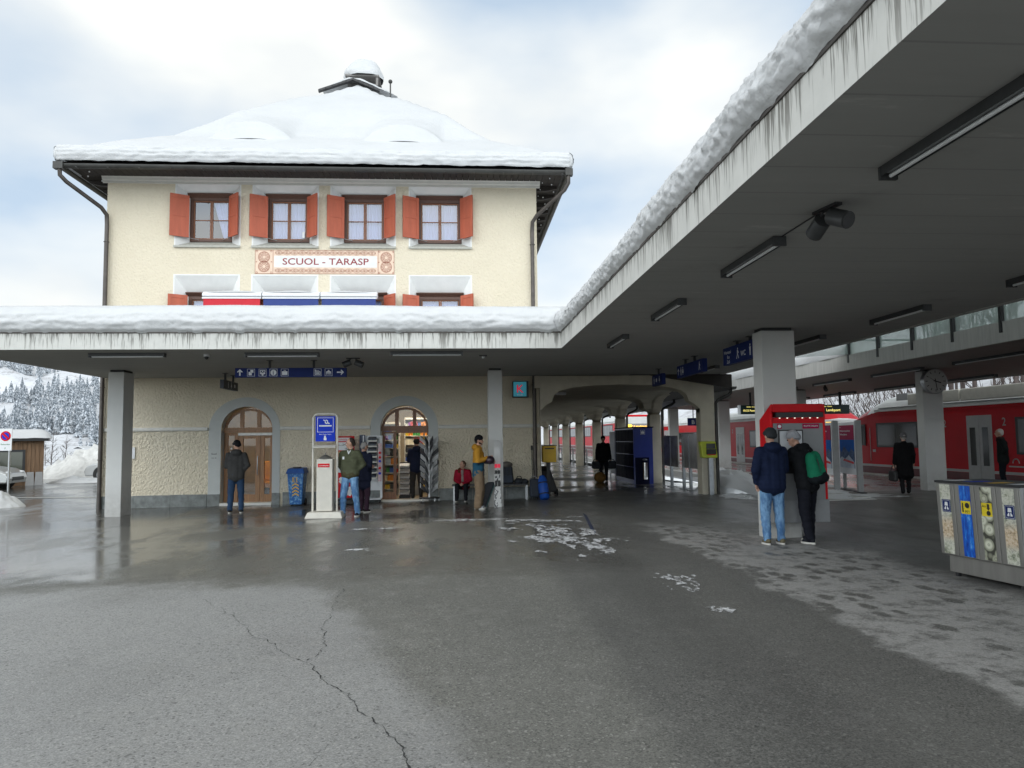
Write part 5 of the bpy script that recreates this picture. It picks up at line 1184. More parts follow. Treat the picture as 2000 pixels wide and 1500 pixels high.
t = thing('platform_clock', 'round white station clock hanging before the right column', 'clock', (12.79, 19.2, 3.05))
cx, cy, cz, R = 12.79, 19.12, 3.05, 0.325
b = MB(); b.cyl((cx, cy, cz), (cx, cy+0.16, cz), R, n=36); b.tube([(cx+R*cos(2*pi*i/36), cy, cz+R*sin(2*pi*i/36)) for i in range(36)], 0.014, 6, closed=True); b.build('case', M_STEEL, t)
b = MB(); b.cyl((cx, cy-0.002, cz), (cx, cy-0.006, cz), R-0.012, n=36); b.build('dial', mat('clock_dial', (0.42, 0.43, 0.42), 0.4), t)
b = MB()
def cl_hand(ang, r0, r1, w, yo):
    d = Vector((sin(ang), 0, cos(ang))); n = Vector((cos(ang), 0, -sin(ang)))*w; c = Vector((cx, cy-yo, cz)); b.quad(c+d*r0-n, c+d*r1-n, c+d*r1+n, c+d*r0+n)
for i in range(12): cl_hand(2*pi*i/12, 0.22, 0.285, 0.010, 0.008)
b.build('hour_mark', M_BLACK, t)
b = MB(); cl_hand(radians(106), -0.06, 0.16, 0.016, 0.011); b.build('hour_hand', M_BLACK, t); b = MB(); cl_hand(radians(172), -0.07, 0.25, 0.012, 0.013); b.build('minute_hand', M_BLACK, t)
b = MB(); cl_hand(radians(300), -0.06, 0.19, 0.005, 0.015); b.build('second_hand', M_BLACK, t)
b = MB(); b.cyl((cx, cy+0.08, cz+R), (cx, cy+0.08, ZC2-0.07), 0.035, n=10); b.build('stem', M_STEEL, t)
# departure boards
def board(name, label, x0, x1, Y, z0, z1, rows, hang):
    t = thing(name, label, 'display', ((x0+x1)/2, Y, z0), 'departure boards')
    b = MB(); b.box(x0, Y-0.10, z0, x1, Y+0.10, z1); b.build('case', M_LEDBG, t, bevel=0.01)
    b = MB(); b.box(x0-0.05, Y-0.11, z0-0.01, x0-0.002, Y+0.11, z1+0.01, 0); b.build('end_cap', M_SWHITE, t)
    b = MB()
    for tx, xx, zz, sz in rows: b.text(tx, (xx, Y-0.105, zz), (1, 0, 0), (0, 0, 1), sz, align='l')
    b.build('led_text', M_LED, t)
    b = MB(); b.box(hang-0.04, Y-0.03, z1, hang+0.04, Y+0.03, ZC2); b.build('hanger', M_DARK, t)
board('departure_board', 'dark departure board with yellow text left of the big column', 11.55, 13.05, 30.0, 2.53, 2.90, [('10:32 Pontresina', 11.66, 2.64, 0.115), ('Zernez - Samedan', 11.8, 2.81, 0.06)], 12.0)
board('departure_board', 'dark departure board with yellow text right of the ticket machine', 13.55, 15.12, 28.0, 2.45, 2.81, [('10:41 Landquart', 13.85, 2.56, 0.14), ('Sagliains - Klosters', 14.0, 2.73, 0.055)], 14.8)
t = thing('sector_sign', 'small dark sector sign with a white B over the far platform', 'sign', (12.2, 38.6, 2.3))
b = MB(); b.box(12.0, 38.5, 2.22, 12.6, 38.6, 2.62); b.build('panel', M_SBLUE, t); b = MB(); b.text('B', (12.28, 38.49, 2.3), (1, 0, 0), (0, 0, 1), 0.3); b.build('letter', M_SWHITE, t); b = MB(); b.box(12.28, 38.53, 2.62, 12.32, 38.57, ZC2); b.build('hanger', M_DARK, t)

# ================================================================== trains
TX = 16.3
TP = [(0.06, -0.36), (0.0, -0.22), (0.0, 0.38)]           # (inset, z) lower body
TPR = [(0.0, 0.38), (0.0, 2.30), (0.02, 2.52)]
TPW = [(0.03, 2.53), (0.10, 2.66), (0.22, 2.84), (0.45, 3.02), (0.9, 3.14), (1.325, 3.17)]
def train(name, label, X, y0, y1, nose_far, nose_near, doors, wins, two, zoff=0.0, group='red railcars at the platforms'):
    t = thing(name, label, 'train', (X+1.3, (y0+y1)/2, -0.3), group); Wd = 2.65
    def secs(lst):
        """section stations along Y: (y, factor of roof drop, taper)"""
        s = []
        if nose_near: s += [(y0, 0.42, 0.20), (y0+0.5, 0.62, 0.10), (y0+1.1, 0.84, 0.04), (y0+1.9, 1.0, 0.0)]
        else: s += [(y0, 1, 0)]
        if nose_far: s += [(y1-2.2, 1.0, 0.0), (y1-1.3, 0.80, 0.03), (y1-0.5, 0.56, 0.09), (y1, 0.40, 0.18)]
        else: s += [(y1, 1, 0)]
        return s
    def loft(P, m_of=None):
        b = MB(); st_ = secs(P)
        full = [(i, z) for i, z in P]+[(Wd-i, z) for i, z in P[::-1]]
        k = len(full); vs = []
        for y, f, tp in st_:
            for i, z in full:
                zz = z if z <= 1.95 else 1.95+(z-1.95)*f
                ii = i+tp*(1 if i < Wd/2 else -1)
                vs.append((X+ii, y, zz+zoff))
        fs = []
        for a in range(len(st_)-1):
            for c in range(k-1): fs.append((a*k+c, a*k+c+1, (a+1)*k+c+1, (a+1)*k+c))
        nf_ = len(st_)-1
        for q in range(nf_): b.add(vs, fs[q*(k-1):(q+1)*(k-1)], 1 if m_of and ((nose_far and q >= nf_-2) or (nose_near and q < 2)) else 0, False)
        b.add(vs, [tuple(range(k)), tuple(range((len(st_)-1)*k, len(st_)*k))], 0)
        return b
    loft(TP).build('skirt', M_TDRED, t); body = loft(TPR).build('body', M_TRED, t); rf_ = loft(TPW, True).build('roof', [M_TROOF, M_TRED], t)
    ys0, ys1 = y0+(0.9 if nose_near else 0), y1-(0.9 if nose_far else 0)
    b = MB(); b.box(X-0.004, ys0, 0.39+zoff, X+0.02, ys1, 0.475+zoff); b.build('stripe', M_TGREY, t)
    b = MB(); b.box(X-0.012, ys0+0.8, 2.44+zoff, X+0.03, ys1-0.8, 2.47+zoff); b.box(X-0.006, ys0+1, 2.515+zoff, X+0.05, ys1-1, 2.60+zoff, 1); b.build('roof_rail', [M_TRED, M_TROOF], t)
    b = MB(); b.box(X+0.05, ys0+1.2, 2.648+zoff, X+0.13, ys1-1.2, 2.662+zoff); b.build('roof_joint', M_DARK, rf_)
    for a, c, z0, z1 in wins:
        b = MB(); b.box(X-0.010, a, z0+zoff, X+0.01, c, z1+zoff); f = b.build('window', M_BLACK, t)
        b = MB(); n = max(1, round((c-a)/1.3)); w = (c-a-0.12)/n
        for i in range(n): b.box(X-0.014, a+0.07+i*w, z0+0.07+zoff, X-0.0105, a+0.07+(i+1)*w-0.06, z1-0.07+zoff)
        b.build('pane', M_TGLASS, f)
    for a, c in doors:
        b = MB(); m_ = (a+c)/2
        b.box(X-0.016, a, -0.16+zoff, X+0.01, m_-0.008, 2.20+zoff); b.box(X-0.016, m_+0.008, -0.16+zoff, X+0.01, c, 2.20+zoff); d = b.build('door', M_TGREY, t)
        b = MB(); w = (c-a)/2
        for o in (a, m_): b.box(X-0.021, o+w*0.3, 0.62+zoff, X-0.0165, o+w*0.75, 1.82+zoff)
        b.build('door_glass', M_TGLASS, d)
    if two:
        b = MB()
        for y in two: b.text('2', (X-0.006, y, 1.86+zoff), (0, -1, 0), (0, 0, 1), 0.34)
        b.build('class_number', M_TGREY, t)
    return t
tr = train('red_train', 'nearest red railcar with white roof and a cab at its left end', TX, 8.0, 30.15, True, False, [(21.77, 22.9)], [(25.5, 28.15, 1.14, 2.08), (13.5, 20.8, 1.0, 2.1), (28.95, 29.35, 1.2, 2.05)], [24.0, 21.25])
b = MB(); b.box(TX+0.3, 26.5, 2.9, TX+0.7, 27.2, 3.16); b.build('roof_camera_box', M_MGREY, tr)
b = MB()
for k in range(7): b.box(TX+0.18, 13+1.6*k, 2.76, TX+0.21, 13.12+1.6*k, 2.80)
b.build('roof_bolt', M_DARK, tr)
b = MB()
for k in range(5): b.box(TX+0.12, 23.4-2.9*k, 2.70, TX+0.75, 26.22-2.9*k, 3.10)
b.build('roof_hatch', mat('roof_beige', (0.50, 0.49, 0.44), 0.5, var=0.08), tr, bevel=0.03)
b = MB(); b.box(TX-0.005, 20.4, 0.62, TX+0.005, 21.15, 0.66); b.tube([(TX-0.004, 20.85+0.13*cos(a), 0.74+0.13*sin(a)) for a in [pi*i/8 for i in range(9)]], 0.018, 6); b.build('emblem', M_TGREY, tr)
b = MB(); b.box(TX-0.006, 28.6, 0.6, TX+0.005, 28.62, 1.9); b.box(TX-0.006, 28.25, 0.95, TX+0.004, 28.45, 1.05); b.build('cab_door_line', M_TGREY, tr)
tl = train('red_train', 'red railcar left of the ticket machine standing nose to nose with the nearer one', TX, 33.2, 61.0, False, True, [(41.75, 43.05), (57, 58.6)], [(36.5, 41.0, 1.05, 2.0), (44, 46.6, 1.05, 2.0), (48, 56, 1.05, 2.0)], [43.6], zoff=-0.05)
def cab_front(par, X, Y, zo):
    b = MB(); b.hexa([(X+0.45, Y+0.02, 1.05+zo), (X+2.2, Y+0.02, 1.05+zo), (X+2.2, Y+0.3, 1.05+zo), (X+0.45, Y+0.3, 1.05+zo)], [(X+0.5, Y-0.03, 2.0+zo), (X+2.15, Y-0.03, 2.0+zo), (X+2.15, Y+0.5, 2.3+zo), (X+0.5, Y+0.5, 2.3+zo)]); b.build('windscreen', M_TGLASS, par)
    b = MB(); b.box(X+0.3, Y-0.05, 2.02+zo, X+2.35, Y+0.5, 2.4+zo); b.build('display_hood', M_TGREY, par, bevel=0.03)
    b = MB(); b.box(X+0.5, Y-0.056, 2.15+zo, X+0.8, Y-0.051, 2.28+zo); b.text('Pontresina', (X+1.5, Y-0.056, 2.16+zo), (1, 0, 0), (0, 0, 1), 0.15, width=1.1); b.build('led_text', M_LEDO, par)
    b = MB(); b.quad((X+0.3, Y-0.01, 0.2+zo), (X+1.3, Y-0.01, 0.2+zo), (X+2.3, Y-0.01, 1.0+zo), (X+0.3, Y-0.01, 1.0+zo)); b.build('nose_panel', M_SWHITE, par)
    b = MB()
    for s in (0.55, 2.1): b.cyl((X+s, Y-0.03, 0.55+zo), (X+s, Y+0.02, 0.55+zo), 0.09, n=12)
    b.build('headlight', M_LEDW, par)
cab_front(tl, TX, 33.2, -0.05)
tf = train('red_train', 'distant train front with a lit destination display seen through the arcade', 13.25, 60.0, 118.0, False, True, [(70, 72)], [(64, 69, 1.4, 2.4), (75, 90, 1.4, 2.4), (94, 110, 1.4, 2.4)], [], zoff=0.35)
b = MB(); X, Y = 13.25, 60.0
b.box(X+0.1, Y-0.10, 1.2, X+2.55, Y-0.02, 3.35); b.build('cab_front', M_TROOF, tf, bevel=0.05)
b = MB(); b.box(X+0.2, Y-0.13, 1.45, X+2.45, Y-0.105, 2.3); b.build('windscreen', M_TGLASS, tf)
b = MB(); b.box(X+0.15, Y-0.125, 2.4, X+2.5, Y-0.102, 2.75); b.build('display', M_MGREY, tf)
b = MB(); b.ell((X+0.55, Y-0.14, 2.57), (0.22, 0.02, 0.13)); b.text('Landquart', (X+1.55, Y-0.135, 2.47), (1, 0, 0), (0, 0, 1), 0.22, width=1.3); b.build('led_text', M_LEDO, tf)
b = MB(); b.box(X+0.05, Y-0.12, 3.30, X+2.6, Y+0.4, 3.48); b.build('roof_edge', M_RED, tf, bevel=0.06)
# overhead-line masts and a thin catenary behind the trains
b = MB()
for Y in (50, 78, 106): b.cyl((21.6, Y, -0.4), (21.6, Y, 8), 0.11, n=8); b.box(17.0, Y-0.04, 6.6, 21.6, Y+0.04, 6.72)
for x_ in (17.6, 14.5): b.tube([(x_, 30, 5.6), (x_, 78, 5.5), (x_, 130, 5.6)], 0.012, 4)
tag(b.build('catenary', M_DARK, loc=(19, 78, 0)), 'thin overhead contact line with steel masts behind the trains', 'catenary')
# bare trees on the slope behind the trains
M_BARK = mat('bare_bark', (0.075, 0.06, 0.055), 0.9, var=0.3)
def bare_tree(loc, H, seed, label):
    rnd = random.Random(seed); t = thing('bare_tree', label, 'tree', loc, 'bare trees on the snowy slope behind the trains')
    b = MB(loc); b.tube([(0, 0, -0.3), (0.05*H*0.2, 0, H*0.4), (0.02*H, 0.03*H, H*0.72), (0.03*H, 0.02*H, H)], [H*0.012, H*0.009, H*0.006, H*0.002], 6); b.build('trunk', M_BARK, t)
    b = MB(loc)
    def branch(p, d, L, r, lvl):
        q = p+d*L*0.5+Vector((rnd.uniform(-.06, .06), rnd.uniform(-.06, .06), 0.03))*L; e = p+d*L+Vector((0, 0, 0.12*L)); b.tube([p, q, e], [r, r*0.75, r*0.35], 4)
        if lvl > 0:
            for _ in range(4 if lvl == 2 else 3):
                s = p.lerp(e, rnd.uniform(0.3, 0.95)); d2 = (d+Vector((rnd.uniform(-.8, .8), rnd.uniform(-.8, .8), rnd.uniform(-.1, .7)))).normalized(); branch(s, d2, L*rnd.uniform(0.35, 0.6), r*0.55, lvl-1)
    for k in range(15):
        z = H*rnd.uniform(0.22, 0.95); a = rnd.uniform(0, 2*pi); d = Vector((cos(a), sin(a), rnd.uniform(0.5, 1.1))).normalized(); branch(Vector((0.02*H, 0.01*H, z)), d, H*rnd.uniform(0.14, 0.28)*(1.15-z/H), H*0.004, 2)
    b.build('crown', M_BARK, t); return t
bt = [bare_tree((27.5, 38.0, hill_h(27.5, 38)), 6.5, 2, 'bare leafless tree on the snowy slope above the train roof'), bare_tree((29.0, 41.5, hill_h(29, 41.5)), 7.5, 4, 'bare leafless tree on the snowy slope above the train roof'), bare_tree((31, 45, hill_h(31, 45)), 8.0, 8, 'bare leafless tree on the snowy slope above the train roof')]
kids_scan(); rnd = random.Random(21)
for k in range(34):
    if k < 20: X = rnd.uniform(26.5, 34); Y = X/rnd.uniform(0.66, 0.80)
    else: X = rnd.uniform(27, 44); Y = X/rnd.uniform(0.36, 0.62)
    dup(bt[k % 3], (X, Y, hill_h(X, Y)), rot=rnd.uniform(0, 6))
def shrub_mass(cx, cy, R, H, seed):
    rnd = random.Random(seed); b = MB()
    for k in range(260):
        a = rnd.uniform(0, 2*pi); r = R*sqrt(rnd.random()); p = Vector((cx+r*cos(a), cy+r*sin(a), 0)); p.z = hill_h(p.x, p.y)-0.1; d = Vector((rnd.uniform(-.5, .5), rnd.uniform(-.5, .5), 1)).normalized(); h = H*rnd.uniform(0.4, 1)
        b.tube([p, p+d*h*0.5+Vector((0.1*h, 0, 0)), p+d*h], [0.03, 0.02, 0.008], 3)
    tag(b.build('snowy_thicket', M_BARK, loc=(cx, cy, hill_h(cx, cy))), kind='stuff')
shrub_mass(27, 47, 2.5, 2.5, 3); shrub_mass(25.5, 44, 2.0, 2.2, 5); shrub_mass(30, 38, 3.0, 2.0, 6); shrub_mass(29, 56, 5, 3, 9)
# ================================================================== objects on the square
def SHIFT(o, dx): o.location.x += dx
def bx(name, m, par, *a, bevel=0.0):
    b = MB(); b.box(*a); return b.build(name, m, par, bevel=bevel)
# smokers' pillar
X0, X1, Y = -3.30, -2.78, 16.55; G0 = gz(-3)
t = thing('smoking_point', 'off-white smokers pillar with blue cigarette sign and red label on a concrete foot', 'ashtray', (-3.02, Y, G0))
b = MB(); b.hexa([(-3.42, Y-0.30, G0), (-2.62, Y-0.30, G0), (-2.62, Y+0.30, G0), (-3.42, Y+0.30, G0)], [(-3.36, Y-0.26, G0+0.13), (-2.66, Y-0.26, G0+0.13), (-2.66, Y+0.26, G0+0.13), (-3.36, Y+0.26, G0+0.13)]); b.build('foot', M_OFFW, t, bevel=0.012)
b = MB(); pts = [(X0, Y, G0+0.13), (X0, Y, 2.11)]+[(X0+0.11-0.11*cos(a), Y, 2.11+0.11*sin(a)) for a in [pi/2*i/6 for i in range(1, 7)]]+[(X1-0.11+0.11*sin(a), Y, 2.11+0.11*cos(a)) for a in [pi/2*i/6 for i in range(0, 7)]]+[(X1, Y, G0+0.13)]
b.tube(pts, 0.024, 8); b.build('frame', M_OFFW, t)
bx('ash_box', M_OFFW, t, -3.20, Y-0.13, G0+0.14, -2.86, Y+0.13, 1.24, bevel=0.012)
b = MB(); b.cyl((-3.03, Y, 1.24), (-3.03, Y, 1.29), 0.15, 0.11, n=20); b.cyl((-3.03, Y, 1.29), (-3.03, Y, 1.33), 0.10, 0.03, n=16); b.cyl((-3.03, Y, 1.33), (-3.03, Y, 1.37), 0.012, n=8); b.build('ashtray_lid', M_BRUSH, t)
b = MB(); b.hexa([(X0+0.02, Y-0.14, 1.50), (X1-0.02, Y-0.14, 1.50), (X1-0.02, Y+0.14, 1.50), (X0+0.02, Y+0.14, 1.50)], [(X0+0.02, Y-0.05, 1.54), (X1-0.02, Y-0.05, 1.54), (X1-0.02, Y+0.05, 1.54), (X0+0.02, Y+0.05, 1.54)]); b.tube([(X0+0.02, Y-0.14, 1.49), (X1-0.02, Y-0.14, 1.49)], 0.014, 6); b.build('rain_cover', M_OFFW, t)
sgn = bx('sign_panel', M_BBLUE, t, -3.245, Y-0.02, 1.62, -2.825, Y+0.02, 2.17)
b = MB(); yy = Y-0.0235; R = lambda x0, z0, x1, z1: b.quad((x0, yy, z0), (x1, yy, z0), (x1, yy, z1), (x0, yy, z1))
for q in ((-3.21, 1.82, -3.20, 2.14), (-2.87, 1.82, -2.86, 2.14), (-3.20, 1.82, -2.87, 1.83), (-3.20, 2.13, -2.87, 2.14), (-3.17, 1.945, -2.90, 1.975)): R(*q)
for k, x in enumerate((-3.02, -2.97)):
    pp = [(x-0.06+0.018*sin(i*0.9)+i*0.012, yy, 2.09-i*0.012) for i in range(8)]
    for a, c in zip(pp, pp[1:]): b.quad((a[0]-.008, yy, a[2]-.008), (c[0]-.008, yy, c[2]-.008), (c[0]+.008, yy, c[2]+.008), (a[0]+.008, yy, a[2]+.008))
b.text('Merci. Danke. Grazie.', (-3.035, yy, 1.765), (1, 0, 0), (0, 0, 1), 0.03)
R(-3.07, 1.645, -3.01, 1.70); R(-3.06, 1.70, -3.025, 1.745)
b.build('pictogram', M_SWHITE, sgn)
lb = bx('label_plate', M_RED, t, -3.17, Y-0.136, 1.06, -2.92, Y-0.1305, 1.14)
b = MB(); b.text('RAUCHERZONE', (-3.045, Y-0.1385, 1.085), (1, 0, 0), (0, 0, 1), 0.03, width=0.21); b.build('lettering', M_SWHITE, lb)
SHIFT(t, 0.09)
# blue recycling bin
M_BINPAT = mat('bin_print', (0.02, 0.14, 0.42), 0.4); g = NT(M_BINPAT); P = g.pos()
g.set('Base Color', g.mix(g.step(g.noise(P, 16, 4, 0.7), 0.48, 0.66), (0.012, 0.11, 0.36), (0.20, 0.42, 0.62)))
cx, cy, G0 = -4.33, 19.75, gz(-4.3)
t = thing('recycling_bin', 'blue wheeled recycling bin with yellow arrows beside the left station door', 'bin', (cx, cy, G0))
b = MB(); b.hexa([(cx-0.155, cy-0.16, G0+0.04), (cx+0.155, cy-0.16, G0+0.04), (cx+0.155, cy+0.2, G0+0.04), (cx-0.155, cy+0.2, G0+0.04)], [(cx-0.21, cy-0.23, 0.82), (cx+0.21, cy-0.23, 0.82), (cx+0.21, cy+0.25, 0.82), (cx-0.21, cy+0.25, 0.82)]); b.build('bin_body', M_BINPAT, t, bevel=0.02)
b = MB(); b.hexa([(cx-0.245, cy-0.27, 0.80), (cx+0.245, cy-0.27, 0.80), (cx+0.245, cy+0.27, 0.80), (cx-0.245, cy+0.27, 0.80)], [(cx-0.20, cy-0.22, 0.93), (cx+0.20, cy-0.22, 0.93), (cx+0.20, cy+0.25, 0.95), (cx-0.20, cy+0.25, 0.95)]); b.build('lid', M_BINB, t, bevel=0.02)
b = MB(); b.cyl((cx, cy-0.02, 0.93), (cx, cy-0.02, 0.965), 0.11, n=20); b.build('opening', M_BLACK, t)
for s in (-1, 1):
    b = MB(); b.cyl((cx+s*0.14, cy+0.22, G0+0.09), (cx+s*0.19, cy+0.22, G0+0.09), 0.09, n=16); b.build('wheel', M_RUBBER, t)
b = MB()
def fr(z): return cy-0.16-0.07*(z-G0-0.04)/(0.78)-0.004
for k in range(4):
    z = 0.22+k*0.085
    for s in (-1, 1): b.quad((cx, fr(z+0.05), z+0.05), (cx+s*0.085, fr(z), z), (cx+s*0.085, fr(z+0.035), z+0.035), (cx, fr(z+0.085), z+0.085))
z = 0.58
for q in ((-0.075, 0, -0.06, 0.13), (-0.045, 0, -0.03, 0.13), (-0.03, 0, 0.0, 0.015), (-0.03, 0.115, 0.0, 0.13), (0.02, 0, 0.035, 0.13), (0.035, 0.115, 0.07, 0.13), (0.035, 0.057, 0.06, 0.07), (0.035, 0, 0.07, 0.015)): b.quad((cx+q[0], fr(z), z+q[1]), (cx+q[2], fr(z), z+q[1]), (cx+q[2], fr(z+0.13), z+q[3]), (cx+q[0], fr(z+0.13), z+q[3]))
b.build('yellow_print', M_YEL, t)
SHIFT(t, 0.10)
# red lottery stand
t = thing('lottery_stand', 'red lottery advertising stand with white clover leaves behind the green-jacketed man', 'stand', (-3.05, 19.85, 0))
x0, x1, Y, G0 = -3.30, -2.86, 19.85, gz(-3)
bx('panel', M_RED, t, x0, Y-0.03, 0.14, x1, Y+0.03, 1.75, bevel=0.015); bx('foot', M_BLACK, t, x0-0.02, Y-0.2, G0, x1+0.02, Y+0.2, G0+0.12, bevel=0.03)
b = MB(); yy = Y-0.033
b.box(x0+0.03, yy-0.001, 1.62, x1-0.06, Y-0.0305, 1.71, 0); b.box(x0+0.03, yy-0.001, 1.38, x1-0.03, Y-0.0305, 1.59, 0); b.box(x0+0.03, yy-0.001, 1.02, x1-0.03, Y-0.0305, 1.35, 1); b.box(x0+0.0, yy-0.02, 0.80, x1-0.1, Y-0.0305, 0.97, 0)
b.build('poster', [M_SWHITE, mat('poster_sand', (0.5, 0.36, 0.16), 0.6, var=0.4, vscale=14)], t)
b = MB(); b.text('SWISSLOS', ((x0+x1)/2-0.02, yy-0.003, 1.635), (1, 0, 0), (0, 0, 1), 0.07, width=0.32); b.build('lettering', M_RED, t)
b = MB(); b.text('24 Mio.', ((x0+x1)/2+0.04, yy-0.003, 1.50), (1, 0, 0), (0, 0, 1), 0.075, width=0.25); b.text('18.4', ((x0+x1)/2+0.03, yy-0.003, 1.40), (1, 0, 0), (0, 0, 1), 0.065); b.text('Mittwoch', (x0+0.09, yy-0.003, 1.505), (1, 0, 0), (0, 0, 1), 0.03); b.build('prize_lettering', M_BLACK, t)
b = MB()
def clover(cx, cz, s):
    for k in range(4):
        a = pi/4+k*pi/2; d = (cos(a), sin(a)); n = (-d[1], d[0])
        pts = [(0, 0), (0.35, 0.42), (0.72, 0.46), (0.98, 0.28), (0.90, 0.0), (0.98, -0.28), (0.72, -0.46), (0.35, -0.42)]
        b.add([(cx+s*(p*d[0]+q*n[0]), yy-0.001, cz+s*(p*d[1]+q*n[1])) for p, q in pts], [(0, 1, 2, 3, 4), (0, 4, 5, 6, 7)])
clover(-3.17, 0.60, 0.095); clover(-3.02, 0.31, 0.14); clover(-2.95, 0.66, 0.06)
b.build('clover', M_SWHITE, t)
SHIFT(t, 0.08)
# newspaper rack
t = thing('newspaper_rack', 'white wire rack of stacked newspapers left of the kiosk door', 'rack', (-2.42, 19.95, 0))
b = MB(); x0, x1, Y = -2.66, -2.20, 19.95; G0 = gz(-2.4)
for x in (x0, x1): b.box(x-0.014, Y-0.014, G0+0.12, x+0.014, Y+0.014, 1.76); b.box(x-0.012, Y+0.26, G0+0.12, x+0.012, Y+0.284, 1.76)
b.box(x0, Y-0.02, G0+0.09, x1, Y+0.29, G0+0.12); b.box(x0, Y+0.27, 0.3, x1, Y+0.28, 1.76); b.build('frame', M_SWHITE, t)
for s in (x0+0.03, x1-0.03):
    for yy in (Y+0.02, Y+0.25):
        b = MB(); b.cyl((s-0.012, yy, G0+0.045), (s+0.012, yy, G0+0.045), 0.045, n=12); b.build('caster', M_BLACK, t)
b = MB(); rnd = random.Random(4)
for k in range(8):
    z = 0.62+k*0.14
    b.hexa([(x0+0.10, Y-0.01, z), (x1-0.10, Y-0.01, z), (x1-0.10, Y+0.18, z+0.05), (x0+0.10, Y+0.18, z+0.05)], [(x0+0.10, Y-0.01, z+0.03), (x1-0.10, Y-0.01, z+0.03), (x1-0.10, Y+0.18, z+0.085), (x0+0.10, Y+0.18, z+0.085)])
tag(b.build('newspapers', M_PAPER, t), kind='stuff')
b = MB()
for k in range(8):
    z = 0.66+k*0.14; b.hexa([(x0+0.12, Y-0.015, z-0.005), (x1-0.13, Y-0.015, z-0.005), (x1-0.13, Y+0.15, z+0.045), (x0+0.12, Y+0.15, z+0.045)], [(x0+0.12, Y-0.015, z+0.04), (x1-0.13, Y-0.015, z+0.04), (x1-0.13, Y+0.15, z+0.09), (x0+0.12, Y+0.15, z+0.09)])
tag(b.build('magazines', mat('dark_covers', (0.05, 0.06, 0.08), 0.5, var=0.6, vscale=25), t), kind='stuff')
bx('back_board', mat('rack_net', (0.10, 0.12, 0.17), 0.7, var=0.6, vscale=22), t, x0-0.13, Y+0.20, 0.85, x0+0.02, Y+0.22, 1.78)
bx('side_banner', mat('pink_banner', (0.55, 0.40, 0.42), 0.6, var=0.4, vscale=14), t, x1-0.07, Y-0.03, 0.55, x1+0.02, Y-0.016, 1.55)
b = MB()
for k, (m_, z) in enumerate(((0, 1.3), (1, 1.08), (0, 0.9), (0, 1.18), (1, 0.76))): b.cyl((x1-0.025, Y-0.032, z), (x1-0.025, Y-0.036, z), 0.034, n=14, m=m_)
b.build('badge', [M_RED, M_BBLUE], t)
SHIFT(t, 0.10)
# revolving postcard stand (silver fins) on casters
t = thing('postcard_spinner', 'revolving silver card stand on casters right of the kiosk door', 'stand', (-0.82, 19.75, 0))
cx, cy, G0 = -0.82, 19.75, gz(-0.8)
b = MB(); b.cyl((cx, cy, G0+0.12), (cx, cy, 1.72), 0.022, n=10); b.build('post', M_SWHITE, t)
b = MB(); b.cyl((cx, cy, G0+0.10), (cx, cy, G0+0.13), 0.27, n=24); b.build('base', M_BLACK, t)
for k in range(5):
    a = 2*pi*k/5+0.3; b = MB(); p = Vector((cx+0.26*cos(a), cy+0.26*sin(a), G0+0.05)); b.cyl(p+V(-0.012, 0, 0), p+V(0.012, 0, 0), 0.05, n=14); b.box(p.x-0.02, p.y-0.02, p.z+0.03, p.x+0.02, p.y+0.02, p.z+0.06); b.build('caster', M_STEEL, t)
rnd = random.Random(9); b = MB()
for lvl in range(9):
    z = 0.22+lvl*0.155
    for k in range(8):
        a = 2*pi*k/8+pi/8+rnd.uniform(-.05, .05); d = Vector((cos(a), sin(a), 0)); n = Vector((-sin(a), cos(a), 0))*0.007; r0, r1 = 0.045, 0.25+rnd.uniform(-.02, .02); m_ = rnd.randrange(4)
        P = [Vector((cx, cy, z))+d*r0, Vector((cx, cy, z+0.16))+d*r1, Vector((cx, cy, z+0.27))+d*r1*0.98, Vector((cx, cy, z+0.10))+d*r0]
        b.add([p-n for p in P]+[p+n for p in P], [(0, 1, 2, 3), (7, 6, 5, 4), (0, 4, 5, 1), (1, 5, 6, 2), (2, 6, 7, 3)], m_)
tag(b.build('card_fins', [mat('silver_fin', (0.42, 0.43, 0.44), 0.4, metal=0.3), mat('grey_fin', (0.16, 0.165, 0.17), 0.5), mat('pale_fin', (0.55, 0.56, 0.57), 0.5), mat('dark_fin', (0.05, 0.05, 0.055), 0.5)], t), kind='stuff')
# benches, luggage
def bench(name, label, x0, x1, Y):
    t = thing(name, label, 'bench', ((x0+x1)/2, Y, 0)); g0 = gz((x0+x1)/2)
    b = MB()
    for k in range(5): b.box(x0, Y-0.20+k*0.085, 0.40, x1, Y-0.13+k*0.085, 0.435)
    b.build('seat', mat('bench_mesh', (0.05, 0.05, 0.052), 0.5), t)
    for x in (x0+0.03, x1-0.06):
        b = MB(); b.box(x, Y-0.20, g0, x+0.03, Y-0.17, 0.40); b.box(x, Y+0.17, g0, x+0.03, Y+0.20, 0.40); b.box(x, Y-0.17, 0.36, x+0.03, Y+0.17, 0.39); b.build('leg', M_STEEL, t)
bench('bench', 'dark metal bench by the wall under the seated woman in red', -0.22, 0.72, 19.95); bench('bench', 'dark metal bench with a backpack on it, right of the slim column', 1.05, 1.80, 19.95)
M_BAG = mat('dark_bag', (0.022, 0.026, 0.034), 0.7, var=0.3, vscale=12); M_BAGB = mat('bag_blue', (0.006, 0.08, 0.42), 0.55, var=0.15); M_BAGN = mat('bag_navy', (0.018, 0.028, 0.05), 0.6, var=0.3)
t = thing('backpack', 'dark hiking backpack with a grey top standing on the bench behind the column', 'backpack', (1.24, 19.9, 0.435))
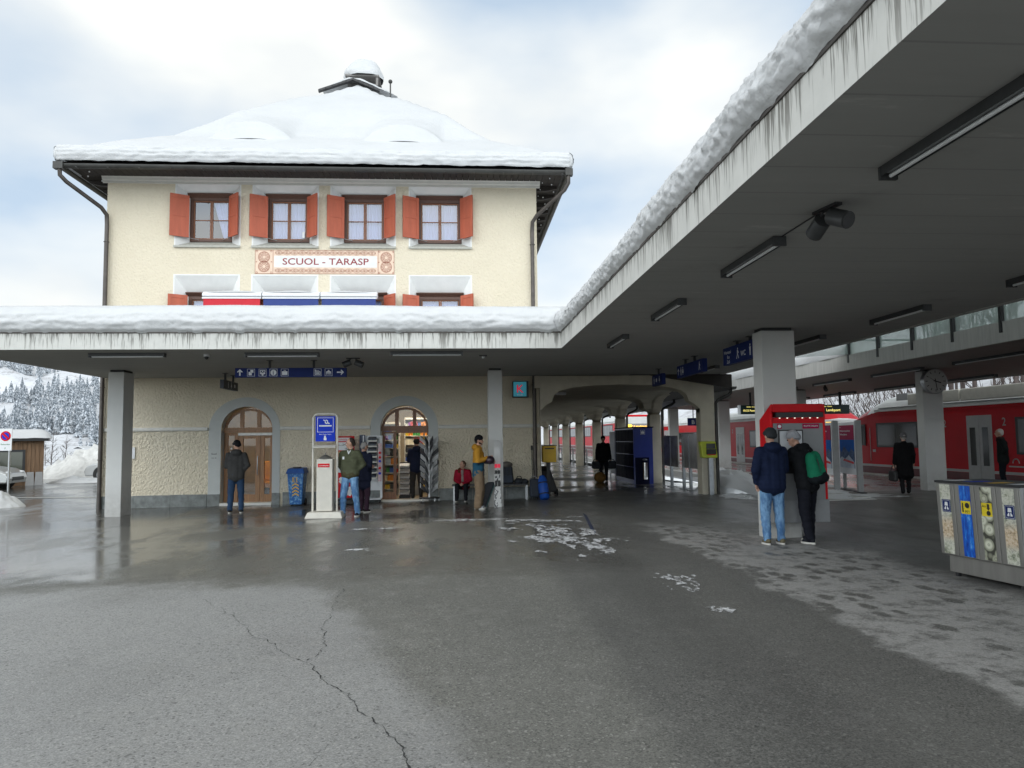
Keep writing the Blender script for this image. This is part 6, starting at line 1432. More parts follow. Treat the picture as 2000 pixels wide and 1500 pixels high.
b = MB(); b.hexa([(1.06, 19.8, 0.44), (1.42, 19.8, 0.44), (1.42, 20.05, 0.44), (1.06, 20.05, 0.44)], [(1.09, 19.84, 0.92), (1.38, 19.84, 0.92), (1.38, 20.05, 0.92), (1.09, 20.05, 0.92)]); b.build('main_bag', M_BAG, t, bevel=0.06)
b = MB(); b.ell((1.235, 19.93, 0.94), (0.16, 0.13, 0.09)); b.build('top_lid', mat('bag_grey', (0.12, 0.11, 0.095), 0.7), t)
b = MB()
for x in (1.13, 1.23, 1.33): b.box(x-0.01, 19.787, 0.5, x+0.01, 19.80, 0.88)
b.box(1.10, 19.76, 0.48, 1.37, 19.80, 0.66); b.build('straps', M_BAGN, t)
t = thing('duffel_bag', 'small crumpled dark bag lying on the bench beside the backpack', 'bag', (1.58, 19.9, 0.435))
b = MB(); b.ell((1.55, 19.9, 0.50), (0.13, 0.12, 0.085)); b.ell((1.70, 19.92, 0.49), (0.11, 0.11, 0.075)); b.build('bag_body', M_BAG, t); b = MB(); b.tube([(1.48, 19.86, 0.56), (1.52, 19.85, 0.63), (1.6, 19.85, 0.63), (1.63, 19.86, 0.56)], 0.012, 6); b.build('handle', M_BLACK, t)
t = thing('suitcase', 'dark upright suitcase on wheels beside the bench end', 'suitcase', (1.97, 19.9, gz(2)))
b = MB(); b.box(1.84, 19.76, 0.08, 2.09, 20.0, 0.56); b.build('shell', M_BAGN, t, bevel=0.035)
b = MB()
for x in (1.89, 1.94, 1.99, 2.04): b.box(x-0.006, 19.752, 0.11, x+0.006, 19.76, 0.53)
b.build('rib', M_BAG, t)
b = MB(); b.tube([(1.90, 19.98, 0.56), (1.90, 19.98, 0.62), (2.03, 19.98, 0.62), (2.03, 19.98, 0.56)], 0.01, 6); b.build('handle', M_STEEL, t)
for x in (1.88, 2.05):
    b = MB(); b.cyl((x-0.012, 19.85, 0.045), (x+0.012, 19.85, 0.045), 0.032, n=12); b.build('wheel', M_BLACK, t)
t = thing('blue_ski_bag', 'bright blue rolled bag with dark straps leaning against the downpipe', 'bag', (2.18, 19.75, gz(2.1)))
b = MB(); b.tube([(2.17, 19.86, 0.62), (2.175, 19.80, 0.52), (2.19, 19.72, 0.30), (2.21, 19.64, 0.05), (2.212, 19.63, 0.03)], [0.07, 0.125, 0.135, 0.125, 0.08], 14); b.build('bag_body', M_BAGB, t)
for z, y, x in ((0.44, 19.77, 2.182), (0.16, 19.675, 2.204)):
    b = MB(); b.cyl((x, y, z+0.014), (x+0.002, y-0.01, z-0.014), 0.139, n=18); b.build('strap', M_BLACK, t)
t = thing('ski_poles', 'pair of thin ski poles leaning against the wall behind the suitcase', 'ski poles', (1.9, 20.1, 0.02))
for dx in (0, 0.05):
    b = MB(); b.tube([(1.95+dx, 20.0, gz(2)), (1.93+dx*0.5, 20.2, 1.32)], 0.008, 6); p = b.build('pole', M_DARK, t); b = MB(); b.cyl((1.93+dx*0.5, 20.2, 1.32), (1.928+dx*0.5, 20.215, 1.44), 0.016, n=8); b.build('grip', M_BLACK, p)
# skis leaning on the slim column
M_SKI = mat('ski_top', (0.62, 0.62, 0.61), 0.35); g = NT(M_SKI); P = g.pos(); x = g.xyz(P)
pt = g.step(g.noise(g.map(P, (9, 1, 5)), 2.0, 4, 0.7), 0.52, 0.56); lowm = g.step(x[2], 1.02, 0.90); g.set('Base Color', g.mix(g.math('MULTIPLY', pt, lowm), (0.60, 0.60, 0.59), (0.03, 0.03, 0.035)))
t = thing('skis', 'pair of white skis with dark graphics standing against the slim column', 'skis', (0.88, 17.85, gz(0.9)))
for s, o in ((-1, 0.0), (1, 0.03)):
    def skf(u, v, s=s, o=o):
        L = 1.60*v; w = 0.052*(1-0.25*sin(pi*min(1, v*1.05)))*(1 if v < 0.93 else sqrt(max(0, 1-((v-0.93)/0.07)**2)))
        k = 0.03*max(0, (v-0.85)/0.15)**2
        return (0.885+s*0.036+(u-0.5)*2*w, 17.80+0.15*v+o-k*8*0.3, gz(0.9)+0.004+L)
    b = MB(); b.grid(skf, 6, 40); b.grid(lambda u, v, s=s, o=o: tuple(Vector(skf(1-u, v))+V(0, 0.012, 0)), 6, 40); sk = b.build('ski', M_SKI, t)
    b = MB(); b.box(0.885+s*0.036-0.03, 17.80+0.06+o-0.035, 0.50, 0.885+s*0.036+0.03, 17.80+0.06+o+0.0, 0.64); b.box(0.885+s*0.036-0.03, 17.80+0.07+o-0.03, 0.80, 0.885+s*0.036+0.03, 17.80+0.07+o+0.0, 0.88); b.build('binding', M_BLACK, sk)
    b = MB(); b.box(0.885+s*0.036-0.035, 17.80+0.088+o-0.012, 0.94, 0.885+s*0.036+0.035, 17.80+0.088+o-0.002, 1.03); b.build('red_mark', M_KRED, sk)
t = thing('board_bag', 'black wheeled board bag leaning beside the man in the yellow jacket', 'bag', (0.62, 17.95, gz(0.6)))
b = MB(); b.hexa([(0.40, 17.82, 0.02), (0.60, 17.82, 0.0), (0.60, 17.98, 0.0), (0.40, 17.98, 0.02)], [(0.62, 17.90, 0.60), (0.83, 17.90, 0.60), (0.83, 18.04, 0.60), (0.62, 18.04, 0.60)]); b.build('bag_body', M_BAG, t, bevel=0.05)
b = MB(); b.tube([(0.61, 17.80, 0.02), (0.84, 17.88, 0.62)], 0.012, 6); b.build('piping', mat('bag_teal', (0.03, 0.10, 0.10), 0.6), t)
# yellow letter box on the station corner, dark push cart under it
t = thing('letter_box', 'yellow letter box on a dark stand just inside the arcade corner', 'letter box', (2.5, 20.9, 0))
bx('box_body', M_YEL, t, 2.24, 20.75, 0.96, 2.62, 21.1, 1.42, bevel=0.015); bx('posting_slot', M_BLACK, t, 2.30, 20.742, 1.33, 2.56, 20.749, 1.36); bx('stand', M_DARK, t, 2.36, 20.88, 0.0, 2.46, 20.98, 0.96); bx('roof_lid', M_DARK, t, 2.22, 20.73, 1.421, 2.64, 21.12, 1.44)
SHIFT(t, 0.06)
t = thing('push_cart', 'dark folded push cart parked below the yellow letter box', 'cart', (2.6, 21.2, 0))
b = MB(); b.hexa([(2.3, 20.95, 0.12), (2.75, 20.95, 0.12), (2.75, 21.5, 0.12), (2.3, 21.5, 0.12)], [(2.28, 21.1, 0.75), (2.55, 21.1, 0.75), (2.55, 21.5, 0.85), (2.28, 21.5, 0.85)]); b.build('seat_shell', M_BLACK, t, bevel=0.05)
for x in (2.34, 2.72):
    for y in (21.0, 21.45):
        b = MB(); b.cyl((x-0.02, y, 0.11), (x+0.02, y, 0.11), 0.09, n=14); b.build('wheel', M_RUBBER, t)
b = MB(); b.tube([(2.3, 21.5, 0.75), (2.3, 21.7, 0.98), (2.55, 21.7, 0.98), (2.55, 21.5, 0.75)], 0.014, 6); b.build('handle', M_DARK, t)
# blue luggage lockers in the arcade
M_LNAVY = mat('locker_navy', (0.008, 0.010, 0.032), 0.75, var=0.15, spec=0.12); M_LBLUE = mat('locker_blue', (0.012, 0.032, 0.26), 0.4, var=0.12)
t = thing('luggage_lockers', 'tall navy block of luggage lockers between the arcade piers', 'lockers', (6.2, 25.4, 0.05))
bx('cabinet', M_LBLUE, t, 5.86, 24.9, gz(6), 6.52, 27.8, 1.95)
b = MB()
for k in range(5):
    for r in range(4):
        y0 = 24.95+k*0.57; z0 = 0.2+r*0.43; b.box(5.845, y0, z0, 5.859, y0+0.54, z0+0.41)
o = b.build('locker_door', M_LNAVY, t)
bx('cabinet_top', M_LNAVY, t, 5.83, 24.87, 1.951, 6.55, 27.83, 1.99)
b = MB(); b.shape(pict('case'), (6.10, 24.896, 1.72), (1, 0, 0), (0, 0, 1), 0.16); b.build('pictogram', M_SWHITE, t)
b = MB(); b.box(5.88, 24.89, 0.05, 5.885, 24.899, 0.95); b.box(5.90, 24.89, 0.05, 6.38, 24.899, 0.95, 1); b.build('front_panel', [M_STEEL, M_LNAVY], t)
t = thing('litter_bin', 'slim steel litter bin hanging before the blue locker side', 'bin', (6.20, 24.8, 0.2))
b = MB(); b.cyl((6.2, 24.78, 0.22), (6.2, 24.78, 0.78), 0.085, n=18); b.build('bin_body', M_CHROME, t); b = MB(); b.cyl((6.2, 24.78, 0.78), (6.2, 24.78, 0.86), 0.095, n=18); b.build('bin_rim', M_LNAVY, t); b = MB(); b.ell((6.2, 24.78, 0.86), (0.09, 0.09, 0.05)); b.build('bin_lid', M_STEEL, t)
t = thing('slatted_screen', 'white slatted screen standing behind the luggage lockers', 'screen', (6.1, 28.5, 0.05))
for k in range(5):
    b = MB(); y = 28.1+k*0.20; b.box(5.86, y, 0.25, 5.90, y+0.07, 1.85); b.build('slat', M_SWHITE, t)
b = MB(); b.box(5.87, 28.05, 1.85, 5.91, 29.05, 1.9); b.box(5.87, 28.05, 0.05, 5.91, 28.09, 1.85); b.box(5.87, 29.01, 0.05, 5.91, 29.05, 1.85); b.build('frame', M_STEEL, t)
# platform railing beyond the piers
t = thing('platform_railing', 'thin white railing along the far platform edge in the arcade', 'railing', (7.1, 40, 0.05))
b = MB()
for z in (0.55, 0.95): b.box(7.15, 31.5, z, 7.19, 58, z+0.05)
b.build('rail', M_SWHITE, t)
for k in range(11):
    y = 31.6+2.6*k; b = MB(); b.box(7.13, y-0.03, 0.03, 7.21, y+0.03, 1.0); b.build('post', M_MGREY, t)
# information boards between the first two piers
for x, y, h, lb in ((6.72, 23.4, 1.62, 'glass information board on dark post in the first arcade opening, beside the second pier'), (6.80, 21.7, 1.66, 'dark information board on a post close behind the front pier')):
    t = thing('information_board', lb, 'board', (x, y, 0.05))
    bx('post', M_STEEL, t, x-0.04, y-0.04, gz(x), x+0.04, y+0.04, h); bx('foot_plate', M_STEEL, t, x-0.12, y-0.12, gz(x), x+0.12, y+0.12, gz(x)+0.02)
    bx('panel', mat('info_panel', (0.16, 0.15, 0.13), 0.25, var=0.3, vscale=3), t, x-0.03, y-0.75, 0.70, x+0.0, y+0.75, h+0.05)
t = thing('steel_post', 'slim grey steel post on a foot plate between two information boards', 'post', (6.78, 22.3, 0.05))
bx('post_shaft', M_STEEL, t, 6.74, 22.26, gz(6.8), 6.82, 22.34, 1.64); bx('foot_plate', M_STEEL, t, 6.66, 22.18, gz(6.8), 6.90, 22.42, gz(6.8)+0.02)
# yellow-green ticket validator on the front pier
t = thing('ticket_validator', 'yellow-green ticket validator on the front pier of the arcade', 'validator', (6.78, 19.9, 1.05))
b = MB(); b.hexa([(6.54, 19.80, 1.05), (6.98, 19.80, 1.05), (6.98, 20.04, 1.05), (6.54, 20.04, 1.05)], [(6.50, 19.84, 1.50), (6.94, 19.84, 1.50), (6.94, 20.04, 1.50), (6.50, 20.04, 1.50)]); b.build('housing', M_LIME, t, bevel=0.03)
bx('display', M_TGLASS, t, 6.66, 19.785, 1.30, 6.90, 19.81, 1.44); bx('slot_panel', M_BLACK, t, 6.66, 19.775, 1.15, 6.92, 19.805, 1.29); bx('red_strip', M_RED, t, 6.68, 19.77, 1.13, 6.90, 19.80, 1.15); bx('pedestal', M_STEEL, t, 6.74, 19.86, 0.05, 6.86, 19.98, 1.05)
# poster stands by the track end
M_POSTSKY = mat('poster_sky', (0.015, 0.11, 0.42), 0.7, var=0.1, spec=0.08); M_POSTMT = mat('poster_rock', (0.09, 0.14, 0.24), 0.7, var=0.4, vscale=9, spec=0.08); M_POSTSN = mat('poster_snow', (0.55, 0.60, 0.68), 0.7, var=0.15, spec=0.08)
def poster_stand(label, ax, ay, bx_, by_):
    A = Vector((ax, ay, 0)); B = Vector((bx_, by_, 0)); d = (B-A).normalized(); n = Vector((d.y, -d.x, 0)); n = n if n.x < 0 else -n
    t = thing('poster_stand', label, 'poster', (ax, ay, 0.08), 'mountain poster stands at the platform end'); L = (B-A).length
    def slab(name, m, a0, a1, z0, z1, o, th, par=None):
        b = MB(); pts = [A+d*a+n*oo+V(0, 0, z) for z in (z0, z1) for a, oo in ((a0, o), (a1, o), (a1, o-th), (a0, o-th))]; b.hexa(pts[:4], pts[4:]); return b.build(name, m, par or t)
    slab('post', M_MGREY, 0.1, 0.18, 0.05, 0.6, 0.0, 0.08); slab('post', M_MGREY, L-0.0, L+0.10, 0.05, 2.02, 0.05, 0.14); slab('foot_bar', M_DARK, 0.0, L+0.35, 0.05, 0.11, 0.06, 0.14)
    fr = slab('frame', M_SWHITE, 0, L-0.001, 0.55, 1.98, 0.04, 0.08); slab('backing', M_BLACK, 0.10, L-0.10, 0.72, 1.90, 0.046, 0.004)
    w = L-0.2
    def poly(name, m, pts, o): b = MB(); b.add([A+d*(0.1+w*u)+n*o+V(0, 0, 0.72+1.18*v) for u, v in pts], [tuple(range(len(pts)))]); return b.build(name, m, fr)
    poly('poster_header', M_MAG, [(0, .66), (1, .66), (1, 1), (0, 1)], .050); poly('poster_sky', M_POSTSKY, [(0, 0), (1, 0), (1, .66), (0, .66)], .049)
    poly('poster_peaks', M_POSTMT, [(0, .12), (1, .12), (1, .38), (.8, .46), (.66, .36), (.5, .42), (.3, .50), (.14, .36), (0, .42)], .051)
    poly('poster_snowfield', M_POSTSN, [(0, 0), (1, 0), (1, .14), (.62, .30), (.36, .20), (.14, .26), (0, .2)], .053); poly('poster_train', M_RED, [(.22, .16), (.95, .10), (.95, .15), (.3, .21)], .055)
    b = MB(); b.text('Wintermaerchen', A+d*(0.16)+n*0.053+V(0, 0, 1.72), d, (0, 0, 1), 0.07, align='l', width=w*0.72); b.text('Wandern', A+d*(0.16)+n*0.053+V(0, 0, 1.62), d, (0, 0, 1), 0.07, align='l', width=w*0.5); b.text('RhB', A+d*(0.16)+n*0.053+V(0, 0, 1.83), d, (0, 0, 1), 0.045, align='l'); b.build('lettering', M_SWHITE, fr)
poster_stand('framed poster of a blue sky over snowy mountains, fully visible right of the ticket machine', 10.92, 20.75, 10.68, 19.4); poster_stand('mountain poster stand half hidden behind the right side of the ticket machine', 10.35, 21.0, 10.14, 19.6)

# ------------------------------------------------------------------ ticket machine on the big column
t = thing('ticket_machine', 'red and grey ticket vending machine mounted in front of the big column', 'ticket machine', (5.1, 11.2, 0.04))
x0, x1, y0, y1, zb, zt = 4.66, 5.52, 11.12, 11.42, 0.30, 2.12
b = MB()      # red hood: the top falls away towards the column
b.prism([(y0-0.02, zt), (y0-0.02, zt-0.13), (y0+0.02, zt-0.13), (y0+0.02, zb+0.35), (11.56, zb+0.35), (11.56, zt-0.24)], 'x', x0, x0+0.03)
b.prism([(y0-0.02, zt), (y0-0.02, zt-0.13), (y0+0.02, zt-0.13), (y0+0.02, zb+0.35), (11.56, zb+0.35), (11.56, zt-0.24)], 'x', x1-0.03, x1)
b.prism([(y0-0.021, zt+0.001), (y0-0.021, zt-0.131), (y0+0.1, zt-0.131), (11.39, zt-0.20), (11.39, zt-0.155)], 'x', x0+0.03, x1-0.03)
b.box(x0-0.004, y0-0.008, zb+0.35, x0+0.035, y0+0.02, zt-0.131); b.box(x1-0.035, y0-0.008, zb+0.35, x1+0.004, y0+0.02, zt-0.131)
b.build('hood', M_RED, t, bevel=0.012)
bx('canopy_light', M_BLACK, t, x0+0.07, y0-0.06, zt-0.21, x1-0.05, y0, zt-0.135); 
bx('red_band', M_RED, t, x0+0.036, y0-0.006, zt-0.30, x1-0.036, y0+0.1, zt-0.212)
b = MB()
for k in range(6): b.cyl((x0+0.14+k*0.12, y0-0.012, zt-0.215), (x0+0.14+k*0.12, y0-0.012, zt-0.226), 0.012, n=8)
b.build('spotlight', M_LEDW, t)
fp = bx('front_panel', mat('machine_grey', (0.20, 0.205, 0.21), 0.45, var=0.06), t, x0+0.036, y0, zb+0.34, x1-0.036, y0+0.1, zt-0.302)
bx('base_cabinet', M_MGREY, t, x0+0.0, y0+0.01, zb, x1+0.03, 11.58, zb+0.345, bevel=0.01)
b = MB(); b.box(x0+0.11, y0-0.012, 1.38, x0+0.50, y0-0.001, 1.72); scf = b.build('screen_frame', M_BLACK, fp); bx('screen', M_SCREEN, scf, x0+0.13, y0-0.016, 1.40, x0+0.48, y0-0.0125, 1.70)
bx('coin_panel', M_BLACK, fp, x0+0.14, y0-0.012, 1.05, x0+0.66, y0-0.001, 1.30); bx('red_tray', M_RED, fp, x0+0.34, y0-0.02, 1.30, x0+0.58, y0-0.002, 1.34); bx('card_slot', M_BBLUE, fp, x0+0.36, y0-0.016, 1.345, x0+0.56, y0-0.002, 1.37)
lg = bx('label_plate', M_MAG, fp, x0+0.50, y0-0.006, 1.735, x1-0.10, y0-0.001, 1.81); b = MB(); b.text('BILLETTE / BIGLIETS', (x0+0.63, y0-0.0085, 1.765), (1, 0, 0), (0, 0, 1), 0.03, width=0.22); b.build('lettering', M_SWHITE, lg)
lg = bx('logo_plate', M_MAG, fp, x0+0.10, y0-0.006, 1.735, x0+0.17, y0-0.001, 1.81); b = MB(); b.cyl((x0+0.135, y0-0.007, 1.772), (x0+0.135, y0-0.009, 1.772), 0.026, n=16); b.build('logo', M_SWHITE, lg)
bx('key_lock', M_STEEL, fp, x1-0.16, y0-0.008, 0.93, x1-0.13, y0-0.001, 0.96)

SHIFT(t, 0.10)
# ------------------------------------------------------------------ recycling station
def strip_mat(name, kind):
    m = mat(name, (0.4, 0.4, 0.4), 0.3, spec=0.5); g = NT(m); P = g.pos()
    if kind == 'paper':
        n = g.noise(P, 12, 5, 0.75, out='Color'); f = g.noise(P, 9, 5, 0.8); v = g.voro(P, 22)
        c = g.ramp(f, [(0.30, (0.08, 0.09, 0.08)), (0.42, (0.34, 0.36, 0.27)), (0.52, (0.62, 0.62, 0.54)), (0.60, (0.30, 0.31, 0.26)), (0.70, (0.66, 0.66, 0.62))])
        z = g.xyz(P)[2]; warm = g.math('MULTIPLY', g.step(z, 0.75, 0.62), g.step(z, 0.42, 0.52)); c = g.mix(g.math('MULTIPLY', warm, 0.75), c, g.ramp(g.noise(P, 30, 4, 0.7), [(0.35, (0.18, 0.10, 0.04)), (0.5, (0.62, 0.44, 0.27)), (0.65, (0.7, 0.62, 0.52))]))
        g.set('Base Color', c)
    elif kind == 'pet':
        f = g.noise(g.map(P, (1, 1.4, 0.35)), 22, 5, 0.7); g.set('Base Color', g.ramp(f, [(0.30, (0.004, 0.03, 0.22)), (0.5, (0.006, 0.09, 0.50)), (0.62, (0.02, 0.22, 0.70)), (0.70, (0.45, 0.62, 0.85))]))
    else:
        v = g.voro(P, 9.0); f = g.noise(P, 30, 3); r = g.math('FRACT', g.math('MULTIPLY', v, 3.2))
        c = g.ramp(v, [(0.0, (0.52, 0.54, 0.42)), (0.30, (0.62, 0.63, 0.52)), (0.52, (0.36, 0.37, 0.28)), (0.66, (0.05, 0.05, 0.04))]); c = g.mix(g.math('MULTIPLY', g.step(r, 0.42, 0.5), g.math('MULTIPLY', g.step(r, 0.62, 0.54), 0.6)), c, (0.15, 0.15, 0.11)); g.set('Base Color', c)
    return m
M_S1, M_S2, M_S3 = strip_mat('print_paper', 'paper'), strip_mat('print_bottles', 'pet'), strip_mat('print_cans', 'cans')
A = Vector((5.43, 8.17, 0)); B = Vector((5.61, 7.12, 0)); d = (B-A).normalized(); n = Vector((d.y, -d.x, 0)); n = -n if n.x > 0 else n; L = (B-A).length; DP = 0.62
t = thing('recycling_station', 'brushed steel recycling station with four printed bins at the right picture edge', 'recycling bins', (5.5, 7.7, gz(5.5)))
def rq(a, o, z): return A+d*a+n*o+V(0, 0, z)
def rbox(name, m, a0, a1, o0, o1, z0, z1, par=None, lean=0.0, bevel=0.0):
    b = MB(); b.hexa([rq(a0, o0, z0), rq(a1, o0, z0), rq(a1, o1, z0), rq(a0, o1, z0)], [rq(a0, o0+lean, z1), rq(a1, o0+lean, z1), rq(a1, o1, z1), rq(a0, o1, z1)]); return b.build(name, m, par or t, bevel=bevel)
zb, ztp = 0.28, 1.08
rbox('plinth', M_BRUSH, 0.05, L-0.01, -0.06, -DP, 0.09, zb)
for k in range(2): rbox('adjustable_foot', M_DARK, 0.1+k*(L-0.25), 0.14+k*(L-0.25), -0.08, -0.12, gz(5.5), 0.09)
cab = rbox('cabinet', M_BRUSH, 0.0, L, 0.0, -DP, zb, ztp, lean=0.035, bevel=0.008)
rbox('lid', M_DARK, -0.01, L+0.01, 0.04, -DP-0.01, ztp, ztp+0.025)
wq = L/4
for k, m_ in enumerate((M_S1, M_S2, M_S3, M_S1)):
    a0 = k*wq+wq*0.24; a1 = a0+wq*0.54; dr = rbox('bin_door', M_BRUSH, k*wq+0.012, (k+1)*wq-0.012, 0.010, -0.02, zb+0.01, ztp-0.01, lean=0.034, bevel=0.004)
    b = MB(); f = lambda a, z, o=0.0125: rq(a, o+0.034*(z-zb-0.01)/(ztp-zb-0.02), z)
    b.quad(f(a0, zb+0.02), f(a1, zb+0.02), f(a1, ztp-0.015), f(a0, ztp-0.015)); b.build('printed_strip', m_, dr)
    c0, c1 = a0+wq*0.08, a1-wq*0.02; z0, z1 = 0.76, 0.90
    if k in (0, 3):
        b = MB(); b.quad(f(c0, z0, .014), f(c1, z0, .014), f(c1, z1, .014), f(c0, z1, .014)); lb = b.build('label_plate', M_SBLUE, dr)
        b = MB(); w_ = c1-c0
        for px, pz, pw, ph in ((.08, .06, .84, .02), (.08, .92, .84, .02), (.08, .08, .02, .84), (.90, .08, .02, .84)): b.quad(f(c0+px*w_, z0+pz*.14, .0155), f(c0+(px+pw)*w_, z0+pz*.14, .0155), f(c0+(px+pw)*w_, z0+(pz+ph)*.14, .0155), f(c0+px*w_, z0+(pz+ph)*.14, .0155))
        for poly in ([(.3, .5), (.7, .5), (.65, .8), (.35, .8)], [(.25, .2), (.45, .2), (.45, .42), (.38, .46), (.25, .3)], [(.55, .2), (.75, .2), (.75, .3), (.62, .46), (.55, .42)]): b.add([f(c0+u*w_, z0+v*.14, .0155) for u, v in poly], [tuple(range(len(poly)))])
        b.build('pictogram', M_SWHITE, lb)
    else:
        M_Y2 = mat('label_yellow', (0.70, 0.55, 0.02), 0.4)
        b = MB(); b.quad(f(c0-.01, z0, .014), f(c1, z0, .014), f(c1, z1, .014), f(c0-.01, z1, .014)); lb = b.build('label_plate', M_Y2, dr)
        b = MB(); w_ = c1-c0
        if k == 1:
            b.text('PET', f(c0+w_*0.62, z0+0.012, .0158), d, (0, 0, 1), 0.04); b.add([f(c0+w_*(0.62+0.25*cos(2*pi*i/16)), z0+0.093+0.03*sin(2*pi*i/16), .0155) for i in range(16)], [tuple(range(16))]); b.quad(f(c0+w_*.05, z0+.02, .0155), f(c0+w_*.2, z0+.02, .0155), f(c0+w_*.2, z1-.02, .0155), f(c0+w_*.05, z1-.02, .0155))
        else:
            b.add([f(c0+w_*(0.62+0.22*cos(2*pi*i/16)), z0+0.035+0.026*sin(2*pi*i/16), .0155) for i in range(16)], [tuple(range(16))]); b.quad(f(c0+w_*.5, z0+.09, .0155), f(c0+w_*.75, z0+.09, .0155), f(c0+w_*.75, z1-.01, .0155), f(c0+w_*.5, z1-.01, .0155)); b.add([f(c0+w_*.42, z0+.09, .0155), f(c0+w_*.62, z0+.062, .0155), f(c0+w_*.83, z0+.09, .0155)], [(0, 1, 2)]); b.text('ALU', f(c0+w_*0.18, z1-0.045, .0158), d, (0, 0, 1), 0.028)
        b.build('pictogram', M_BLACK, lb)
    b = MB(); tp = lambda a, o: rq(a, o, ztp+0.0265)
    b.quad(tp(a0, 0.0), tp(a1, 0.0), tp(a1, -0.28), tp(a0, -0.28)); b.build('top_label', [M_SWHITE, M_BBLUE, M_YEL, M_SWHITE][k], cab)
rbox('end_panel', M_STEEL, L, L+0.03, 0.03, -DP, zb-0.1, ztp+0.001)

# ================================================================== left-hand side: hut, cars, sign, snow heaps
M_LARCH = mat('larch_boards', (0.19, 0.115, 0.065), 0.75, var=0.32, vscale=5, bump=0.3, bscale=14, stretch=(5, 5, 0.3))
t = thing('wooden_hut', 'larch-clad wooden hut with a thick snow roof beyond the car park', 'hut', (-18.55, 32.2, -0.2)); HUT = t
x0, x1, y0, y1, zt_ = -25.5, -18.55, 32.2, 36.5, 1.78
b = MB(); b.box(x0, y0, -0.3, x1, y1, zt_); k = 0
X = x0
while X < x1-0.05:
    w = 0.16; b.box(X+0.01, y0-0.03, -0.25, X+w-0.012, y0, zt_-0.01); X += w
b.build('wall', M_LARCH, t)
b = MB(); b.box(x0-0.2, y0-0.35, zt_, x1+0.25, y1+0.2, zt_+0.12); b.build('roof', M_DARK, t)
b = MB()
def hs(u, v):
    X = x0-0.25+(x1-x0+0.6)*u; e = min(1, min(u, 1-u)*14); f = min(1, min(v, 1-v)*7); return (X, y0-0.42+(y1-y0+0.7)*v, zt_+0.12+0.40*sqrt(max(0, 1-(1-e)**2))*sqrt(max(0, 1-(1-f)**2))+0.03*fbm(X, v*4, 2))
b.grid(hs, 60, 24); b.build('roof_snow', M_SNOW, t)
f = bx('window', M_DARK, t, -20.55, y0-0.06, 0.10, -19.15, y0-0.035, 1.40); bx('pane', mat('hut_glass', (0.10, 0.11, 0.09), 0.08, spec=0.9), f, -20.45, y0-0.066, 0.2, -19.25, y0-0.0605, 1.3)
bx('door', mat('hut_door', (0.23, 0.10, 0.045), 0.6, var=0.2), t, -21.9, y0-0.06, -0.15, -21.25, y0-0.035, 1.3); bx('white_panel', M_SWHITE, t, -22.6, y0-0.05, 0.2, -22.3, y0-0.033, 1.3); bx('poster', M_PAPER2, t, -21.1, y0-0.05, 0.7, -20.8, y0-0.033, 1.2)
HUT.location = (-18.45, 34.3, -0.2); HUT.rotation_euler = (0, 0, radians(27))
def hutp(x, y, z): c, s_ = cos(radians(27)), sin(radians(27)); X, Y = x+18.55, y-32.2; return Vector((-18.45+X*c-Y*s_, 34.3+X*s_+Y*c, z))
for xx, lb in ((-18.95, 'grey board leaning on the hut corner, the left one of two'), (-18.62, 'grey board leaning on the hut corner, the right one of two')):
    q = thing('leaning_board', lb, 'board', hutp(xx, 31.9, -0.15), 'boards leaning on the hut corner'); b = MB(); b.hexa([hutp(*p) for p in [(xx-0.16, 31.75, -0.15), (xx+0.16, 31.75, -0.15), (xx+0.16, 31.80, -0.15), (xx-0.16, 31.80, -0.15)]], [hutp(*p) for p in [(xx-0.13, 32.1, 0.42), (xx+0.13, 32.1, 0.42), (xx+0.13, 32.14, 0.42), (xx-0.13, 32.14, 0.42)]]); b.build('board_panel', M_MGREY, q)
t = thing('snow_shovel', 'red snow shovel standing in front of the wooden hut', 'shovel', hutp(-21.0, 31.6, -0.16))
b = MB(); b.tube([hutp(-21.05, 31.75, 1.05), hutp(-20.9, 31.6, 0.2)], 0.018, 6); b.build('shaft', M_LARCH, t); b = MB(); b.grid(lambda u, v: hutp(-21.12+0.46*u, 31.6-0.10*sin(pi*u)-0.06*v, -0.14+0.46*v), 8, 4); b.build('blade', M_RED, t)
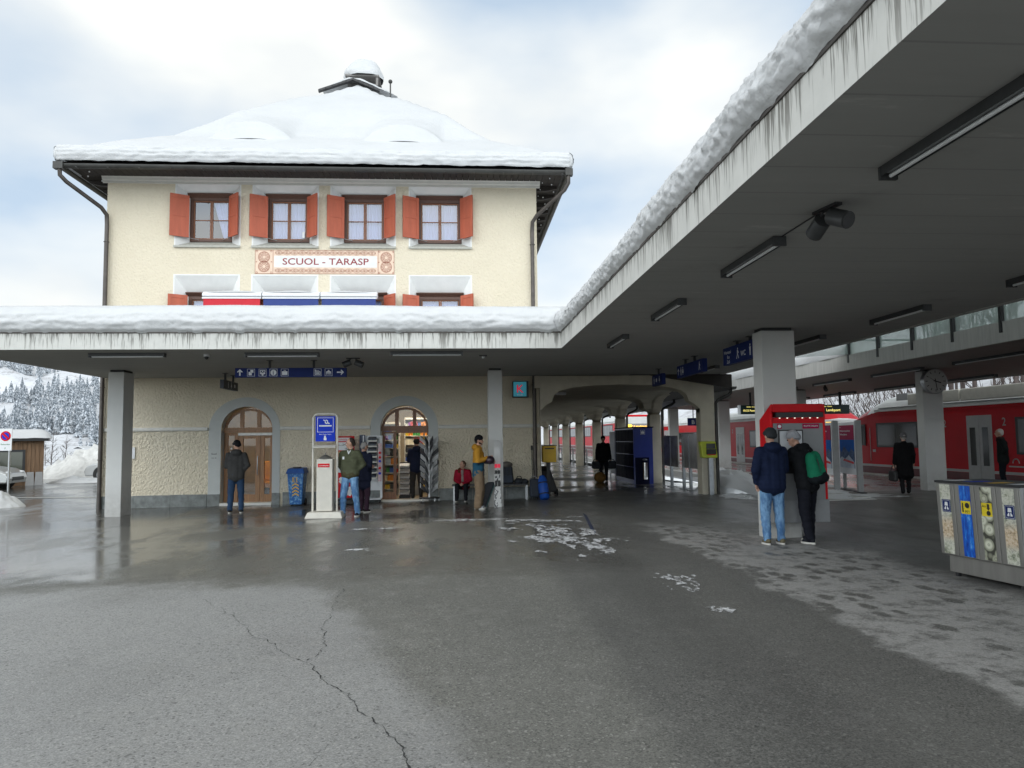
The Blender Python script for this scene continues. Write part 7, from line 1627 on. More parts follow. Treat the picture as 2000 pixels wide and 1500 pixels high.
def car(label, loc, rot, colm, dark):
    t = thing('parked_car', label, 'car', loc, 'cars parked beyond the square')
    L, Wd = 4.3, 1.76; b = MB(loc, rot)
    prof_ = [(-2.15, .35), (-2.12, .62), (-2.05, .86), (-1.75, .94), (-0.55, .97), (0.2, .97), (1.1, .92), (1.75, .82), (2.08, .66), (2.15, .45), (2.1, .25), (-2.1, .25)]
    k = len(prof_); vs = []
    for y, f in ((-Wd/2, .0), (-Wd/2+.07, 1), (Wd/2-.07, 1), (Wd/2, 0)):
        vs += [(x*(1 if f else .985), y, z if f else (z-.05 if z > .5 else z+.04)) for x, z in prof_]
    b.add(vs, [(a*k+i, a*k+(i+1) % k, (a+1)*k+(i+1) % k, (a+1)*k+i) for a in range(3) for i in range(k)]+[tuple(range(k)), tuple(range(3*k, 4*k))], 0, False)
    body = b.build('body', colm, t, bevel=0.03)
    b = MB(loc, rot); lo = [(-1.95, -.78, .93), (1.15, -.78, .93), (1.15, .78, .93), (-1.95, .78, .93)]; hi = [(-1.35, -.60, 1.42), (0.30, -.60, 1.44), (0.30, .60, 1.44), (-1.35, .60, 1.42)]; b.hexa(lo, hi); b.build('cabin_glass', M_TGLASS, body)
    b = MB(loc, rot); b.hexa([(-1.40, -.62, 1.40), (0.34, -.62, 1.42), (0.34, .62, 1.42), (-1.40, .62, 1.40)], [(-1.25, -.54, 1.47), (0.15, -.54, 1.49), (0.15, .54, 1.49), (-1.25, .54, 1.47)])
    for x, xx in ((-0.35, -0.35), (1.13, 0.32), (-1.93, -1.38)):
        for s in (-1, 1): b.hexa([(x-.04, s*.785-.01, .92), (x+.04, s*.785-.01, .92), (x+.04, s*.785+.01, .92), (x-.04, s*.785+.01, .92)], [(xx-.04, s*.61-.01, 1.42), (xx+.04, s*.61-.01, 1.42), (xx+.04, s*.61+.01, 1.42), (xx-.04, s*.61+.01, 1.42)])
    b.build('roof', colm, body)
    for x in (-1.35, 1.35):
        for s in (-1, 1):
            b = MB(loc, rot); b.cyl((x, s*.70, .31), (x, s*.89, .31), .32, n=20); w = b.build('wheel', M_RUBBER, t); b = MB(loc, rot); b.cyl((x, s*.885, .31), (x, s*.897, .31), .20, n=16); b.build('rim', M_STEEL, w)
            b = MB(loc, rot); b.cyl((x, s*.868, .33), (x, s*.882, .33), .37, n=20); b.build('wheel_arch', M_BLACK, body)
    for s in (-1, 1):
        b = MB(loc, rot); b.ell((2.0, s*.62, .66), (.13, .16, .07)); b.build('headlight', M_LEDW if False else M_SWHITE, body)
        b = MB(loc, rot); b.ell((-2.06, s*.66, .78), (.07, .12, .09)); b.build('tail_light', M_RED, body)
        b = MB(loc, rot); b.ell((0.75, s*.93, 1.0), (.08, .08, .06)); b.build('mirror', colm, body)
    b = MB(loc, rot); b.box(2.1, -.5, .36, 2.16, .5, .5); b.build('grille', M_BLACK, body)
    return t
M_SILV = mat('silver_car_paint', (0.42, 0.43, 0.43), 0.3, metal=0.4, coat=0.3); M_PEARL = mat('pale_car_paint', (0.55, 0.56, 0.56), 0.3, metal=0.2, coat=0.3)
car('silver car in front of the wooden hut, cut by the left picture edge', (-19.95, 31.2, gz(-20)), radians(8), M_SILV, M_TGLASS); car('pale silver car seen past the station corner, only its front showing', (-15.2, 36.6, gz(-15)), radians(178), M_PEARL, M_TGLASS)
t = thing('no_parking_sign', 'no-parking sign on a grey post standing in a small snow heap', 'sign', (-12.68, 21.9, gz(-12.7)))
b = MB(); b.cyl((-12.68, 21.95, -0.1), (-12.68, 21.95, 2.05), 0.03, n=10); b.build('post', M_STEEL, t)
pl = bx('plate', M_SWHITE, t, -12.93, 21.89, 1.46, -12.60, 21.91, 2.08)
cx, cz = -12.765, 1.87
b = MB(); b.cyl((cx, 21.888, cz), (cx, 21.884, cz), 0.14, n=28); b.build('red_disc', M_RED, pl); b = MB(); b.cyl((cx, 21.882, cz), (cx, 21.878, cz), 0.10, n=28); b.build('blue_disc', M_BBLUE, pl)
b = MB(); e = 0.07; b.quad((cx-e-.02, 21.876, cz+e-.02), (cx-e+.02, 21.876, cz+e+.02), (cx+e+.02, 21.876, cz-e+.02), (cx+e-.02, 21.876, cz-e-.02)); b.build('red_bar', M_RED, pl)
b = MB(); b.text('Parkverbot', (cx, 21.886, 1.62), (1, 0, 0), (0, 0, 1), 0.055); b.text('P', (cx, 21.886, 1.50), (1, 0, 0), (0, 0, 1), 0.07); b.build('lettering', mat('sign_green', (0.05, 0.22, 0.10), 0.5), pl)
def heap(name, label, cx, cy, rx, ry, h, seed, m):
    b = MB()
    def f(u, v):
        a = 2*pi*u; r = v; X = cx+rx*r*cos(a)*(1+0.15*fbm(cos(a)*2, sin(a)*2, seed)); Y = cy+ry*r*sin(a)*(1+0.15*fbm(cos(a)*2, sin(a)*2, seed+3)); k = max(0, 1-r**1.6)
        return (X, Y, gz(X)-0.02+h*k*(1+0.35*fbm(X*1.2, Y*1.2, seed, 5))+0.12*h*fbm(X*4, Y*4, seed, 4)*(1 if r < 0.98 else 0))
    b.grid(f, 56, 22); return tag(b.build(name, m, loc=(cx, cy, gz(cx))), label, 'snow heap')
heap('snow_heap', 'small clean snow heap round the foot of the no-parking post', -12.75, 21.75, 0.62, 0.5, 0.42, 3, M_SNOW); heap('snow_heap', 'long dirty bank of cleared snow beside the wooden hut', -18.5, 42.5, 4.6, 3.2, 1.9, 7, M_DSNOW); heap('snow_heap', 'low dirty snow ridge behind the pale parked car', -13.5, 44.5, 4.5, 2.5, 1.1, 11, M_DSNOW); heap('snow_heap', 'low white snow ridge at the corner of the wooden hut', -17.3, 35.6, 1.6, 0.7, 0.3, 15, M_SNOW)
heap('snow_heap', 'rounded snow heap lying on the siding behind the information boards', 8.0, 21.6, 1.0, 1.6, 0.55, 21, M_SNOW)
t = thing('apartment_block', 'distant yellowish apartment block with balconies below the wooded hillside', 'building', (-147, 302, -7))
x0, x1, y0, y1, z0, z1 = -150.5, -144.9, 300, 308, -7, -0.9
bx('wall', mat('block_plaster', (0.50, 0.42, 0.28), 0.8, var=0.1), t, x0, y0, z0, x1, y1, z1); b = MB(); b.prism([(x0-0.6, z1-0.1), (x1+0.6, z1-0.1), ((x0+x1)/2, z1+1.3)], 'y', y0-0.8, y1+0.8); b.build('roof', M_DARK, t)
b = MB(); b.prism([(x0-0.7, z1+0.0), ((x0+x1)/2, z1+1.36), (x1+0.7, z1+0.0), (x1+0.7, z1+0.3), ((x0+x1)/2, z1+1.7), (x0-0.7, z1+0.3)], 'y', y0-0.7, y1+0.7); b.build('roof_snow', M_SNOW, t)
for r in range(4):
    for c in range(4): bx('window', M_DARK, t, x0+0.4+c*1.35, y0-0.03, z0+0.7+r*1.5, x0+1.2+c*1.35, y0-0.005, z0+1.7+r*1.5)
    bx('balcony', M_OFFW, t, x0+0.2, y0-0.9, z0+0.45+r*1.5, x0+2.9, y0-0.03, z0+0.6+r*1.5)
bx('wing', mat('block_slate', (0.20, 0.22, 0.26), 0.8, var=0.2), t, x1+0.01, y0+0.5, z0, x1+2.6, y1, z1-0.6)
# single trees near the foot of the hill
rnd = random.Random(17)
t0 = None; ci = []
def conifer_thing(X, Y, H, seed, label):
    r = random.Random(seed); t = thing('conifer', label, 'tree', (X, Y, hill_h(X, Y)), 'snowy conifers at the foot of the hill'); z = ORG[t].z
    b = MB(); conifer(b, X, Y, z, H, r, 7); b.build('crown', M_CONI, t); b = MB(); b.cyl((X, Y, z-0.3), (X, Y, z+H*0.3), H*0.018, H*0.012, n=7); b.build('trunk', M_BARK, t); return t
c0 = conifer_thing(-215, 360, 13, 3, 'snowy conifer on the lower hillside above the hut'); c1 = conifer_thing(-190, 352, 10, 6, 'snowy conifer on the lower hillside above the hut')
kids_scan()
for k in range(46):
    Y = rnd.uniform(350, 520); X = -Y*rnd.uniform(0.44, 0.66)
    if fbm(X*0.02, Y*0.02, 3, 3) < -0.05: continue
    dup((c0, c1)[k % 2], (X, Y, hill_h(X, Y)), rot=rnd.uniform(0, 6))
lb = [bare_tree((-30, 57, -0.6), 3.4, 31, 'bare twiggy tree behind the dirty snow bank'), bare_tree((-28, 55, -0.5), 2.8, 33, 'bare twiggy tree behind the dirty snow bank')]
for q in lb: q['group'] = 'bare trees behind the snow bank'
kids_scan()
for k in range(7): Y = rnd.uniform(52, 70); dup(lb[k % 2], (-Y*rnd.uniform(0.50, 0.60), Y, -0.7), rot=rnd.uniform(0, 6))
# ================================================================== people
def capsule(b, p, q, r0, r1, n=12):
    p = Vector(p); q = Vector(q); d = q-p; d = d.normalized() if d.length > 1e-6 else Vector((0, 0, 1))
    a = d.orthogonal().normalized(); c = d.cross(a); rings = []
    for t in (75, 45, 15): rings.append((p-d*r0*sin(radians(t)), r0*cos(radians(t))))
    for t in (15, 45, 75): rings.append((q+d*r1*sin(radians(t)), r1*cos(radians(t))))
    vs = [o+(a*cos(2*pi*i/n)+c*sin(2*pi*i/n))*r for o, r in rings for i in range(n)]
    k = len(rings); fs = [(j*n+i, j*n+(i+1) % n, (j+1)*n+(i+1) % n, (j+1)*n+i) for j in range(k-1) for i in range(n)]
    fs += [tuple(range(n))[::-1], tuple(range((k-1)*n, k*n))]
    b.add(vs, fs)
def organic(name, prims, voxel, mats, parent, xf, sm=4, disp=None, pick=None):
    """one continuous skin grown round tapered capsules ('c', p, q, r0, r1) and ellipsoids ('e', c, r)"""
    b = MB()
    for pr in prims:
        if pr[0] == 'c': capsule(b, *pr[1:5])
        else: b.ell(pr[1], pr[2], 16, 10)
    me = bpy.data.meshes.new('tmp'); me.from_pydata(b.v, [], b.f)
    bm = bmesh.new(); bm.from_mesh(me); bmesh.ops.recalc_face_normals(bm, faces=bm.faces); bm.to_mesh(me); bm.free()
    o = bpy.data.objects.new('tmp', me); COL.objects.link(o)
    m = o.modifiers.new('r', 'REMESH'); m.mode = 'VOXEL'; m.voxel_size = voxel; s = o.modifiers.new('s', 'SMOOTH'); s.factor = 0.5; s.iterations = sm
    dg = bpy.context.evaluated_depsgraph_get(); ev = o.evaluated_get(dg).to_mesh()
    vs = [v.co.copy() for v in ev.vertices]; ns = [v.normal.copy() for v in ev.vertices]; fs = [tuple(p.vertices) for p in ev.polygons]
    o.evaluated_get(dg).to_mesh_clear(); bpy.data.objects.remove(o); bpy.data.meshes.remove(me)
    if disp: vs = [v+n*disp(v) for v, n in zip(vs, ns)]
    r = MB(); r.M = xf; r.add(vs, fs, 0, True)
    if pick: r.m = [pick(sum((vs[i] for i in f), Vector())/len(f)) for f in fs]
    return r.build(name, mats, parent, fixn=False)
M_SKIN = mat('skin', (0.50, 0.29, 0.21), 0.55, var=0.06); M_LIP = mat('lips', (0.36, 0.13, 0.11), 0.5); M_EYE = mat('eye', (0.03, 0.02, 0.015), 0.2)
_cm = {}
def cloth(col, rough=0.8):
    k = (col, rough)
    if k not in _cm: _cm[k] = mat('cloth', col, rough, var=0.14, vscale=10, bump=0.12, bscale=90, spec=0.1)
    return _cm[k]
M_DENIM = mat('denim_light', (0.10, 0.21, 0.38), 0.85, spec=0.2); g = NT(M_DENIM); P = g.pos()
g.set('Base Color', g.mix(g.step(g.noise(g.map(P, (1, 1, 0.45)), 9, 5, 0.65), 0.35, 0.68), (0.055, 0.13, 0.27), (0.20, 0.36, 0.56))); g.set('Normal', g.bump(g.noise(P, 40, 3), 0.2, 0.01))
M_SOLE = mat('shoe_sole', (0.55, 0.54, 0.50), 0.7)
def person(label, loc, face, H, jacket, trousers, shoes, hair, arms='pocket', hem=0.86, lean=0.0, turn=0.0, nod=0.0, stance=0.10, step=0.0, hat=None, hood=None, fold=0.007, puff=0.0, seated=False, wide=0.0, voxel=0.015, pickj=None, loose=0.0, sole=True, scarf=None, beard=None, hunch=0.0, bulk=0.0, twist=0.0, eyes=True, skirt=0.0, beanie=True):
    t = thing('person', label, 'person', loc); s = H/1.75
    M = Matrix.Translation(Vector(loc)) @ Matrix.Rotation(face, 4, 'Z') @ Matrix.Scale(s, 4)
    drop = 0.49 if seated else 0.0
    def U(x, y, z):          # upper body: seated drop, forward lean from the hips, twist round the spine
        zz = z-0.95; a = twist*min(1, max(0, zz/0.4)); x, y = x*cos(a)-y*sin(a), x*sin(a)+y*cos(a)
        return Vector((x, y+lean*max(0, zz)+hunch*max(0, zz-0.35)*1.2, z-drop-abs(lean)*0.25*max(0, zz)-hunch*0.5*max(0, zz-0.35)))
    hd = U(0, 0.02, 1.635); R = Matrix.Rotation(turn, 3, 'Z') @ Matrix.Rotation(-nod, 3, 'X')
    hp = lambda x, y, z: hd + R @ Vector((x, y-0.02, z-1.635))
    if isinstance(arms, str): arms = (arms, arms)
    def arm(side, pose):
        sh = U(side*0.185, 0.0, 1.405)
        P_ = {'down': ((.235, -.03, 1.13), (.245, .05, .90)), 'pocket': ((.285, -.08, 1.16), (.175, .0, 1.03)), 'front': ((.235, .04, 1.14), (.09, .27, 1.13)), 'phone': ((.225, .05, 1.13), (.07, .26, 1.28)), 'lap': ((.235, .06, 1.13), (.045, .30, 1.02)),
              'reach': ((.20, .20, 1.22), (.06, .42, 1.24)), 'jeans': ((.28, -.04, 1.13), (.215, .05, .93)), 'bent': ((.27, .0, 1.14), (.10, .23, 1.22)), 'behind': ((.27, -.1, 1.14), (.14, -.14, .98)), 'carry': ((.24, -.02, 1.12), (.27, .03, .86))}[pose]
        e, w = [U(side*x, y, z) for x, y, z in P_]; return sh, e, w
    A = [arm(sd, arms[k]) for k, sd in enumerate((-1, 1))]
    if seated: L = [(Vector((sd*.09, 0, .46)), Vector((sd*(.11+wide), .40, .47)), Vector((sd*(.12+wide*0.6), .36+(.10 if sd > 0 else 0), .09))) for sd in (-1, 1)]
    else: L = [(Vector((sd*.088, 0, .90)), Vector((sd*(.088+stance)/2+sd*.01, .025+sd*step*.45, .49)), Vector((sd*stance, -.01+sd*step, .09))) for sd in (-1, 1)]
    # ---- body: one continuous skin surface with face and hands
    B = [('e', hp(0, .012, 1.655), (.074, .092, .104)), ('c', hp(0, .03, 1.60), hp(0, .055, 1.565), .058, .040), ('c', hp(0, .10, 1.648), hp(0, .122, 1.618), .010, .014), ('e', hp(-.076, .0, 1.635), (.012, .022, .032)), ('e', hp(.076, .0, 1.635), (.012, .022, .032)),
         ('c', hp(-.03, .088, 1.672), hp(.03, .088, 1.672), .012, .012), ('c', U(0, -.005, 1.46), hp(0, .0, 1.57), .056, .052), ('c', hp(-.020, .098, 1.588), hp(.020, .098, 1.588), .010, .010),
         ('c', U(-.05, 0, 1.0), U(-.09, 0, 1.33), .10, .09), ('c', U(.05, 0, 1.0), U(.09, 0, 1.33), .10, .09), ('c', U(-.14, 0, 1.41), U(.14, 0, 1.41), .055, .055)]
    for k, (sh, e, w) in enumerate(A):
        sd = -1 if k == 0 else 1; d = (w-e).normalized(); B += [('c', sh, e, .05, .040), ('c', e, w, .040, .028)]
        side = d.cross(Vector((0, 1, 0.2))).normalized() if abs(d.y) < 0.9 else Vector((sd, 0, 0)); side = side*(1 if side.x*sd < 0 else -1); dn = d.cross(side).normalized(); dn = dn if dn.y >= 0 or abs(d.z) > .8 else -dn
        pc = w+d*.055; B += [('c', w+d*.02-side*.018, pc-side*.024+d*.02, .020, .017), ('c', w+d*.02+side*.018, pc+side*.024+d*.02, .020, .017)]
        for f, (o, ln) in enumerate(((-.030, .062), (-.010, .072), (.011, .068), (.031, .052))):
            b0 = pc+d*.028+side*o; k1 = b0+d*ln*.45+dn*.008; k2 = k1+(d*.6+dn*.8).normalized()*ln*.42; B += [('c', b0, k1, .0095, .009), ('c', k1, k2, .009, .008)]
        th = w+d*.03+side*.034; B += [('c', th, th+(d*.6+side*.5+dn*.4).normalized()*.038, .012, .010), ('c', th+(d*.6+side*.5+dn*.4).normalized()*.038, th+(d*.9+side*.25+dn*.5).normalized()*.062, .010, .008)]
    for h_, kn, an in L: B += [('c', h_, kn, .075, .052), ('c', kn, an, .050, .038), ('c', an+V(0, -.03, -.04), an+V(0, .10, -.055), .034, .028)]
    B += [('e', Vector((0, -.01, .93-drop)), (.15, .105, .11))]
    lip = hp(0, .108, 1.588)
    bd = organic('body', B, max(0.0095, voxel*0.7), [M_SKIN, M_LIP], t, M, 3, None, lambda c: 1 if (c-lip).length < .022 and abs(c.z-lip.z) < .008 else 0)
    if eyes:
        for sd in (-1, 1):
            b = MB(); b.M = M; b.ell(hp(sd*.031, .093, 1.648), .0105, 10, 8); b.build('eye', M_EYE, bd)
    # ---- trousers
    lo = loose; T = [('e', Vector((0, -.01, .94-drop)), (.168+bulk*.5, .122+bulk*.5, .12))]
    for h_, kn, an in L: T += [('c', h_+V(0, 0, -.01), kn, .102+lo*.6+bulk*.25, .076+lo+bulk*.15), ('c', kn, an+V(0, -.005, -.01), .074+lo+bulk*.15, .060+lo*1.1)]
    nz = lambda v, k: noise.fractal(Vector((v.x*k, v.y*k, v.z*k*1.6)), 0.8, 2.0, 3)
    sd_ = hash(label) % 50
    organic('trousers', T, voxel, trousers, t, M, 3, lambda v: 0.010*noise.noise(Vector((v.x*5+sd_, v.y*9, v.z*17)))*(1.4 if v.z < .45 else .7)+.004*nz(v, 20))
    # ---- jacket
    J = []
    for sd in (-1, 1): J += [('c', U(sd*.075, -.005, max(hem, .80)+.05), U(sd*.095, 0, 1.30), .118+bulk, .112+bulk*.7), ('c', U(sd*.05, -.01, 1.30), U(sd*.10, -.005, 1.385), .11+bulk*.6, .085)]
    J += [('c', U(0, -.012, max(hem, .80)+.05), U(0, -.008, 1.32), .132+bulk, .12+bulk*.7)]
    J += [('c', U(-.155, 0, 1.405), U(.155, 0, 1.405), .074+bulk*.3, .074+bulk*.3), ('c', U(0, -.02, 1.42), U(0, -.01, 1.475), .085, .078)]
    if hem < .78:
        for sd in (-1, 1): J += [('c', Vector((sd*(.07+skirt*.6), -.005, hem+.06)), U(sd*.08, -.005, 1.0), .125+skirt, .125)]
        J += [('c', Vector((0, -.01, hem+.06)), U(0, -.005, 1.0), .14+skirt, .13)]
    for k, (sh, e, w) in enumerate(A): J += [('c', sh, e, .074+bulk*.4, .060+bulk*.4), ('c', e, w+(e-w)*.06, .060+bulk*.4, .046+bulk*.3)]
    if hood: J += [('e', U(0, -.095, 1.475), (.125, .075, .085)), ('c', U(-.08, -.05, 1.50), U(.08, -.05, 1.50), .045, .045), ('c', U(-.085, -.03, 1.49), U(-.05, .06, 1.46), .036, .03), ('c', U(.085, -.03, 1.49), U(.05, .06, 1.46), .036, .03)]
    def jd(v):
        f = fold*(noise.noise(Vector((v.x*7+sd_, v.y*7, v.z*13)))+0.5*noise.noise(Vector((v.x*17, v.y*17+sd_, v.z*26))))
        if puff: f += puff*(abs(sin(v.z*pi/.075))**0.6-0.6)
        return f
    organic('jacket', J, voxel, jacket if isinstance(jacket, list) else [jacket], t, M, 3, jd, pickj)
    # ---- shoes
    for h_, kn, an in L:
        S = [('c', an+V(0, -.04, -.035), an+V(0, .10, -.052), .044, .036), ('c', an+V(0, -.005, -.03), an+V(0, -.005, .03), .046, .046)]
        sh_ = organic('shoe', S, voxel*.8, shoes, t, M, 2)
        if sole:
            b = MB(); b.M = M; pts = [(an.x+.047*cos(a)*(1 if sin(a) > -.3 else .85), an.y+.035+.125*sin(a)) for a in [2*pi*i/18 for i in range(18)]]; b.prism(pts, 'z', an.z-.088, an.z-.062); b.build('sole', M_SOLE, sh_)
    # ---- hair / hat
    if hair is not None:
        style = hair[1]; HR = [('e', hp(0, -.014, 1.678), (.082, .094, .090))]
        if style == 'short': HR += [('e', hp(0, -.045, 1.63), (.072, .058, .07))]
        if style == 'tied': HR += [('e', hp(0, -.05, 1.63), (.070, .06, .08)), ('e', hp(0, -.115, 1.66), (.035, .035, .035)), ('c', hp(-.072, .03, 1.68), hp(-.07, .0, 1.60), .018, .012), ('c', hp(.072, .03, 1.68), hp(.07, .0, 1.60), .018, .012)]
        if style == 'bob': HR += [('e', hp(0, -.04, 1.62), (.085, .07, .09)), ('c', hp(-.078, .01, 1.68), hp(-.075, .01, 1.56), .025, .02), ('c', hp(.078, .01, 1.68), hp(.075, .01, 1.56), .025, .02)]
        organic('hair', HR, .012, hair[0], bd, M, 2, lambda v: .004*nz(v, 40))
    if hat is not None:
        HT = [('e', hp(0, .0, 1.695), (.090, .105, .088)), ('c', hp(-.055, .055, 1.69), hp(.055, .055, 1.69), .036, .036), ('e', hp(0, -.03, 1.655), (.088, .08, .06))]
        organic('hat', HT, .012, hat, t, M, 3, lambda v: .0035*sin(atan2(v.x, v.y-0.0)*34)*(1 if beanie else 0)+.002*nz(v, 30))
    if beard is not None: organic('beard', [('c', hp(-.055, .03, 1.585), hp(0, .085, 1.562), .024, .022), ('c', hp(.055, .03, 1.585), hp(0, .085, 1.562), .024, .022)], .011, beard, bd, M, 2)
    if scarf is not None: organic('scarf', [('e', U(0, .0, 1.50), (.098, .098, .045)), ('c', U(-.04, .09, 1.48), U(.03, .11, 1.40), .03, .025)], .014, scarf, t, M, 2)
    return t, M, U, A
K = lambda *c: cloth(tuple(c))
HB = mat('dark_hair', (0.025, 0.017, 0.012), 0.6, bump=0.4, bscale=80); HBR = mat('brown_hair', (0.085, 0.04, 0.02), 0.55, bump=0.4, bscale=80); HG = mat('grey_hair', (0.30, 0.29, 0.28), 0.6, bump=0.4, bscale=80); HW = mat('white_hair', (0.58, 0.57, 0.54), 0.6, bump=0.4, bscale=80)
G = lambda x, y: (x, y, gz(x))
# at the left station door, seen from behind
person('person in a charcoal hooded jacket, dark beanie and blue jeans facing the left door', G(-5.30, 18.1), radians(8), 1.69, K(.045, .045, .045), K(.025, .05, .10), K(.018, .018, .018), None, arms=('front', 'pocket'), hem=.84, hat=K(.012, .012, .014), hood=True, turn=radians(35), stance=.13, loose=.004, nod=.15, bulk=.012)
# green bomber jacket
t, M, U, A = person('person in an olive bomber jacket and light jeans, hands in pockets, looking left', G(-2.42, 16.62), radians(165), 1.70, K(.075, .082, .050), M_DENIM, K(.02, .022, .035), (HB, 'short'), arms='pocket', hem=.92, turn=radians(-62), stance=.18, loose=.004, fold=.012, bulk=.022, pickj=None)
b = MB(); b.M = M
for P0 in ((.105, .128, 1.31),): b.box(P0[0]-.02, P0[1]-.02, P0[2]-.03, P0[0]+.02, P0[1]+.012, P0[2]+.03)
b.M = M; b.build('badge', M_SWHITE, t)
organic('shirt_collar', [('c', U(-.03, .06, 1.47), U(0, .092, 1.40), .017, .012), ('c', U(.03, .06, 1.47), U(0, .092, 1.40), .017, .012)], .012, M_SWHITE, t, M, 2)
organic('waistband', [('c', U(-.07, 0, .945), U(.07, 0, .945), .138, .138)], .018, K(.06, .055, .03), t, M, 3)
person('person with grey hair in a long navy coat half hidden behind the olive jacket', G(-2.22, 17.45), radians(-40), 1.60, K(.018, .022, .045), K(.045, .025, .04), K(.02, .015, .015), (HG, 'short'), arms=('front', 'pocket'), hem=.62, nod=.25, stance=.09, bulk=.03)
person('person in a dark jacket and cap standing in the kiosk doorway', G(-1.22, 21.0), radians(15), 1.66, K(.014, .018, .040), K(.035, .032, .03), K(.015, .013, .012), None, arms=('front', 'down'), hem=.84, hat=K(.02, .02, .02), hood=True, stance=.12, bulk=.02)
# seated woman in red
t, M, U, A = person('seated person in a red jacket with brown tied-back hair, hands in lap', G(0.08, 20.05), radians(170), 1.52, K(.30, .012, .032), K(.014, .014, .018), K(.03, .03, .035), (HBR, 'tied'), arms='lap', hem=.90, lean=.28, turn=radians(-38), nod=.10, seated=True, wide=.02, bulk=.014, fold=.012)
organic('fur_trim', [('e', U(.06, -.06, 1.48), (.10, .07, .06)), ('c', U(.12, -.02, 1.46), U(.10, .07, 1.40), .04, .035), ('c', U(-.10, -.02, 1.47), U(-.08, .05, 1.43), .03, .025)], .014, K(.10, .035, .018), t, M, 1, lambda v: .012*noise.noise(v*60))
organic('blouse', [('c', U(0, .075, 1.44), U(0, .10, 1.12), .045, .05)], .014, K(.28, .24, .22), t, M, 2)
# snowboarder in yellow and blue
def pick_yb(c): return 1 if c.z < 1.11 and c.y < .16 else 0
t, M, U, A = person('person in a mustard and blue ski jacket and wide khaki trousers facing right', G(0.43, 17.55), radians(-98), 1.70, [K(.46, .23, .03), K(.022, .085, .14)], K(.20, .145, .095), K(.30, .31, .33), (HB, 'short'), arms=('front', 'bent'), hem=.80, hat=K(.012, .012, .014), hood=True, stance=.11, loose=.034, beard=HB, bulk=.022, fold=.012, pickj=pick_yb, voxel=.014, nod=.1)
t2 = thing('ski_helmet', 'dark ski helmet held under the arm of the man in yellow', 'helmet', (0.69, 17.5, 1.10)); b = MB(); b.ell((0.685, 17.42, 1.14), (.115, .10, .10), 18, 12); b.build('helmet_shell', mat('helmet_dark', (0.03, 0.015, 0.025), 0.35), t2); b = MB(); b.tube([(0.685+.10*cos(a), 17.42+.085*sin(a), 1.065) for a in [2*pi*i/16 for i in range(16)]], .012, 6, closed=True); b.build('helmet_rim', M_BLACK, t2)
# silhouette in the arcade with luggage
person('dark silhouetted person standing with bags under the arcade vault', G(5.22, 27.0), radians(180), 1.64, K(.012, .012, .014), K(.014, .016, .022), K(.015, .015, .015), (HB, 'short'), arms='carry', hem=.82, stance=.11, bulk=.045, hat=K(.012, .012, .012), voxel=.02, beanie=False)
for x, lb in ((4.93, 'dark travel bag hanging at the left hand of the silhouetted person'), (5.52, 'dark travel bag hanging at the right hand of the silhouetted person')):
    t = thing('travel_bag', lb, 'bag', (x, 26.95, 0.45)); b = MB(); b.box(x-.15, 26.82, .50, x+.15, 27.06, .78); b.build('bag_body', M_BAG, t, bevel=.06); b = MB(); b.tube([(x-.10, 26.94, .77), (x-.05, 26.94, .84), (x+.05, 26.94, .84), (x+.10, 26.94, .77)], .014, 6); b.build('handle', M_BLACK, t)
t = thing('holdall', 'ochre holdall on the arcade floor in front of the silhouetted person', 'bag', (5.0, 26.4, 0.04)); b = MB(); b.ell((4.98, 26.45, .22), (.22, .17, .19), 16, 10); b.build('bag_body', mat('ochre', (0.20, 0.10, 0.02), 0.8, var=0.2), t); b = MB(); b.tube([(4.88, 26.38, .36), (4.92, 26.36, .48), (5.04, 26.36, .48), (5.08, 26.38, .36)], .012, 6); b.build('handle', M_BLACK, t)
b = MB()
for x in (4.87, 5.09): b.cyl((x-.012, 26.45, .07), (x+.012, 26.45, .07), .045, n=12)
b.build('wheels', M_RUBBER, t)
# the couple at the ticket machine
person('person in a quilted navy jacket, grey beanie and blue jeans at the ticket machine', G(4.60, 10.78), radians(4), 1.69, K(.010, .016, .042), M_DENIM, K(.13, .115, .075), None, arms=('jeans', 'front'), hem=.84, hat=K(.035, .038, .042), hood=True, stance=.115, puff=.006, bulk=.028, fold=.005, voxel=.012, loose=.002, turn=radians(8))
t, M, U, A = person('person in a black jacket and light grey knitted hat leaning to the ticket machine', G(5.18, 10.86), radians(28), 1.71, K(.010, .011, .013), K(.011, .012, .018), K(.022, .024, .030), None, arms=('reach', 'front'), hem=.82, lean=.16, hat=K(.30, .31, .33), hood=True, stance=.14, step=.10, fold=.010, voxel=.012, bulk=.018, hunch=.25, nod=.35, turn=radians(18), loose=.008)
organic('collar_trim', [('c', U(-.10, -.02, 1.50), U(.08, -.09, 1.52), .014, .014)], .012, K(.4, .4, .4), t, M, 1)
bpk = thing('backpack', 'green and black backpack on the back of the person in the black jacket', 'backpack', M @ U(0, -.2, 1.1))
MG = K(.012, .16, .085); Mb = M
def pickb(c): return 1 if c.z < 1.06+.35*(c.x+.0) else 0
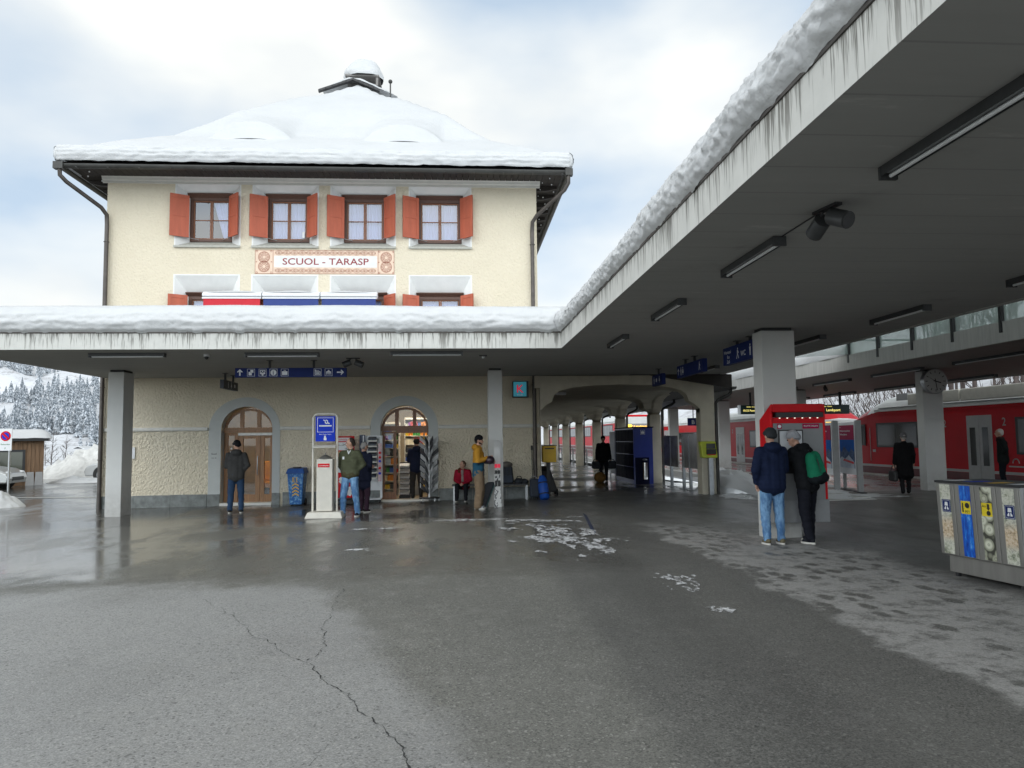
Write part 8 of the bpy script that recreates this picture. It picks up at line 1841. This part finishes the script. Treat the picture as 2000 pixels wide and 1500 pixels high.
organic('bag_body', [('c', U(.06, -.20, 1.00), U(.06, -.17, 1.32), .115, .085), ('c', U(-.07, -.20, 1.00), U(-.05, -.17, 1.30), .115, .085), ('c', U(-.06, -.25, .99), U(.07, -.25, .99), .08, .08)], .013, [MG, K(.012, .015, .018)], bpk, M, 3, lambda v: .006*noise.noise(v*14), pickb)
b = MB(); b.M = M; b.tube([U(-.11, -.06, 1.47), U(-.135, .06, 1.38), U(-.15, .09, 1.22), U(-.14, -.08, 1.02)], .018, 8); b.tube([U(.11, -.06, 1.47), U(.135, .06, 1.38), U(.15, .09, 1.22), U(.14, -.08, 1.02)], .018, 8); b.build('shoulder_strap', MG, bpk)
b = MB(); b.M = M; b.tube([U(-.04, -.29, 1.05), U(-.04, -.27, 1.28)], .006, 6); b.tube([U(-.02, -.13, 1.40), U(0, -.15, 1.44), U(.03, -.13, 1.40)], .010, 6); b.build('loop', M_BLACK, bpk)
# on the far platform
t, M, U, A = person('person in a long black coat walking away with a black handbag', G(11.55, 18.7), radians(-18), 1.56, K(.006, .006, .007), K(.010, .010, .012), K(.010, .010, .010), (HG, 'short'), arms=('carry', 'down'), hem=.50, stance=.10, step=.10, skirt=.035, bulk=.035, hat=K(.10, .10, .105), voxel=.018, sole=False, beanie=False)
w = M @ A[0][2]; hb = thing('handbag', 'black handbag carried low by the person in the long black coat', 'handbag', (w.x, w.y, w.z-.45)); b = MB(); b.box(w.x-.10, w.y-.15, w.z-.45, w.x+.02, w.y+.15, w.z-.18); b.build('bag_body', M_BLACK, hb, bevel=.04); b = MB(); b.tube([(w.x-.04, w.y-.11, w.z-.2), (w.x-.02, w.y-.05, w.z-.04), (w.x-.02, w.y+.05, w.z-.04), (w.x-.04, w.y+.11, w.z-.2)], .012, 6); b.build('handle', M_BLACK, hb)
person('person with white hair in a dark jacket standing before the train doors', G(14.55, 19.1), radians(55), 1.64, K(.012, .016, .016), K(.008, .010, .014), K(.012, .012, .012), (HW, 'short'), arms='pocket', hem=.80, stance=.10, bulk=.03, voxel=.018, scarf=K(.06, .03, .03), hunch=.1)
person('small figure bending on the far platform seen through the arcade opening', G(11.3, 42.0), radians(-70), 1.62, K(.012, .012, .014), K(.012, .012, .014), K(.012, .012, .012), (HB, 'short'), arms='reach', hem=.84, lean=.5, voxel=.022, hood=True)
